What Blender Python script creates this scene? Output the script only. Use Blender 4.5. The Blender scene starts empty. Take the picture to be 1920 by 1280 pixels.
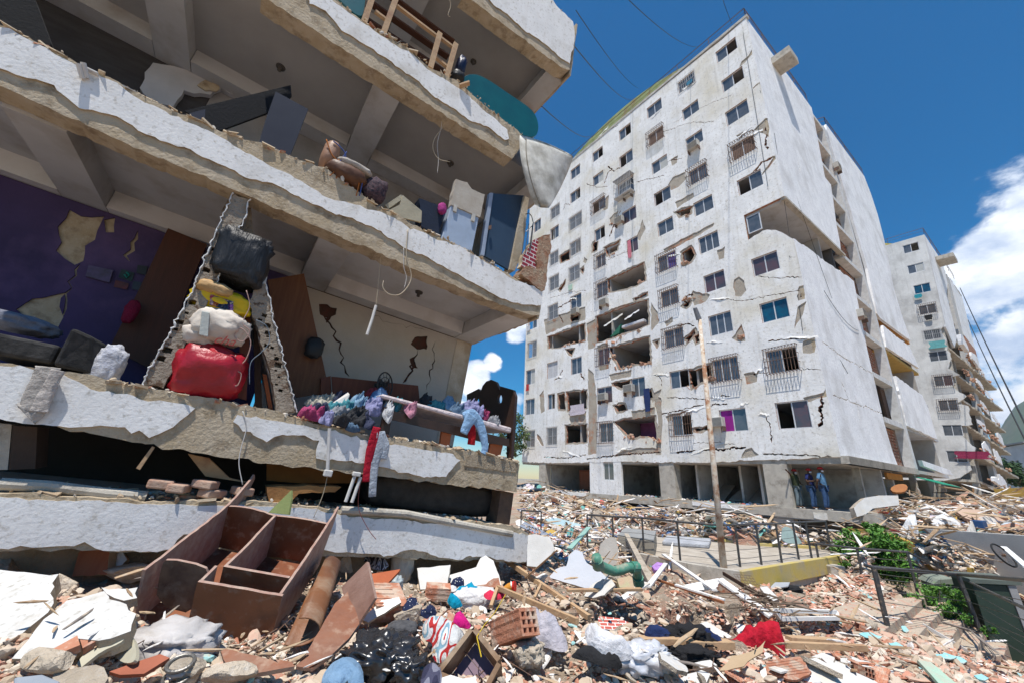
import bpy, bmesh, math, random
import numpy as np
from mathutils import Vector, Matrix, noise
from mathutils.geometry import delaunay_2d_cdt

# ------------------------------------------------------------------ camera, sky, sun
SC = bpy.context.scene
F = 749.519; PITCH, ROLL = 0.327186, 0.042802
cf = np.array([0, math.cos(PITCH), math.sin(PITCH)]); _R = np.array([1., 0, 0]); _U = np.cross(_R, cf)
cR = _R*math.cos(ROLL)+_U*math.sin(ROLL); cU = -_R*math.sin(ROLL)+_U*math.cos(ROLL)
cam = bpy.data.objects.new('camera', bpy.data.cameras.new('camera'))
SC.collection.objects.link(cam)
cam.matrix_world = Matrix([[cR[i], cU[i], -cf[i], 0] for i in range(3)]+[[0, 0, 0, 1]])
cam.data.sensor_width = 36; cam.data.lens = F/1920*36; cam.data.clip_start = .05; cam.data.clip_end = 6000
SC.camera = cam
SC.view_settings.view_transform = 'Standard'; SC.view_settings.look = 'None'
SC.view_settings.exposure = EXPOSURE = 0.45; SC.view_settings.gamma = 1
SUN_EL, SH = math.radians(69), np.array([-.24, -.97])
SH = SH/np.linalg.norm(SH)
sdir = Vector((SH[0]*math.cos(SUN_EL), SH[1]*math.cos(SUN_EL), math.sin(SUN_EL)))
sun = bpy.data.objects.new('sun', bpy.data.lights.new('sun', 'SUN')); SC.collection.objects.link(sun)
sun.data.energy = 4.2; sun.data.angle = math.radians(.53); sun.data.color = (1, .955, .89)
sun.rotation_euler = sdir.to_track_quat('Z', 'Y').to_euler(); sun.location = (0, 0, 60)
W = bpy.data.worlds.new('World'); SC.world = W; W.use_nodes = True
wn, wl = W.node_tree.nodes, W.node_tree.links
for n in list(wn): wn.remove(n)
def pxdir(x, y):
    r = cf+cR*(x-960)/F-cU*(y-640)/F
    return r/np.linalg.norm(r)
def sky():
    out = wn.new('ShaderNodeOutputWorld'); bg = wn.new('ShaderNodeBackground'); bg.inputs[1].default_value = .075
    st = wn.new('ShaderNodeTexSky'); st.sky_type = 'NISHITA'; st.sun_disc = False
    st.sun_elevation = SUN_EL; st.sun_rotation = math.atan2(SH[0], SH[1]); st.air_density = 1.0; st.dust_density = .15; st.ozone_density = 3.5; st.altitude = 100
    tc = wn.new('ShaderNodeTexCoord')
    def math_(op, a, b=None, c=None, clamp=False):
        m = wn.new('ShaderNodeMath'); m.operation = op; m.use_clamp = clamp
        for i, v in enumerate((a, b, c)):
            if v is None: continue
            if isinstance(v, (int, float)): m.inputs[i].default_value = v
            else: wl.new(v, m.inputs[i])
        return m.outputs[0]
    def ns(scale, det, rough, off=0, dist=0):
        mp = wn.new('ShaderNodeMapping'); mp.inputs['Location'].default_value = (off, off*.7, 0); mp.inputs['Scale'].default_value = (1, 1, 1.7)
        wl.new(tc.outputs['Generated'], mp.inputs[0])
        n = wn.new('ShaderNodeTexNoise'); n.inputs['Scale'].default_value = scale; n.inputs['Detail'].default_value = det
        n.inputs['Roughness'].default_value = rough; n.inputs['Distortion'].default_value = dist
        wl.new(mp.outputs[0], n.inputs['Vector']); return n.outputs[0]
    big = ns(7, 9, .56, .3, .2); fine = ns(16, 6, .6, 2.)
    # lobes: where cumulus stands in the sky (direction, angular radius, strength)
    lob = None
    for (x, y, rad, st_) in ((1905, 470, 4.2, .95), (1990, 475, 5.5, 1), (1850, 480, 3.6, .9), (1960, 500, 5.5, 1.), (1795, 470, 2.4, .75), (1815, 560, 2.2, .8), (1850, 590, 2.2, .7), (1925, 640, 3.6, .85), (1945, 760, 4.5, .7), (1870, 740, 3, .55),
                             (890, 705, 3.0, .85), (925, 680, 1.8, .8), (870, 740, 3.0, .6), (968, 625, 2.2, .9), (950, 760, 3, .55), (2150, 450, 12, 1.), (2100, 750, 9, .9), (700, 780, 7, .7), (-400, 700, 14, .8), (2600, 600, 16, .9)):
        d = pxdir(x, y)
        dp = wn.new('ShaderNodeVectorMath'); dp.operation = 'DOT_PRODUCT'
        wl.new(tc.outputs['Generated'], dp.inputs[0]); dp.inputs[1].default_value = tuple(d)
        c0, c1 = math.cos(math.radians(rad*1.25)), math.cos(math.radians(rad*.25))
        mr = wn.new('ShaderNodeMapRange'); mr.inputs[1].default_value = c0; mr.inputs[2].default_value = c1; mr.inputs[3].default_value = 0; mr.inputs[4].default_value = st_
        mr.interpolation_type = 'SMOOTHSTEP'
        wl.new(dp.outputs['Value'], mr.inputs[0])
        lob = mr.outputs[0] if lob is None else math_('MAXIMUM', lob, mr.outputs[0])
    v = math_('ADD', lob, math_('MULTIPLY', math_('SUBTRACT', big, .5), 1.9))
    v = math_('ADD', v, math_('MULTIPLY', math_('SUBTRACT', fine, .5), .5))
    mk = wn.new('ShaderNodeMapRange'); mk.interpolation_type = 'SMOOTHSTEP'
    mk.inputs[1].default_value = .50; mk.inputs[2].default_value = .80
    wl.new(v, mk.inputs[0])
    mask = math_('MULTIPLY', mk.outputs[0], math_('GREATER_THAN', lob, .001))
    # cloud body: denser middles are a little greyer
    cr = wn.new('ShaderNodeValToRGB'); e = cr.color_ramp.elements
    e[0].position = .36; e[0].color = (5.6, 6.9, 9.2, 1); e[1].position = .60; e[1].color = (12.5, 12.9, 13.5, 1)
    wl.new(ns(9, 7, .55, 1.25), cr.inputs[0])
    hs = wn.new('ShaderNodeHueSaturation'); hs.inputs['Saturation'].default_value = 1.75; hs.inputs['Value'].default_value = 1.22; hs.inputs['Hue'].default_value = .496
    wl.new(st.outputs[0], hs.inputs['Color'])
    mx = wn.new('ShaderNodeMix'); mx.data_type = 'RGBA'
    wl.new(mask, mx.inputs[0]); wl.new(hs.outputs[0], mx.inputs[6]); wl.new(cr.outputs[0], mx.inputs[7])
    wl.new(mx.outputs[2], bg.inputs[0]); wl.new(bg.outputs[0], out.inputs[0])
sky()

# ------------------------------------------------------------------ helpers
C = SC.collection
def A(*p): return np.array(p, float)
def ray(x, y): return cf+cR*(x-960)/F-cU*(y-640)/F
def hit(x, y, O, n):
    r = ray(x, y); return r*((O@n)/(r@n))
def atY(x, y, Y): r = ray(x, y); return r*(Y/r[1])
class Fr:
    def __init__(s, O, u, v, w): s.O, s.u, s.v, s.w = map(lambda q: np.array(q, float), (O, u, v, w))
    def P(s, a, b, c=0): return s.O+s.u*a+s.v*b+s.w*c
    def px(s, x, y, c=0):
        p = hit(x, y, s.O+s.w*c, s.w)-s.O; return (float(p@s.u), float(p@s.v))
    def pxs(s, pts, c=0): return [s.px(x, y, c) for x, y in pts]
WORLD = Fr((0, 0, 0), (1, 0, 0), (0, 1, 0), (0, 0, 1))
LOC = {}
def setp(o, label=None, cat=None, group=None, kind=None):
    if label: o['label'] = label
    if cat: o['category'] = cat
    if group: o['group'] = group
    if kind: o['kind'] = kind
    return o
def TH(name, label, cat, loc, group=None):
    o = bpy.data.objects.new(name, None); C.objects.link(o); o.empty_display_size = .2
    o.location = loc; LOC[o.name] = np.array(loc, float); return setp(o, label, cat, group)
class B:
    def __init__(s): s.v, s.f, s.m = [], [], []
    def add(s, vs, fs, mi=0):
        k = len(s.v); s.v += [tuple(map(float, p)) for p in vs]
        for i, f in enumerate(fs):
            s.f.append([k+j for j in f]); s.m.append(mi[i] if isinstance(mi, list) else mi)
        return s
    def hexa(s, p, mi=0):  # p: 8 points, bottom loop 0-3, top loop 4-7
        return s.add(p, [(0, 3, 2, 1), (4, 5, 6, 7), (0, 1, 5, 4), (1, 2, 6, 5), (2, 3, 7, 6), (3, 0, 4, 7)], mi)
    def box(s, fr, a0, a1, b0, b1, c0, c1, mi=0):
        q = [(a0, b0, c0), (a1, b0, c0), (a1, b1, c0), (a0, b1, c0), (a0, b0, c1), (a1, b0, c1), (a1, b1, c1), (a0, b1, c1)]
        return s.hexa([fr.P(*t) for t in q], mi)
    def bar(s, p, q, w, h, up=(0, 0, 1), mi=0, w2=None):
        p, q = np.array(p, float), np.array(q, float); d = q-p; d /= np.linalg.norm(d)
        u = np.cross(d, up); u /= (np.linalg.norm(u)+1e-9); n = np.cross(u, d); w2 = w if w2 is None else w2
        c = lambda P, W_: [P-u*W_/2-n*h/2, P+u*W_/2-n*h/2, P+u*W_/2+n*h/2, P-u*W_/2+n*h/2]
        return s.hexa(c(p, w)+c(q, w2), mi)
    def tube(s, pts, r, n=6, mi=0, cap=True):
        pts = [np.array(p, float) for p in pts]; N = len(pts); rs = r if isinstance(r, (list, tuple)) else [r]*N
        k = len(s.v); ref = None
        for i, p in enumerate(pts):
            d = pts[min(i+1, N-1)]-pts[max(i-1, 0)]; d /= (np.linalg.norm(d)+1e-9)
            if ref is None: ref = A(0, 0, 1) if abs(d[2]) < .9 else A(1, 0, 0)
            u = np.cross(d, ref); u /= (np.linalg.norm(u)+1e-9); w = np.cross(u, d); ref = w if abs(w@d) < .5 else ref
            for j in range(n):
                t = 2*math.pi*j/n; q = p+(u*math.cos(t)+w*math.sin(t))*rs[i]; s.v.append(tuple(map(float, q)))
        for i in range(N-1):
            for j in range(n):
                s.f.append([k+i*n+j, k+i*n+(j+1) % n, k+(i+1)*n+(j+1) % n, k+(i+1)*n+j]); s.m.append(mi)
        if cap:
            s.f.append([k+j for j in range(n)]); s.m.append(mi); s.f.append([k+(N-1)*n+j for j in reversed(range(n))]); s.m.append(mi)
        return s
    def plate(s, fr, outer, holes=(), c0=0, c1=.1, mi=0, ms=None, mb=None):
        """flat sheet with holes: front at c0, back at c1 of the frame"""
        ms = mi if ms is None else ms; mb = ms if mb is None else mb
        def ccw(p): return p if sum(p[i-1][0]*p[i][1]-p[i][0]*p[i-1][1] for i in range(len(p))) > 0 else list(p)[::-1]
        outer = ccw(list(outer)); holes = [ccw(list(h)) for h in holes]
        vs = [Vector(p) for p in outer]; fs = [list(range(len(outer)))]
        for h in holes:
            k = len(vs); vs += [Vector(p) for p in h]; fs.append(list(range(k, k+len(h))))
        r = delaunay_2d_cdt(vs, [], fs, 1, 1e-5)
        ov, of = r[0], [f for f, og in zip(r[2], r[5]) if len(og) == 1 and og[0] == 0]
        k = len(s.v); n = len(ov)
        for c in (c0, c1):
            for p in ov: s.v.append(tuple(fr.P(p[0], p[1], c)))
        ed = {}
        for f in of:
            s.f.append([k+i for i in f]); s.m.append(mi); s.f.append([k+n+i for i in reversed(f)]); s.m.append(mb)
            for a, b in zip(f, list(f[1:])+[f[0]]):
                if (b, a) in ed: del ed[(b, a)]
                else: ed[(a, b)] = 1
        for (a, b) in ed: s.f.append([k+b, k+a, k+n+a, k+n+b]); s.m.append(ms)
        return s
    def obj(s, name, mats, parent=None, smooth=False, bevel=0, label=None, cat=None, group=None, kind=None, merge=False):
        v = np.array(s.v); par = parent
        if par is None:
            lo = v.min(0); hi = v.max(0); base = A((lo[0]+hi[0])/2, (lo[1]+hi[1])/2, lo[2])
        else: base = LOC[par.name]
        me = bpy.data.meshes.new(name); me.from_pydata((v-base).tolist(), [], s.f)
        mats = mats if isinstance(mats, (list, tuple)) else [mats]
        for m in mats: me.materials.append(m)
        me.polygons.foreach_set('material_index', s.m)
        me.validate(); 
        bm = bmesh.new(); bm.from_mesh(me)
        if merge: bmesh.ops.remove_doubles(bm, verts=bm.verts, dist=1e-4)
        bmesh.ops.recalc_face_normals(bm, faces=bm.faces); bm.to_mesh(me); bm.free()
        if smooth: me.polygons.foreach_set('use_smooth', [True]*len(me.polygons))
        me.update()
        o = bpy.data.objects.new(name, me); C.objects.link(o)
        if par: o.parent = par; LOC[o.name] = base
        else: o.location = base; LOC[o.name] = base
        if bevel:
            md = o.modifiers.new('bevel', 'BEVEL'); md.width = bevel; md.segments = 2; md.limit_method = 'ANGLE'; md.angle_limit = .7
        return setp(o, label, cat, group, kind)
RNG = random.Random(7)
def jag(poly, amp=.05, step=.15, seed=0, closed=True, keep=()):
    """rough a polygon outline like broken plaster; edges listed in keep stay straight"""
    r = random.Random(seed*7+1); out = []; n = len(poly); ox = r.random()*99
    for i in range(n if closed else n-1):
        a, b = np.array(poly[i], float), np.array(poly[(i+1) % n], float)
        out.append(tuple(a))
        if i in keep: continue
        L = np.linalg.norm(b-a); m = max(1, int(L/step))
        if L < 1e-6: continue
        nrm = A(-(b-a)[1], (b-a)[0])/L
        for j in range(1, m):
            t = j/m; p = a+(b-a)*(t+r.uniform(-.25, .25)/m)
            am = amp*(noise.fractal(Vector((p[0]*1.7+ox, p[1]*1.7, .3)), 1., 2., 2)*.8+noise.fractal(Vector((p[0]*8+ox, p[1]*8, .9)), 1., 2., 3)*1.1+r.uniform(-.4, .4))
            out.append(tuple(p+nrm*am*min(1, 4*t, 4*(1-t))))
    if not closed: out.append(tuple(poly[-1]))
    return out
def crack(line, w=.05, seed=0):
    """polyline -> thin jagged polygon"""
    r = random.Random(seed); L = jag(line, .075, .075, seed, closed=False); up, dn = [], []
    for i, p in enumerate(L):
        a, b = np.array(L[max(i-1, 0)]), np.array(L[min(i+1, len(L)-1)]); d = b-a; d = d/(np.linalg.norm(d)+1e-9); nn = A(-d[1], d[0])
        ww = w*r.uniform(.3, 1.)*(1 if 0 < i < len(L)-1 else .2)
        up.append(tuple(np.array(p)+nn*ww/2)); dn.append(tuple(np.array(p)-nn*ww/2))
    return up+dn[::-1]
def grow(poly, d):
    c = np.mean(np.array(poly), 0); out = []
    for p in poly:
        q = np.array(p)-c; L = np.linalg.norm(q)+1e-9; out.append(tuple(c+q*(L+d)/L))
    return out

# ------------------------------------------------------------------ materials
MATS = {}
def M(name, c1=None, c2=None, s=4., rough=.9, bump=.25, bs=30., det=6, grime=None, gs=1.5, gt=(.5, .7), streak=None, coord='Object', spec=.3, metal=0., stretch=None, rnd=0, bd=.02, coat=0, fine=None):
    if name in MATS: return MATS[name]
    m = bpy.data.materials.new(name); m.use_nodes = True; N, L = m.node_tree.nodes, m.node_tree.links
    bsdf = N['Principled BSDF']; bsdf.inputs['Roughness'].default_value = rough; bsdf.inputs['Metallic'].default_value = metal
    bsdf.inputs['Specular IOR Level'].default_value = spec
    if coat: bsdf.inputs['Coat Weight'].default_value = coat
    tc = N.new('ShaderNodeTexCoord'); vec = tc.outputs[coord]
    if rnd:
        oi = N.new('ShaderNodeObjectInfo'); ad = N.new('ShaderNodeVectorMath'); ad.operation = 'ADD'
        ml = N.new('ShaderNodeMath'); ml.operation = 'MULTIPLY'; ml.inputs[1].default_value = 37.; L.new(oi.outputs['Random'], ml.inputs[0])
        L.new(vec, ad.inputs[0]); L.new(ml.outputs[0], ad.inputs[1]); vec = ad.outputs[0]
    def nz(sc, d=det, st=None, off=0):
        v = vec
        mp = N.new('ShaderNodeMapping'); mp.inputs['Location'].default_value = (off, off*1.3, off*.7)
        if st: mp.inputs['Scale'].default_value = st
        L.new(v, mp.inputs[0]); v = mp.outputs[0]
        n = N.new('ShaderNodeTexNoise'); n.inputs['Scale'].default_value = sc; n.inputs['Detail'].default_value = d; n.inputs['Roughness'].default_value = .6
        L.new(v, n.inputs['Vector']); return n.outputs[0]
    def mr(v, a, b, c=0., d=1.):
        q = N.new('ShaderNodeMapRange'); q.inputs[1].default_value = a; q.inputs[2].default_value = b; q.inputs[3].default_value = c; q.inputs[4].default_value = d; L.new(v, q.inputs[0]); return q.outputs[0]
    def mix(fac, a, b):
        q = N.new('ShaderNodeMix'); q.data_type = 'RGBA'; L.new(fac, q.inputs[0])
        for i, t in ((6, a), (7, b)):
            if isinstance(t, tuple): q.inputs[i].default_value = (*t, 1)
            else: L.new(t, q.inputs[i])
        return q.outputs[2]
    c2 = c2 or tuple(x*.8 for x in c1)
    col = mix(mr(nz(s, st=stretch), .35, .65), c1, c2)
    if grime: col = mix(mr(nz(gs, off=3.1), gt[0], gt[1]), col, grime)
    if fine: col = mix(mr(nz(fine[1], 3, off=7.7), .55, .75), col, fine[0])
    if streak: col = mix(mr(nz(1.6, 5, (3.2, 3.2, .22), 9.), .52, .78, 0, streak[1]), col, streak[0])
    if rnd:
        hs = N.new('ShaderNodeHueSaturation'); L.new(mr(oi.outputs['Random'], 0, 1, 1-rnd, 1+rnd), hs.inputs['Value']); L.new(col, hs.inputs['Color']); col = hs.outputs[0]
    L.new(col, bsdf.inputs['Base Color'])
    if bump:
        bp = N.new('ShaderNodeBump'); bp.inputs['Strength'].default_value = bump; bp.inputs['Distance'].default_value = bd
        L.new(nz(bs, 8, stretch), bp.inputs['Height']); L.new(bp.outputs[0], bsdf.inputs['Normal'])
    MATS[name] = m; return m
def Mpalette(name, cols, rough=.9, bump=.4, bs=60.):
    m = bpy.data.materials.new(name); m.use_nodes = True; N, L = m.node_tree.nodes, m.node_tree.links
    b = N['Principled BSDF']; b.inputs['Roughness'].default_value = rough; b.inputs['Specular IOR Level'].default_value = .2
    g = N.new('ShaderNodeNewGeometry'); r = N.new('ShaderNodeValToRGB'); r.color_ramp.interpolation = 'CONSTANT'
    els = r.color_ramp.elements; tot = sum(w for _, w in cols); p = 0
    for i, (c, w) in enumerate(cols):
        e = els[i] if i < 2 else els.new(min(p, .999)); e.position = min(p, .999); e.color = (*c, 1); p += w/tot
    L.new(g.outputs['Random Per Island'], r.inputs[0])
    tc = N.new('ShaderNodeTexCoord'); n = N.new('ShaderNodeTexNoise'); n.inputs['Scale'].default_value = 25; n.inputs['Detail'].default_value = 6
    L.new(tc.outputs['Object'], n.inputs['Vector'])
    q = N.new('ShaderNodeMix'); q.data_type = 'RGBA'; q.inputs[7].default_value = (.47, .385, .29, 1)
    a = N.new('ShaderNodeMapRange'); a.inputs[1].default_value = .5; a.inputs[2].default_value = .72; a.inputs[4].default_value = .9; L.new(n.outputs[0], a.inputs[0]); L.new(a.outputs[0], q.inputs[0])
    L.new(r.outputs[0], q.inputs[6]); L.new(q.outputs[2], b.inputs['Base Color'])
    n2 = N.new('ShaderNodeTexNoise'); n2.inputs['Scale'].default_value = bs; n2.inputs['Detail'].default_value = 5; L.new(tc.outputs['Object'], n2.inputs['Vector'])
    bp = N.new('ShaderNodeBump'); bp.inputs['Strength'].default_value = bump; bp.inputs['Distance'].default_value = .01; L.new(n2.outputs[0], bp.inputs['Height']); L.new(bp.outputs[0], b.inputs['Normal'])
    MATS[name] = m; return m
plasterT = M('white_render', (.88, .87, .85), (.74, .73, .71), s=1.1, bump=.35, bs=7, bd=.04, grime=(.66, .60, .47), gs=.28, gt=(.5, .72), streak=((.42, .38, .31), .45), fine=((.52, .49, .44), 7.))
plasterS = M('side_render', (.88, .88, .88), (.76, .76, .77), s=1.3, bump=.5, bs=8, bd=.04, grime=(.62, .61, .6), gs=.5, streak=((.5, .49, .47), .35), fine=((.6, .59, .58), 9.))
plaster = M('white_plaster', (.84, .83, .81), (.76, .75, .73), s=3, bump=.35, bs=34, bd=.012, grime=(.60, .57, .52), gs=2.2, gt=(.55, .75), fine=((.5, .47, .42), 18.), streak=((.55, .5, .43), .3))
mortar = M('brown_mortar', (.42, .33, .215), (.50, .42, .31), s=3.5, bump=.5, bs=28, bd=.03, grime=(.24, .18, .115), gs=5, stretch=None, fine=((.5, .43, .33), 30.))
concrete = M('grey_concrete', (.50, .46, .39), (.40, .365, .31), s=3, bump=.6, bs=35, grime=(.25, .22, .18), gs=2.5, fine=((.5, .47, .42), 25.))
brick = M('red_clay', (.42, .16, .09), (.30, .11, .06), s=9, bump=.8, bs=40, grime=(.42, .33, .25), gs=7, gt=(.48, .6))
ceil_shaded = M('ceiling_dim', (.36, .35, .34), (.31, .30, .29), s=1.2, bump=.15, bs=20)  # shade of the upper storeys put into a darker ceiling colour
ceil_lit = M('ceiling_pale', (.66, .65, .64), (.58, .57, .56), s=1.2, bump=.15, bs=20, grime=(.5, .47, .44), gs=1.5)  # light bounced from the sunny ground put into a paler ceiling colour
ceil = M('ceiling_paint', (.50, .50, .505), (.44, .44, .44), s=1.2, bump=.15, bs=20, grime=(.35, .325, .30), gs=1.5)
roomw = M('room_wall_paint', (.42, .395, .36), (.34, .32, .29), s=1.2, bump=.2, bs=20, grime=(.35, .31, .27), gs=1.5)
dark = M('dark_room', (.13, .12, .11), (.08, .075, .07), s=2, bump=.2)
alu = M('aluminium_frame', (.72, .72, .72), (.62, .62, .62), s=8, rough=.45, bump=.05, metal=.2, spec=.5)
glass = M('window_glass', (.07, .085, .10), (.12, .13, .145), s=2.2, rough=.08, bump=0, spec=.9)
iron = M('rusty_iron', (.10, .075, .06), (.20, .11, .07), s=12, rough=.75, bump=.3, bs=60)
black_iron = M('black_painted_iron', (.035, .037, .042), (.07, .065, .06), s=8, rough=.4, bump=.15, bs=50, spec=.5, grime=(.2, .15, .11), gs=9, gt=(.58, .7))
acw = M('ac_casing', (.55, .53, .48), (.42, .40, .36), s=6, rough=.6, bump=.1)

# ------------------------------------------------------------------ rocks, lumps, cloth
def ico(sub):
    bm = bmesh.new(); bmesh.ops.create_icosphere(bm, subdivisions=sub, radius=1)
    v = np.array([p.co[:] for p in bm.verts]); f = [[q.index for q in fc.verts] for fc in bm.faces]; bm.free(); return v, f
ICO = {k: ico(k) for k in (1, 2, 3, 4, 5)}
def rockv(seed, sub=2, cuts=9, rough=.05, flat=1.):
    rs = np.random.RandomState(seed); v = ICO[sub][0].copy()
    for _ in range(cuts):
        n = rs.normal(size=3); n /= np.linalg.norm(n); d = rs.uniform(.42, .8); k = v@n-d; v -= np.outer(np.maximum(k, 0), n)
    v += rs.normal(size=v.shape)*rough*.5
    v /= np.abs(v).max(0); v[:, 2] *= flat; return v
RK = [rockv(i, 2, 10, .05) for i in range(10)]
RK1 = [rockv(i+50, 1, 8, .06) for i in range(14)]
def rotm(rs):
    q = rs.normal(size=4); q /= np.linalg.norm(q); w, x, y, z = q
    return np.array([[1-2*(y*y+z*z), 2*(x*y-z*w), 2*(x*z+y*w)], [2*(x*y+z*w), 1-2*(x*x+z*z), 2*(y*z-x*w)], [2*(x*z-y*w), 2*(y*z+x*w), 1-2*(x*x+y*y)]])
def bulk(name, pts, sizes, mat, parent=None, seed=0, templ=None, kind=None, label=None, cat=None, up=None):
    """many small stones in one mesh (numpy, fast). sizes: (n,3) half sizes"""
    T = templ or RK1; f1 = np.array(ICO[1][1] if len(T[0]) == len(ICO[1][0]) else ICO[2][1])
    rs = np.random.RandomState(seed); n = len(pts); V_, F_ = [], []
    nv = len(T[0])
    for i in range(n):
        t = T[rs.randint(len(T))]*sizes[i]
        R_ = rotm(rs) if up is None else None
        if R_ is None:
            a, tx, ty = rs.uniform(0, 6.28), rs.normal()*up, rs.normal()*up
            ca, sa, cx, sx, cy, sy = math.cos(a), math.sin(a), math.cos(tx), math.sin(tx), math.cos(ty), math.sin(ty)
            R_ = np.array([[cy, 0, sy], [0, 1, 0], [-sy, 0, cy]])@np.array([[1, 0, 0], [0, cx, -sx], [0, sx, cx]])@np.array([[ca, -sa, 0], [sa, ca, 0], [0, 0, 1]])
        V_.append(t@R_.T+pts[i]); F_.append(f1+i*nv)
    V_ = np.concatenate(V_); F_ = np.concatenate(F_)
    base = LOC[parent.name] if parent else A(V_[:, 0].mean(), V_[:, 1].mean(), V_[:, 2].min())
    me = bpy.data.meshes.new(name); me.vertices.add(len(V_)); me.vertices.foreach_set('co', (V_-base).astype(np.float32).ravel())
    me.loops.add(F_.size); me.loops.foreach_set('vertex_index', F_.astype(np.int32).ravel()); me.polygons.add(len(F_))
    me.polygons.foreach_set('loop_start', np.arange(0, F_.size, 3, dtype=np.int32)); me.update(calc_edges=True); me.validate(); me.shade_flat()
    me.materials.append(mat); o = bpy.data.objects.new(name, me); C.objects.link(o)
    if parent: o.parent = parent
    else: o.location = base
    LOC[o.name] = base; return setp(o, label, cat, None, kind)
def lump(name, cen, rad, mat, ax=None, seed=0, amp=.18, fr_=2.2, sub=4, sq=2.6, parent=None, label=None, cat=None, group=None, crease=.5):
    """sack or crumpled heap: a rounded block with folds"""
    v, f = ICO[sub]; v = v.copy(); v = np.sign(v)*np.abs(v)**(2/sq); v /= (np.abs(v)**sq).sum(1)[:, None]**(1/sq)
    ax = np.array(ax if ax is not None else np.eye(3), float); out = []
    for p in v:
        q = Vector((p[0]*fr_+seed*3.1, p[1]*fr_, p[2]*fr_))
        n = noise.fractal(q, 1., 2.1, 4); rd = 1-abs(noise.noise(q*1.9))*2
        out.append(p*(1+amp*n+amp*crease*(rd**3-.3)))
    out = np.array(out)*np.array(rad); w = out@ax+np.array(cen)
    return B().add(w, f).obj(name, mat, parent, smooth=True, label=label, cat=cat, group=group)
def cloth(name, outline, hfun, mat, seed=0, amp=.05, fs=5., step=.03, lift=.02, parent=None, label=None, cat='cloth', group=None, to3=None):
    """crumpled sheet: outline in (x,y), surface to3(x,y,h)"""
    for _ in range(2):
        outline = [tuple(np.array(outline[i])*(1-t)+np.array(outline[(i+1) % len(outline)])*t) for i in range(len(outline)) for t in (.22, .78)]
    o = jag(outline, .09, .035, seed); q = np.array(o); a0, b0 = q.min(0); a1, b1 = q.max(0)
    step = max(step, (a1-a0)/44, (b1-b0)/44); pts = []
    def ins(x, y):
        c = False; n = len(o)
        for i in range(n):
            a, b = o[i], o[(i+1) % n]
            if (a[1] > y) != (b[1] > y) and x < (b[0]-a[0])*(y-a[1])/(b[1]-a[1])+a[0]: c = not c
        return c
    rs = np.random.RandomState(seed)
    for x in np.arange(a0, a1, step):
        for y in np.arange(b0, b1, step):
            xx, yy = x+rs.uniform(-.25, .25)*step, y+rs.uniform(-.25, .25)*step
            if ins(xx, yy): pts.append((xx, yy))
    vs = [Vector(p) for p in o]+[Vector(p) for p in pts]
    r = delaunay_2d_cdt(vs, [], [list(range(len(o)))], 1, 1e-5); V_ = []
    an = rs.uniform(0, 3.1); ca, sa = math.cos(an), math.sin(an); oa = np.array(o); ext = min(a1-a0, b1-b0)
    for p in r[0]:
        u, w = (p.x*ca+p.y*sa)*fs, (-p.x*sa+p.y*ca)*fs*.55
        n = noise.fractal(Vector((u*.5+seed, w*.5, seed)), 1, 2, 3); rd = 1-abs(noise.noise(Vector((u+n*1.5, w, seed*1.7))))*2.2; r2 = 1-abs(noise.noise(Vector((u*2.1, w*2.3+n, seed*2.7+5))))*2.2
        dm = min(1., math.sqrt(((oa-np.array([p.x, p.y]))**2).sum(1).min())/(ext*.28+1e-6)); dm = dm*(2-dm)
        V_.append(to3(p.x, p.y, lift*(.2+.8*dm)+amp*dm*(.35+max(n, -.3)*1.2+1.9*max(rd, 0)**1.5+.9*max(r2, 0)**2)))
    return B().add(V_, [list(f) for f in r[2]]).obj(name, mat, parent, smooth=True, label=label, cat=cat, group=group)
def text_mesh(name, s, fr, a, b, c, size, mat, parent, rot=0, shear=0.):
    cu = bpy.data.curves.new(name, 'FONT'); cu.body = s; cu.size = size; cu.shear = shear; cu.extrude = .002
    o = bpy.data.objects.new(name, cu); C.objects.link(o); dg = bpy.context.evaluated_depsgraph_get(); dg.update()
    me = bpy.data.meshes.new_from_object(o.evaluated_get(dg)); bpy.data.objects.remove(o)
    cr_, sr = math.cos(rot), math.sin(rot); base = LOC[parent.name]
    for v in me.vertices:
        x, y, z = v.co; v.co = Vector(tuple(fr.P(a+x*cr_-y*sr, b+x*sr+y*cr_, c-z)-base))
    me.materials.clear(); me.materials.append(mat); ob = bpy.data.objects.new(name, me); C.objects.link(ob); ob.parent = parent; LOC[ob.name] = base; return ob

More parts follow.
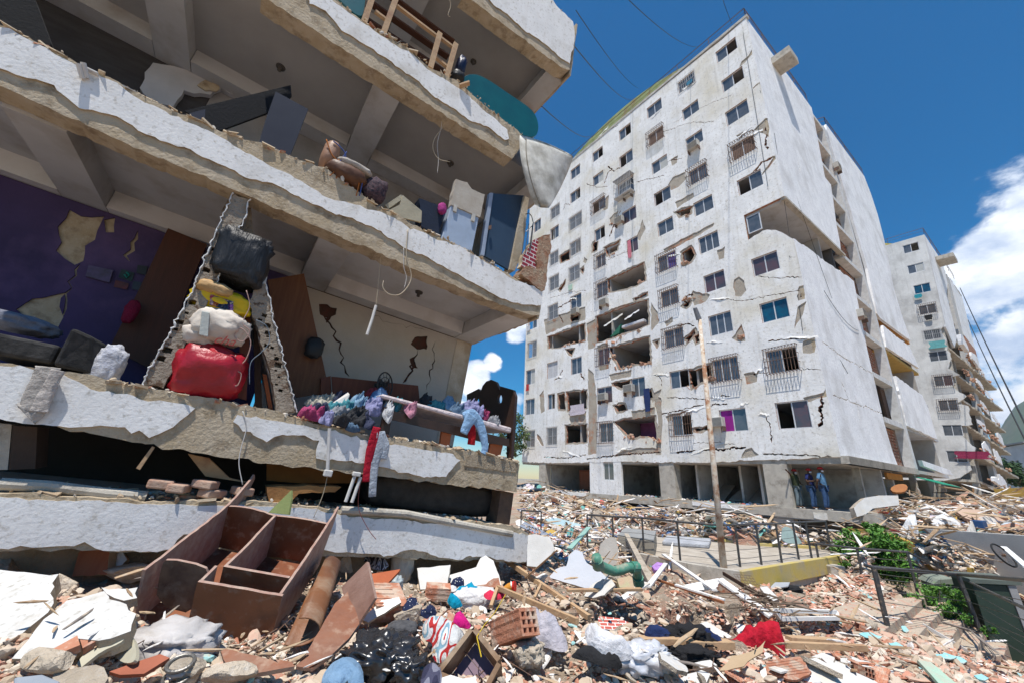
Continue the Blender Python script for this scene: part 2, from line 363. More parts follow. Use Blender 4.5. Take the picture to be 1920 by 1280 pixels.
# ------------------------------------------------------------------ the damaged white tower
tu = A(-math.sin(.618), math.cos(.618), 0); tw = A(math.cos(.618), math.sin(.618), 0); UZ = A(0, 0, 1)
T0 = A(14.424, 17.831, 0)
TF = Fr(T0, tu, UZ, tw)          # front face: a = along the face away from the corner, b = height, c = inward
TS = Fr(T0, tw, UZ, tu)          # side face
tower = TH('apartment_tower', 'tall white damaged apartment tower with rows of windows and a green vaulted roof', 'building', tuple(T0+A(0, 0, -2.5)))
ZT, H = 29.13, 2.7
def opn(pts, seed, amp=.07): return jag(TF.pxs(pts), amp, .2, seed)
big = [  # holes where the wall has fallen out
 [(1138, 524), (1207, 492), (1211, 527), (1190, 538), (1163, 545), (1140, 549)],
 [(1117, 594), (1170, 574), (1215, 561), (1217, 609), (1190, 620), (1150, 634), (1118, 643)],
 [(1140, 652), (1218, 630), (1221, 681), (1190, 684), (1160, 691), (1150, 672)],
 [(1027, 631), (1097, 606), (1098, 640), (1085, 643), (1060, 646), (1050, 652), (1028, 654)],
 [(1062, 734), (1101, 730), (1101, 765), (1064, 771)],
 [(1046, 738), (1059, 736), (1061, 768), (1047, 768)],
 [(1060, 796), (1101, 794), (1101, 829), (1061, 832)],
 [(1148, 717), (1183, 710), (1182, 726), (1165, 729), (1150, 723)],
 [(1151, 790), (1170, 784), (1229, 778), (1233, 826), (1215, 818), (1185, 822), (1165, 806)],
 [(1133, 464), (1163, 450), (1158, 470), (1138, 481)],
 [(1050, 480), (1070, 467), (1068, 487), (1051, 494)],
 [(1264, 398), (1300, 386), (1296, 402), (1275, 408)],
 [(1277, 474), (1296, 462), (1304, 478), (1296, 492), (1281, 498)],
 [(1289, 694), (1334, 681), (1337, 716), (1322, 716), (1297, 730)],
 [(1300, 802), (1328, 796), (1329, 806), (1303, 809)],
 [(1282, 636), (1303, 616), (1306, 624), (1288, 646)],
 [(1500, 541), (1510, 538), (1508, 558), (1499, 561)],
 [(1278, 574), (1293, 560), (1297, 566), (1288, 578)],
 [(1047, 543), (1061, 524), (1060, 533), (1051, 547)]]
big += [[(1205, 735), (1222, 728), (1226, 745), (1212, 752)], [(1112, 455), (1122, 448), (1120, 470), (1110, 474)], [(1068, 596), (1090, 588), (1088, 600), (1070, 605)], [(1300, 630), (1312, 622), (1314, 640), (1304, 645)], [(1150, 760), (1172, 756), (1176, 768), (1158, 774)],
 [(1383, 255), (1392, 250), (1390, 259)], [(1188, 560), (1214, 548), (1214, 556), (1190, 566)], [(1060, 655), (1078, 652), (1072, 668)], [(1088, 505), (1096, 498), (1094, 515)], [(1225, 640), (1236, 636), (1232, 652)], [(1408, 700), (1420, 697), (1416, 706)]]
bare = [  # plaster fallen off, masonry still there
 ([(1375, 540), (1377, 525), (1386, 519), (1396, 527), (1400, 545), (1390, 557), (1379, 556)], 1),
 ([(1253, 347), (1262, 333), (1285, 323), (1288, 336), (1272, 352), (1258, 358)], 1),
 ([(1372, 634), (1391, 608), (1398, 640), (1384, 641)], 2),
 ([(1221, 566), (1234, 585), (1237, 602), (1221, 622), (1241, 648), (1237, 678), (1225, 700), (1223, 672), (1221, 610)], 1),
 ([(1100, 607), (1117, 597), (1117, 650), (1103, 655)], 1),
 ([(1103, 690), (1114, 700), (1120, 760), (1119, 850), (1103, 852), (1104, 770)], 1), ([(1224, 735), (1240, 745), (1243, 790), (1240, 852), (1230, 852), (1236, 800)], 1),
 ([(1194, 446), (1205, 412), (1211, 430), (1201, 452)], 1),
 ([(1216, 738), (1241, 728), (1234, 744), (1224, 756)], 1),
 ([(1234, 782), (1241, 800), (1237, 830), (1242, 848), (1235, 840)], 1),
 ([(1300, 545), (1332, 553), (1324, 566), (1302, 574), (1296, 558)], 2),
 ([(1143, 410), (1160, 395), (1155, 412), (1147, 425)], 2),
 ([(1246, 604), (1262, 594), (1262, 604), (1250, 614)], 1),
 ([(1442, 258), (1444, 224), (1436, 222), (1412, 246), (1420, 246)], 1),
 ([(1496, 576), (1513, 565), (1506, 590), (1490, 618)], 1),
 ([(1386, 128), (1391, 116), (1404, 105), (1410, 94), (1411, 103), (1398, 118)], 1),
 ([(1425, 335), (1440, 312), (1454, 292), (1455, 299), (1436, 322)], 1),
 ([(1506, 640), (1537, 632), (1528, 660), (1506, 662)], 1),
 ([(1506, 745), (1545, 735), (1551, 720), (1554, 742), (1510, 752)], 2),
 ([(1248, 780), (1292, 768), (1290, 775), (1252, 790)], 1),
 ([(1152, 855), (1240, 848), (1236, 841), (1200, 838), (1165, 846)], 1),
 ([(1014, 818), (1020, 835), (1016, 835), (1008, 822), (1007, 812)], 1),
 ([(1142, 702), (1185, 692), (1184, 705), (1146, 713)], 1),
 ([(1390, 858), (1398, 842), (1410, 838), (1424, 852)], 1),
 ([(1096, 482), (1102, 487), (1099, 495), (1094, 492)], 1),
 ([(1266, 380), (1300, 362), (1302, 370), (1270, 392)], 1),
 ([(1020, 600), (1050, 590), (1098, 575), (1098, 600), (1060, 612), (1024, 628)], 1), ([(1120, 648), (1140, 642), (1142, 690), (1124, 694)], 1), ([(1066, 775), (1100, 770), (1100, 792), (1070, 793)], 1), ([(1184, 770), (1228, 762), (1228, 776), (1186, 782)], 1), ([(1012, 740), (1020, 730), (1022, 770), (1014, 775)], 1), ([(1395, 700), (1425, 694), (1420, 715), (1400, 720)], 2), ([(1345, 470), (1360, 462), (1358, 485), (1348, 488)], 2), ([(1130, 378), (1142, 366), (1140, 392), (1132, 396)], 2), ([(1258, 300), (1272, 292), (1270, 306), (1260, 312)], 1),
 ([(1244, 468), (1340, 418), (1338, 425), (1300, 448), (1247, 475)], 1)]
cracks = [([(1411, 246), (1400, 250), (1425, 232), (1436, 235)], .06), ([(1437, 232), (1440, 250), (1435, 262), (1440, 281)], .10), ([(1409, 328), (1428, 305), (1453, 294)], .12),
 ([(1413, 168), (1424, 156), (1431, 165)], .1), ([(1165, 395), (1152, 420), (1143, 445)], .12), ([(1140, 312), (1152, 322), (1160, 316), (1172, 312)], .1), ([(1133, 345), (1140, 325), (1150, 317)], .1),
 ([(1070, 385), (1060, 383), (1057, 395)], .08), ([(1300, 552), (1282, 560), (1290, 575)], .12), ([(1320, 702), (1290, 722)], .1), ([(1250, 745), (1320, 748), (1370, 742)], .05), ([(1240, 776), (1310, 760), (1365, 757)], .07),
 ([(1340, 560), (1390, 565), (1500, 545)], .04), ([(1420, 518), (1460, 522), (1503, 520)], .04), ([(1440, 640), (1490, 635), (1535, 632)], .06), ([(1540, 742), (1538, 770), (1542, 790), (1535, 800)], .11), ([(1437, 780), (1445, 800), (1447, 830)], .06),
 ([(1268, 848), (1330, 842), (1400, 838)], .09), ([(1020, 856), (1060, 858), (1100, 852)], .08), ([(1100, 860), (1160, 852), (1240, 847)], .08), ([(1430, 850), (1480, 852), (1560, 856)], .06), ([(1046, 578), (1060, 570), (1074, 563)], .12), ([(1048, 590), (1056, 605)], .1),
 ([(1055, 692), (1050, 708), (1040, 712)], .1), ([(1088, 697), (1096, 712)], .13), ([(1150, 622), (1120, 600)], .05), ([(1180, 585), (1150, 596), (1142, 600)], .06), ([(1225, 700), (1240, 710), (1242, 725)], .05), ([(1120, 260), (1150, 240), (1160, 236)], .06),
 ([(1246, 330), (1225, 335), (1195, 342)], .05), ([(1250, 305), (1262, 300), (1280, 297)], .05), ([(1180, 470), (1150, 483), (1140, 488)], .05), ([(1430, 585), (1440, 600)], .04), ([(1303, 612), (1290, 607), (1270, 612)], .07), ([(1325, 645), (1332, 640)], .08),
 ([(1240, 250), (1290, 232), (1340, 228)], .035), ([(1100, 345), (1120, 352), (1140, 350)], .05), ([(1375, 178), (1310, 205), (1262, 232)], .03), ([(1420, 700), (1480, 690), (1540, 694)], .035), ([(1030, 560), (1070, 548), (1100, 545)], .04), ([(1300, 830), (1340, 828), (1380, 832)], .03)]
# windows: (px, py, width, height, style) style letters: g grille, k cage, o/O left/right half open, b boarded, r red, u blue curtain, p purple, t teal
wins = [(1362, 95, 1.35, 1.05, 'O'), (1374, 150, 1.35, 1.05, 'O'), (1382, 212, 1.35, 1.15, ''), (1393, 278, 1.35, 1.15, 'bk'), (1406, 343, 1.35, 1.1, 'o'), (1413, 418, .72, 1.1, '1'), (1435, 495, 1.3, 1.1, 'd'), (1452, 582, 1.3, 1.1, 'u'), (1467, 675, 1.35, 1.2, 'kO'), (1487, 777, 1.4, 1.3, 'or'),
 (1287, 155, 1.25, 1.05, 'g'), (1295, 207, 1.2, 1.0, ''), (1302, 263, 1.2, 1.0, ''), (1309, 327, 1.25, 1.15, 'kc'), (1319, 386, 1.25, 1.05, ''), (1329, 455, 1.25, 1.15, '3'), (1340, 528, 1.25, 1.15, 'dr'), (1351, 607, 1.3, 1.25, '3c'), (1361, 692, 1.4, 1.3, 'k3'), (1375, 787, 1.4, 1.2, 'p'),
 (1227, 204, 1.3, 1.1, ''), (1230, 256, 1.3, 1.15, 'bk'), (1237, 309, 1.3, 1.05, 'c'), (1242, 368, 1.3, 1.1, 'oc'), (1248, 425, 1.2, 1.1, ''), (1251, 491, 1.35, 1.2, 'ku'), (1256, 558, 1.25, 1.15, 'k'), (1264, 633, 1.3, 1.2, 'k'), (1274, 710, 1.25, 1.1, 'O'), (1279, 796, 1.25, 1.2, 'kO'),
 (1172, 248, 1.2, 1.1, 'O'), (1174, 298, 1.3, 1.15, 'o'), (1174, 353, 1.5, 1.5, 'K'), (1180, 404, 1.3, 1.15, 'd'), (1186, 460, 1.0, 1.2, 'r'), (1197, 725, 1.1, 1.3, ''),
 (1121, 290, 1.2, 1.05, 'O'), (1122, 335, 1.2, 1.05, 'c'), (1123, 385, 1.4, 1.15, 'ko'), (1125, 438, 1.1, 1.1, 'O'), (1127, 489, 1.0, 1.15, 'k'), (1129, 543, 1.1, 1.3, 'k'), (1132, 668, 1.15, 1.3, 'kd'), (1134, 740, 1.4, 1.2, 'd'), (1137, 810, 1.25, 1.35, 'k'),
 (1079, 323, 1.25, 1.15, ''), (1079, 367, 1.3, 1.15, 'O'), (1079, 415, 1.6, 1.35, 'g'), (1079, 464, 1.3, 1.35, 'gO'), (1077, 512, 1.3, 1.4, 'g'), (1080, 566, 1.3, 1.3, ''), (1081, 685, 1.2, 1.35, ''),
 (1041, 397, 1.3, 1.3, 'g'), (1040, 437, 1.2, 1.35, 'o'), (1039, 484, 1.2, 1.3, 'g'), (1039, 530, 1.3, 1.4, 'g'), (1037, 585, 1.3, 1.4, 'g'), (1036, 693, 1.35, 1.4, 'b2'), (1034, 752, .9, 1.3, 'O'), (1035, 817, 1.2, 1.4, 'g'),
 (1008, 423, 1.1, 1.3, ''), (999, 603, 1.3, 1.5, 'o'), (998, 655, 1.3, 1.5, 'go'), (995, 706, 1.3, 1.4, 'c'), (994, 762, 1.3, 1.4, ''), (994, 822, 1.3, 1.4, 'rg')]
holes, H2, H3 = [], [], []
wrect = []
for (x, y, w, h, stl) in wins:
    a, b = TF.px(x, y); wrect.append((a-w/2, a+w/2, b-h/2, b+h/2)); holes.append([(a-w/2, b-h/2), (a+w/2, b-h/2), (a+w/2, b+h/2), (a-w/2, b+h/2)])
gaps = [opn(p, i) for i, p in enumerate(big)]
# front outline (clockwise from the lower right corner); the notch at the corner is the missing storey wall
outl = [(-.03, 1.42)]+jag([(-.03, 12.3), (.25, 12.7), (.7, 13.25), (1.3, 13.5), (1.9, 13.35), (2.1, 13.3)], .05, .2, 3, closed=False)+[(2.1, 14.98), (-.03, 15.02), (-.03, 29.1), (1.6, 28.9), (3, 29.0)]+[(22.6, 29.3), (22.6, 1.3)]+jag([(22.6, 1.3), (18, 1.22), (12, 1.3), (6, 1.2), (3.2, 1.32), (-.03, 1.42)], .05, .15, 9, closed=False)[1:-1]
patches, ccs = [], []
for i, (p, k) in enumerate(bare):
    q = jag(TF.pxs(p), .06, .22, 50+i)
    patches.append((q, k))
for i, (p, w) in enumerate(cracks): ccs.append(crack(TF.pxs(p), w*1.5, i))
okg = gaps; pl_extra2 = [q for q, k in patches]+ccs
B().plate(TF, outl, holes+[jag(grow(g, .10), .05, .15, i+7) for i, g in enumerate(okg)]+pl_extra2, -.035, .0).obj('plaster_face', plasterT, tower)
inner = [grow(g, -.07) for g in okg]
inner_ok = [g for g in inner]
pm = B().plate(TF, [(max(a, .0), b) for a, b in outl], holes+inner_ok+[q for q in ccs], .003, .16, 0, 1, 1)
pm.obj('masonry_wall', [M('bare_masonry', (.44, .39, .32), (.36, .31, .25), s=2.5, bump=.8, bs=18, bd=.05, grime=(.40, .22, .14), gs=1.1, gt=(.55, .65)), brick], tower)
# peeling lips of render that stand proud of the face and throw small shadows
for i, (x, y, L_, a) in enumerate([(1415, 250, .9, .5), (1300, 768, 1.6, .1), (1240, 700, 1.2, .2), (1150, 600, 1.8, .45), (1350, 745, .8, .05), (1424, 692, .5, .6), (1432, 775, .55, .7), (1395, 755, .6, .1), (1265, 478, .9, .6), (1180, 330, .9, .7), (1075, 560, .8, .5), (1185, 590, 1.3, .45), (1050, 705, .8, 0), (1395, 250, 1.0, .5), (1350, 560, 1.2, .15), (1130, 250, 1.4, .6), (1340, 640, .9, .15), (1170, 840, 1.3, .1), (1070, 848, 2, .0), (1330, 838, 2.2, .05), (1500, 632, 1.5, .06), (1230, 215, 1, .6), (1295, 160, 1.2, .7)]):
    a0, b0 = TF.px(x, y); r = random.Random(i); n = 9; top, bot = [], []
    for j in range(n):
        t = j/(n-1)-.5; aa = a0+t*L_; bb_ = b0-t*0.25*L_*(1 if i % 2 else -1)+r.uniform(-.03, .03)
        top.append(TF.P(aa, bb_+.05, -.03)); bot.append(TF.P(aa, bb_-r.uniform(.02, .14), -.03-r.uniform(.02, .06)*math.cos(t*2.6)))
    lip = B().add(top+bot, [(j, j+1, n+j+1, n+j) for j in range(n-1)]).obj('peeling_render', plasterT, tower)
# floors, cross walls and back walls behind the holes
b = B(); LV = [1.5+H*k for k in range(0, 11)]
for z in LV[:-1]: b.box(TF, .2, 22.4, z-.12, z+.12, .165, 7.5)
b.box(TF, 0.01, 22.4, ZT-.5, ZT-.25, .2, 8.4)
b.obj('floor_slab', ceil, tower)
b = B(); wl2 = []
for z in LV[:-1]:
    for a in (3.05, 6.0, 8.9, 12.2, 15.6, 18.9): b.box(TF, a, a+.12, z+.13, z+H-.13, .17, 5.5)
    b.box(TF, .3, 22.4, z+.13, z+H-.13, 5.5, 5.7)
b.obj('partition_wall', roomw, tower)
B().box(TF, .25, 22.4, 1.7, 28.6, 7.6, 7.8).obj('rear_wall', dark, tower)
teal = M('teal_paint', (.05, .30, .28), s=3); orange = M('orange_paint', (.55, .25, .06), s=3); purplew = M('magenta_paint', (.42, .14, .34), s=3); ochre = M('ochre_paint', (.55, .36, .10), s=3)
a0, b0 = TF.px(1185, 520); B().box(TF, 12.35, 12.45, b0-1.6, b0+1.2, .3, 4).box(TF, 9.1, 12.3, b0-1.6, b0+1.0, 3.2, 3.3).obj('teal_room_wall', teal, tower)
a0, b0 = TF.px(1195, 800); B().box(TF, 9.2, 12.1, b0-1.2, b0+1.2, 2.6, 2.7).obj('magenta_room_wall', purplew, tower)
# brick rubble left in the gaps
def brk(b, fr, a, bb_, c, n, sp, seed, s0=.1, s1=.3):
    r = random.Random(seed)
    for _ in range(n):
        x, y, z_ = a+r.uniform(-sp, sp), bb_+r.uniform(-.12, .12), c+r.uniform(0, .2); s = [r.uniform(s0, s1)/2 for _ in range(3)]
        q = Matrix.Rotation(r.uniform(0, 3), 3, Vector((r.random(), r.random(), r.random())))
        ps = [fr.P(x, y, z_)+np.array(q@Vector((sx*s[0], sy*s[1], sz*s[2]*.6))) for sz in (-1, 1) for sx, sy in ((-1, -1), (1, -1), (1, 1), (-1, 1))]
        b.hexa(ps)
b = B()
for i, (x, y, n, sp) in enumerate([(1180, 628, 14, 1.2), (1150, 640, 8, .6), (1185, 686, 22, 1.5), (1215, 684, 8, .5), (1060, 648, 12, 1.), (1095, 640, 6, .4), (1085, 768, 8, .6), (1225, 825, 14, .5), (1178, 818, 10, .5), (1280, 495, 8, .3), (1292, 560, 10, .5), (1308, 726, 10, .6), (1330, 712, 10, .3), (1290, 405, 8, .4), (1150, 478, 7, .4), (1148, 420, 6, .3), (1200, 530, 4, .3), (1145, 670, 6, .3), (1390, 632, 8, .2)]):
    a, bb_ = TF.px(x, y); brk(b, TF, a, bb_, -.02, n, sp, i)
b.obj('broken_brickwork', kind='stuff', mats=M('broken_brick', (.46, .22, .14), (.40, .30, .22), s=4, bump=.5), parent=tower)

def window(fr, a0, a1, b0, b1, st, parent, c=.07, mats=None):
    w, h = a1-a0, b1-b0; f = .05; b = B(); n = 3 if '3' in st else (1 if '1' in st else 2)
    b.box(fr, a0, a1, b0, b0+f, c-.03, c+.03).box(fr, a0, a1, b1-f, b1, c-.03, c+.03)
    xs = [a0+f/2+(w-f)*i/n for i in range(n+1)]
    for x in xs: b.box(fr, x-f/2, x+f/2, b0+f+.002, b1-f-.002, c-.025, c+.025)
    wn_ = b.obj('window', alu, parent)
    for i in range(n):
        left = (i == n-1)   # a grows leftwards in the picture
        if ('o' in st and left) or ('O' in st and i == 0): continue
        mt = glass
        if 'r' in st and i == 0 or 'd' in st: mt = M('maroon_curtain_glass', (.13, .07, .075), (.07, .07, .08), s=2, rough=.12, bump=0, spec=.7)
        if 'u' in st and i < (2 if 'k' not in st else 1): mt = M('blue_curtain_glass', (.01, .10, .17), (.02, .05, .09), s=2.5, rough=.15, bump=0, spec=.6)
        if 'u' in st and 'k' in st and i == 0: mt = M('violet_blue_curtain', (.09, .07, .30), s=6, rough=.7, bump=.2)
        if 'p' in st and left: mt = M('purple_curtain', (.34, .02, .30), (.24, .015, .2), s=5, rough=.8, bump=.3, stretch=(1, 1, .1))
        if 'b' in st: mt = M('brown_board', (.20, .13, .10), s=6) if '2' not in st else M('pale_blind', (.55, .55, .56), s=8)
        if 'c' in st and i == (0 if i % 2 else i) and (i+len(st)) % 2: mt = M('pale_curtain', (.5, .5, .47), (.38, .39, .38), s=6, bump=.2)
        B().box(fr, xs[i]+f/2+.002, xs[i+1]-f/2-.002, b0+f+.002, b1-f-.002, c-.006, c+.006).obj('pane', mt, wn_)
    if 'g' in st or 'k' in st or 'K' in st:
        d = {'g': .05, 'k': .28, 'K': .55}['g' if 'g' in st else ('K' if 'K' in st else 'k')]; e = .06; r = .011; g = B()
        k = max(6, int(w/.13)); z0, z1 = b0-e, b1+e
        for i in range(k+1):
            x = a0-e+(w+2*e)*i/k; g.box(fr, x-r, x+r, z0, z1, -d-r, -d+r)
            if d > .1:
                for z in (z0, z1): g.box(fr, x-r, x+r, z-r, z+r, -d+r+.002, -.032)
        for z in ([z0, (z0+z1)/2, z1] if d < .4 else [z0, z0+.4, z0+.8, z1-.4, z1]): g.box(fr, a0-e-.02, a1+e+.02, z-r, z+r, -d-r*2.4, -d-r-.002)
        if d > .1:
            for z in (z0, z0+(z1-z0)/3, z0+(z1-z0)*2/3, z1):
                for x in (a0-e-.015, a1+e+.015): g.box(fr, x-r, x+r, z-r*.9, z+r*.9, -d+.002, -.032)
        if 'K' in st: g.box(fr, a0-.08, a1+.08, z0-.06, z0-.02, -d-.02, -.032).box(fr, a0-.1, a1+.1, z1+.02, z1+.06, -d-.04, -.032)
        g.obj('security_grille', iron if 'k' in st else M('white_grille', (.5, .5, .5), s=5), wn_)
    return wn_
for (x, y, w, h, stl), (a0, a1, b0, b1) in zip(wins, wrect): window(TF, a0, a1, b0, b1, stl, tower)
# roof: parapet edge, vault, railing
B().box(TF, -.12, 22.7, ZT-.02, ZT+.18, -.08, .22).obj('parapet', M('parapet_cement', (.55, .53, .48), (.36, .34, .3), s=3, bump=.9, bs=9, bd=.06), tower)
gp = M('green_roofing', (.22, .27, .09), (.33, .37, .17), s=1.6, bump=.5, bs=12, grime=(.28, .19, .08), gs=.9, fine=((.42, .46, .32), 6.))
def vault(fr, a0, a1, z0, rise, c0, c1, mt, par):
    b = B(); n = 28; pts = [(a0+(a1-a0)*i/n, z0+rise*math.sin(math.pi*i/n)**.8) for i in range(n+1)]
    v = [fr.P(a, z, c) for c in (c0, c1) for a, z in pts]
    fs = [(i, i+1, n+2+i, n+1+i) for i in range(n)]; fs += [tuple(range(n+1)), tuple(reversed(range(n+1, 2*n+2)))]
    b.add(v, fs); return b.obj('vaulted_roof', mt, par)
vault(TF, 2.5, 18.5, ZT-.1, 1.9, .4, 8, gp, tower)
def rail(fr, pts, h, par, mt=iron, nm='roof_railing', step=2.4, c=0, lean=0):
    b = B()
    P_ = [fr.P(*p) for p in pts]
    for p, q in zip(P_[:-1], P_[1:]):
        L_ = np.linalg.norm(q-p); n = max(1, int(L_/step))
        for i in range(n+1):
            o = p+(q-p)*i/n; b.tube([o, o+fr.v*h], .022, 5)
        b.tube([p+fr.v*h, q+fr.v*h], .028, 5); b.tube([p+fr.v*h*.5, q+fr.v*h*.5], .014, 4)
    return b.obj(nm, mt, par)
rail(TF, [(22, ZT+.18, 0), (0, ZT+.18, 0), (0, ZT+.18, 10.2)], .75, tower)
B().box(TF, .7, 1.5, ZT+.18, ZT+.35, .3, 1.2).obj('roof_curb', concrete, tower)
# side face
so = TS.pxs([(1521, 203), (1527, 232), (1535, 275), (1546, 333), (1557, 347), (1562, 380), (1567, 420), (1574, 455)])
ze = so[-1][1]
side_up = [(-.0, 15.02), (-.0, 29.1)]+[(a, z) for a, z in so]+[(8.6, 15.02)]
low = TS.pxs([(1600, 528), (1606, 560), (1616, 610), (1626, 660), (1640, 720), (1656, 790), (1672, 845)])
side_low = [(-.0, 1.42)]+jag([(-.0, 12.35), (2.2, 12.6), (5, 12.75), (8.9, 13.2)], .08, .2, 5, closed=False)+low+[(9.0, 1.55)]
# storey lines torn open as thin cracks
sc1 = [crack(TS.pxs(p), .09, 70+i) for i, p in enumerate([[(1540, 640), (1580, 670), (1635, 700)], [(1560, 740), (1600, 755), (1655, 775)], [(1576, 715), (1590, 748)], [(1570, 582), (1583, 620)], [(1601, 740), (1612, 790)], [(1495, 300), (1500, 325)]])]
sc_up = [q for q in sc1 if np.array(q)[:, 1].min() > 15.5]; sc_lo = [q for q in sc1 if np.array(q)[:, 1].max() < 11]
sc_lo2 = sc_lo
B().plate(TS, side_up, sc_up, -.03, 0).plate(TS, side_low, sc_lo2, -.03, 0).obj('side_plaster_face', plasterS, tower)
B().plate(TS, side_up, [], .003, .16).plate(TS, side_low, [], .003, .16).obj('side_masonry_wall', mortar, tower)
B().box(TS, .02, 9.3, 14.86, 15.01, -.08, .19).obj('exposed_slab_edge', concrete, tower)
# the projecting roof beam and its rubble
B().box(TS, 3.2, 4.6, 27.6, 28.15, -1.15, -.035).obj('projecting_beam_stub', concrete, tower)
# ground floor frame: columns, ceiling beam, raised floor beam
cnum = []
def colp(*bx):
    b = B()
    for q in bx: b.box(*q)
    b.obj('ground_floor_column', concrete, tower)
for (x, w_) in ((1016, .8), (1251, 1.0), (1456, 1.05)):
    a, _ = TF.px(x, 900); colp((TF, a-w_/2, a+w_/2, -.8, 1.48, .02, .6)); colp((TF, a-w_/2+.1, a+w_/2-.1, -2.6, -1.22, .05, .5))
colp((TF, 14.6, 15.3, -2.6, -1.22, .05, .5))
for (w0, w1) in ((3.4, 3.6), (6.0, 6.2), (8.8, 9.1), (14, 14.3), (19, 19.3)): colp((TS, w0, w1, -.8, 1.4, .3, .6))
b = B(); b.box(TF, -.3, 22.6, 1.14, 1.48, .05, 8.3).box(TS, 0, 12, 1.14, 1.46, -.3, -.005).box(TF, -.3, 22.6, -1.2, -.8, -.04, 8.3); b.box(TS, -.03, 8, -1.22, -.82, -.8, -.31)
b.obj('ground_floor_beam', concrete, tower)
ga = jag([(-.05+14.9, -.8), (14.9-.05, 1.48), (18.4, 1.48), (18.4, -.55), (17.3, -.8)], .05, .2, 8, keep=(1,))
aw, bw = TF.px(1141, 882)
a_l, _ = TF.px(1106, 880); a_r, _ = TF.px(1165, 880)
B().plate(TF, [(a_r, -.8), (a_r, 1.47), (a_l, 1.47), (a_l, -.8)], [[(aw-.45, bw-.6), (aw+.45, bw-.6), (aw+.45, bw+.6), (aw-.45, bw+.6)]], -.02, .15).obj('ground_floor_wall', plasterT, tower)
window(TF, aw-.45, aw+.45, bw-.6, bw+.6, '2', tower)
b = B(); b.box(TF, 0, 22.4, -.79, 1.12, 5.5, 5.7)
for a in (3.6, 4.9, 7.0, 8.6, 13.2, 19.5): b.box(TF, a, a+.12, -.79, 1.12, .7 if a != 4.9 else 1.4, 5.45)
b.obj('ground_floor_room_wall', M('pale_room_wall', (.56, .54, .50), (.45, .42, .38), s=1.4, bump=.3, grime=(.30, .26, .22), gs=1.5), tower)
B().box(TF, 0.2, 22.4, -2.6, -1.3, 1.2, 1.4).obj('dark_undercroft_wall', dark, tower)  # dark sheet stands in for the shade of the open gap below the floor
for i, (x0, x1, z0, z1) in enumerate([(1345, 1400, -1.08, -.85), (1298, 1340, -1.05, -.84), (1030, 1100, -1.05, -.82), (1520, 1545, -1.15, -.9)]):
    a0, _ = TF.px(x0, 930); a1, _ = TF.px(x1, 930); B().plate(TF, jag([(a1, z0), (a0, z0+.02), (a0, z1), (a1, z1)], .04, .15, 30+i), [], -.065, -.042).obj('render_remnant', plasterT, tower)
# stair strip between the two blocks: white posts and beams, brick lattice
b = B(); wallb = B()
for k in range(11):
    z = 1.2+H*k
    b.box(TS, 9.0, 13.5, z, z+.32, .0, .5)
    if k < 10: 
        z0, z1 = z+.36, z+H-.04
        if k not in (7, 6, 1):
            lat = B()
            for i in range(9): x = 10.2+i*.33; lat.box(TS, x-.05, x+.05, z0, z1, .52, .62)
            for j in range(12): y = z0+(z1-z0)*(j+.5)/12; lat.box(TS, 10.1, 12.9, y-.05, y+.05, .525, .615)
            lat.obj('brick_lattice', brick, tower)
b.box(TS, 12.9, 13.45, 1.2, 28.6, -.05, .45)
b.obj('stair_frame', M('grey_white_frame', (.66, .66, .65), (.5, .49, .47), s=3, bump=.5), tower)
bw2 = M('brown_brick_wall', (.30, .20, .15), (.22, .15, .11), s=14, bump=.6)
wallb.box(TS, 8.6, 9.6, 1.2, 28.4, .8, .95).box(TS, 13.5, 15.2, 1.2, 28.6, .75, .9).box(TS, 8.6, 13.6, 1.2, 28.4, 3.0, 3.2)
wallb.obj('brick_infill', bw2, tower)
# second block
o2 = TS.pxs([(1549, 233), (1620, 331), (1633, 365), (1645, 402), (1655, 440), (1664, 480), (1675, 540), (1690, 590), (1707, 639)])
g1 = TS.pxs([(1650, 597), (1704, 638), (1705, 650), (1688, 637), (1655, 610)])
g2 = TS.pxs([(1661, 650), (1722, 693), (1722, 700), (1729, 741), (1679, 704)])
g3 = TS.pxs([(1700, 797), (1757, 824), (1762, 852), (1770, 878), (1716, 860)])
a12 = 13.4
out2 = [(a12, 28.7)]+o2
B().plate(TS, [(14.0, g1[0][1]+.2), (14.9, 16), (14.6, 22), (14.0, 28.9), (14.3, 29.7)]+o2[1:]+g1[:1], [], -.02, .15).obj('rear_block_wall', plasterS, tower)
r2 = TS.pxs([(1709, 660), (1723, 690)]);
seg2 = jag([g1[4], g1[3], g1[2], r2[1], g2[0]], .06, .25, 5)
B().plate(TS, seg2, [], -.02, .15).obj('rear_block_wall', plasterS, tower)
seg3 = [g2[4], g2[3]]+TS.pxs([(1740, 765), (1750, 800), (1757, 823)])+[g3[0]]
B().plate(TS, jag(seg3, .06, .25, 6), [], -.02, .15).obj('rear_block_wall', plasterS, tower)
B().plate(TS, TS.pxs([(1716, 862), (1770, 880), (1776, 890), (1760, 888), (1720, 873)]), [], -.3, -.1).obj('balcony_parapet', plasterS, tower)
b = B(); c_ = B(); oc = B(); yc = B()
for k in range(10):
    z = 1.3+H*k; B().box(TS, 13.6, 24, z+.0, z+.2, .16, 6).obj('rear_block_slab', orange if k == 4 else ochre if k == 3 else ceil, tower)
B().box(TS, 13.5, 24, 1.3, 28.4, 2.6, 2.8).obj('rear_block_inner_wall', roomw, tower)
B().box(TS, 22.0, 22.3, 1.3, 28.5, .2, 6).obj('rear_block_end_wall', roomw, tower)
vault(TS, 14, 23.8, 28.4, .5, .5, 6, gp, tower)
rail(TS, [(12.9, 28.8, .6), (14.3, 29.7, 0), (24.4, 29.9, 0)], .8, tower)
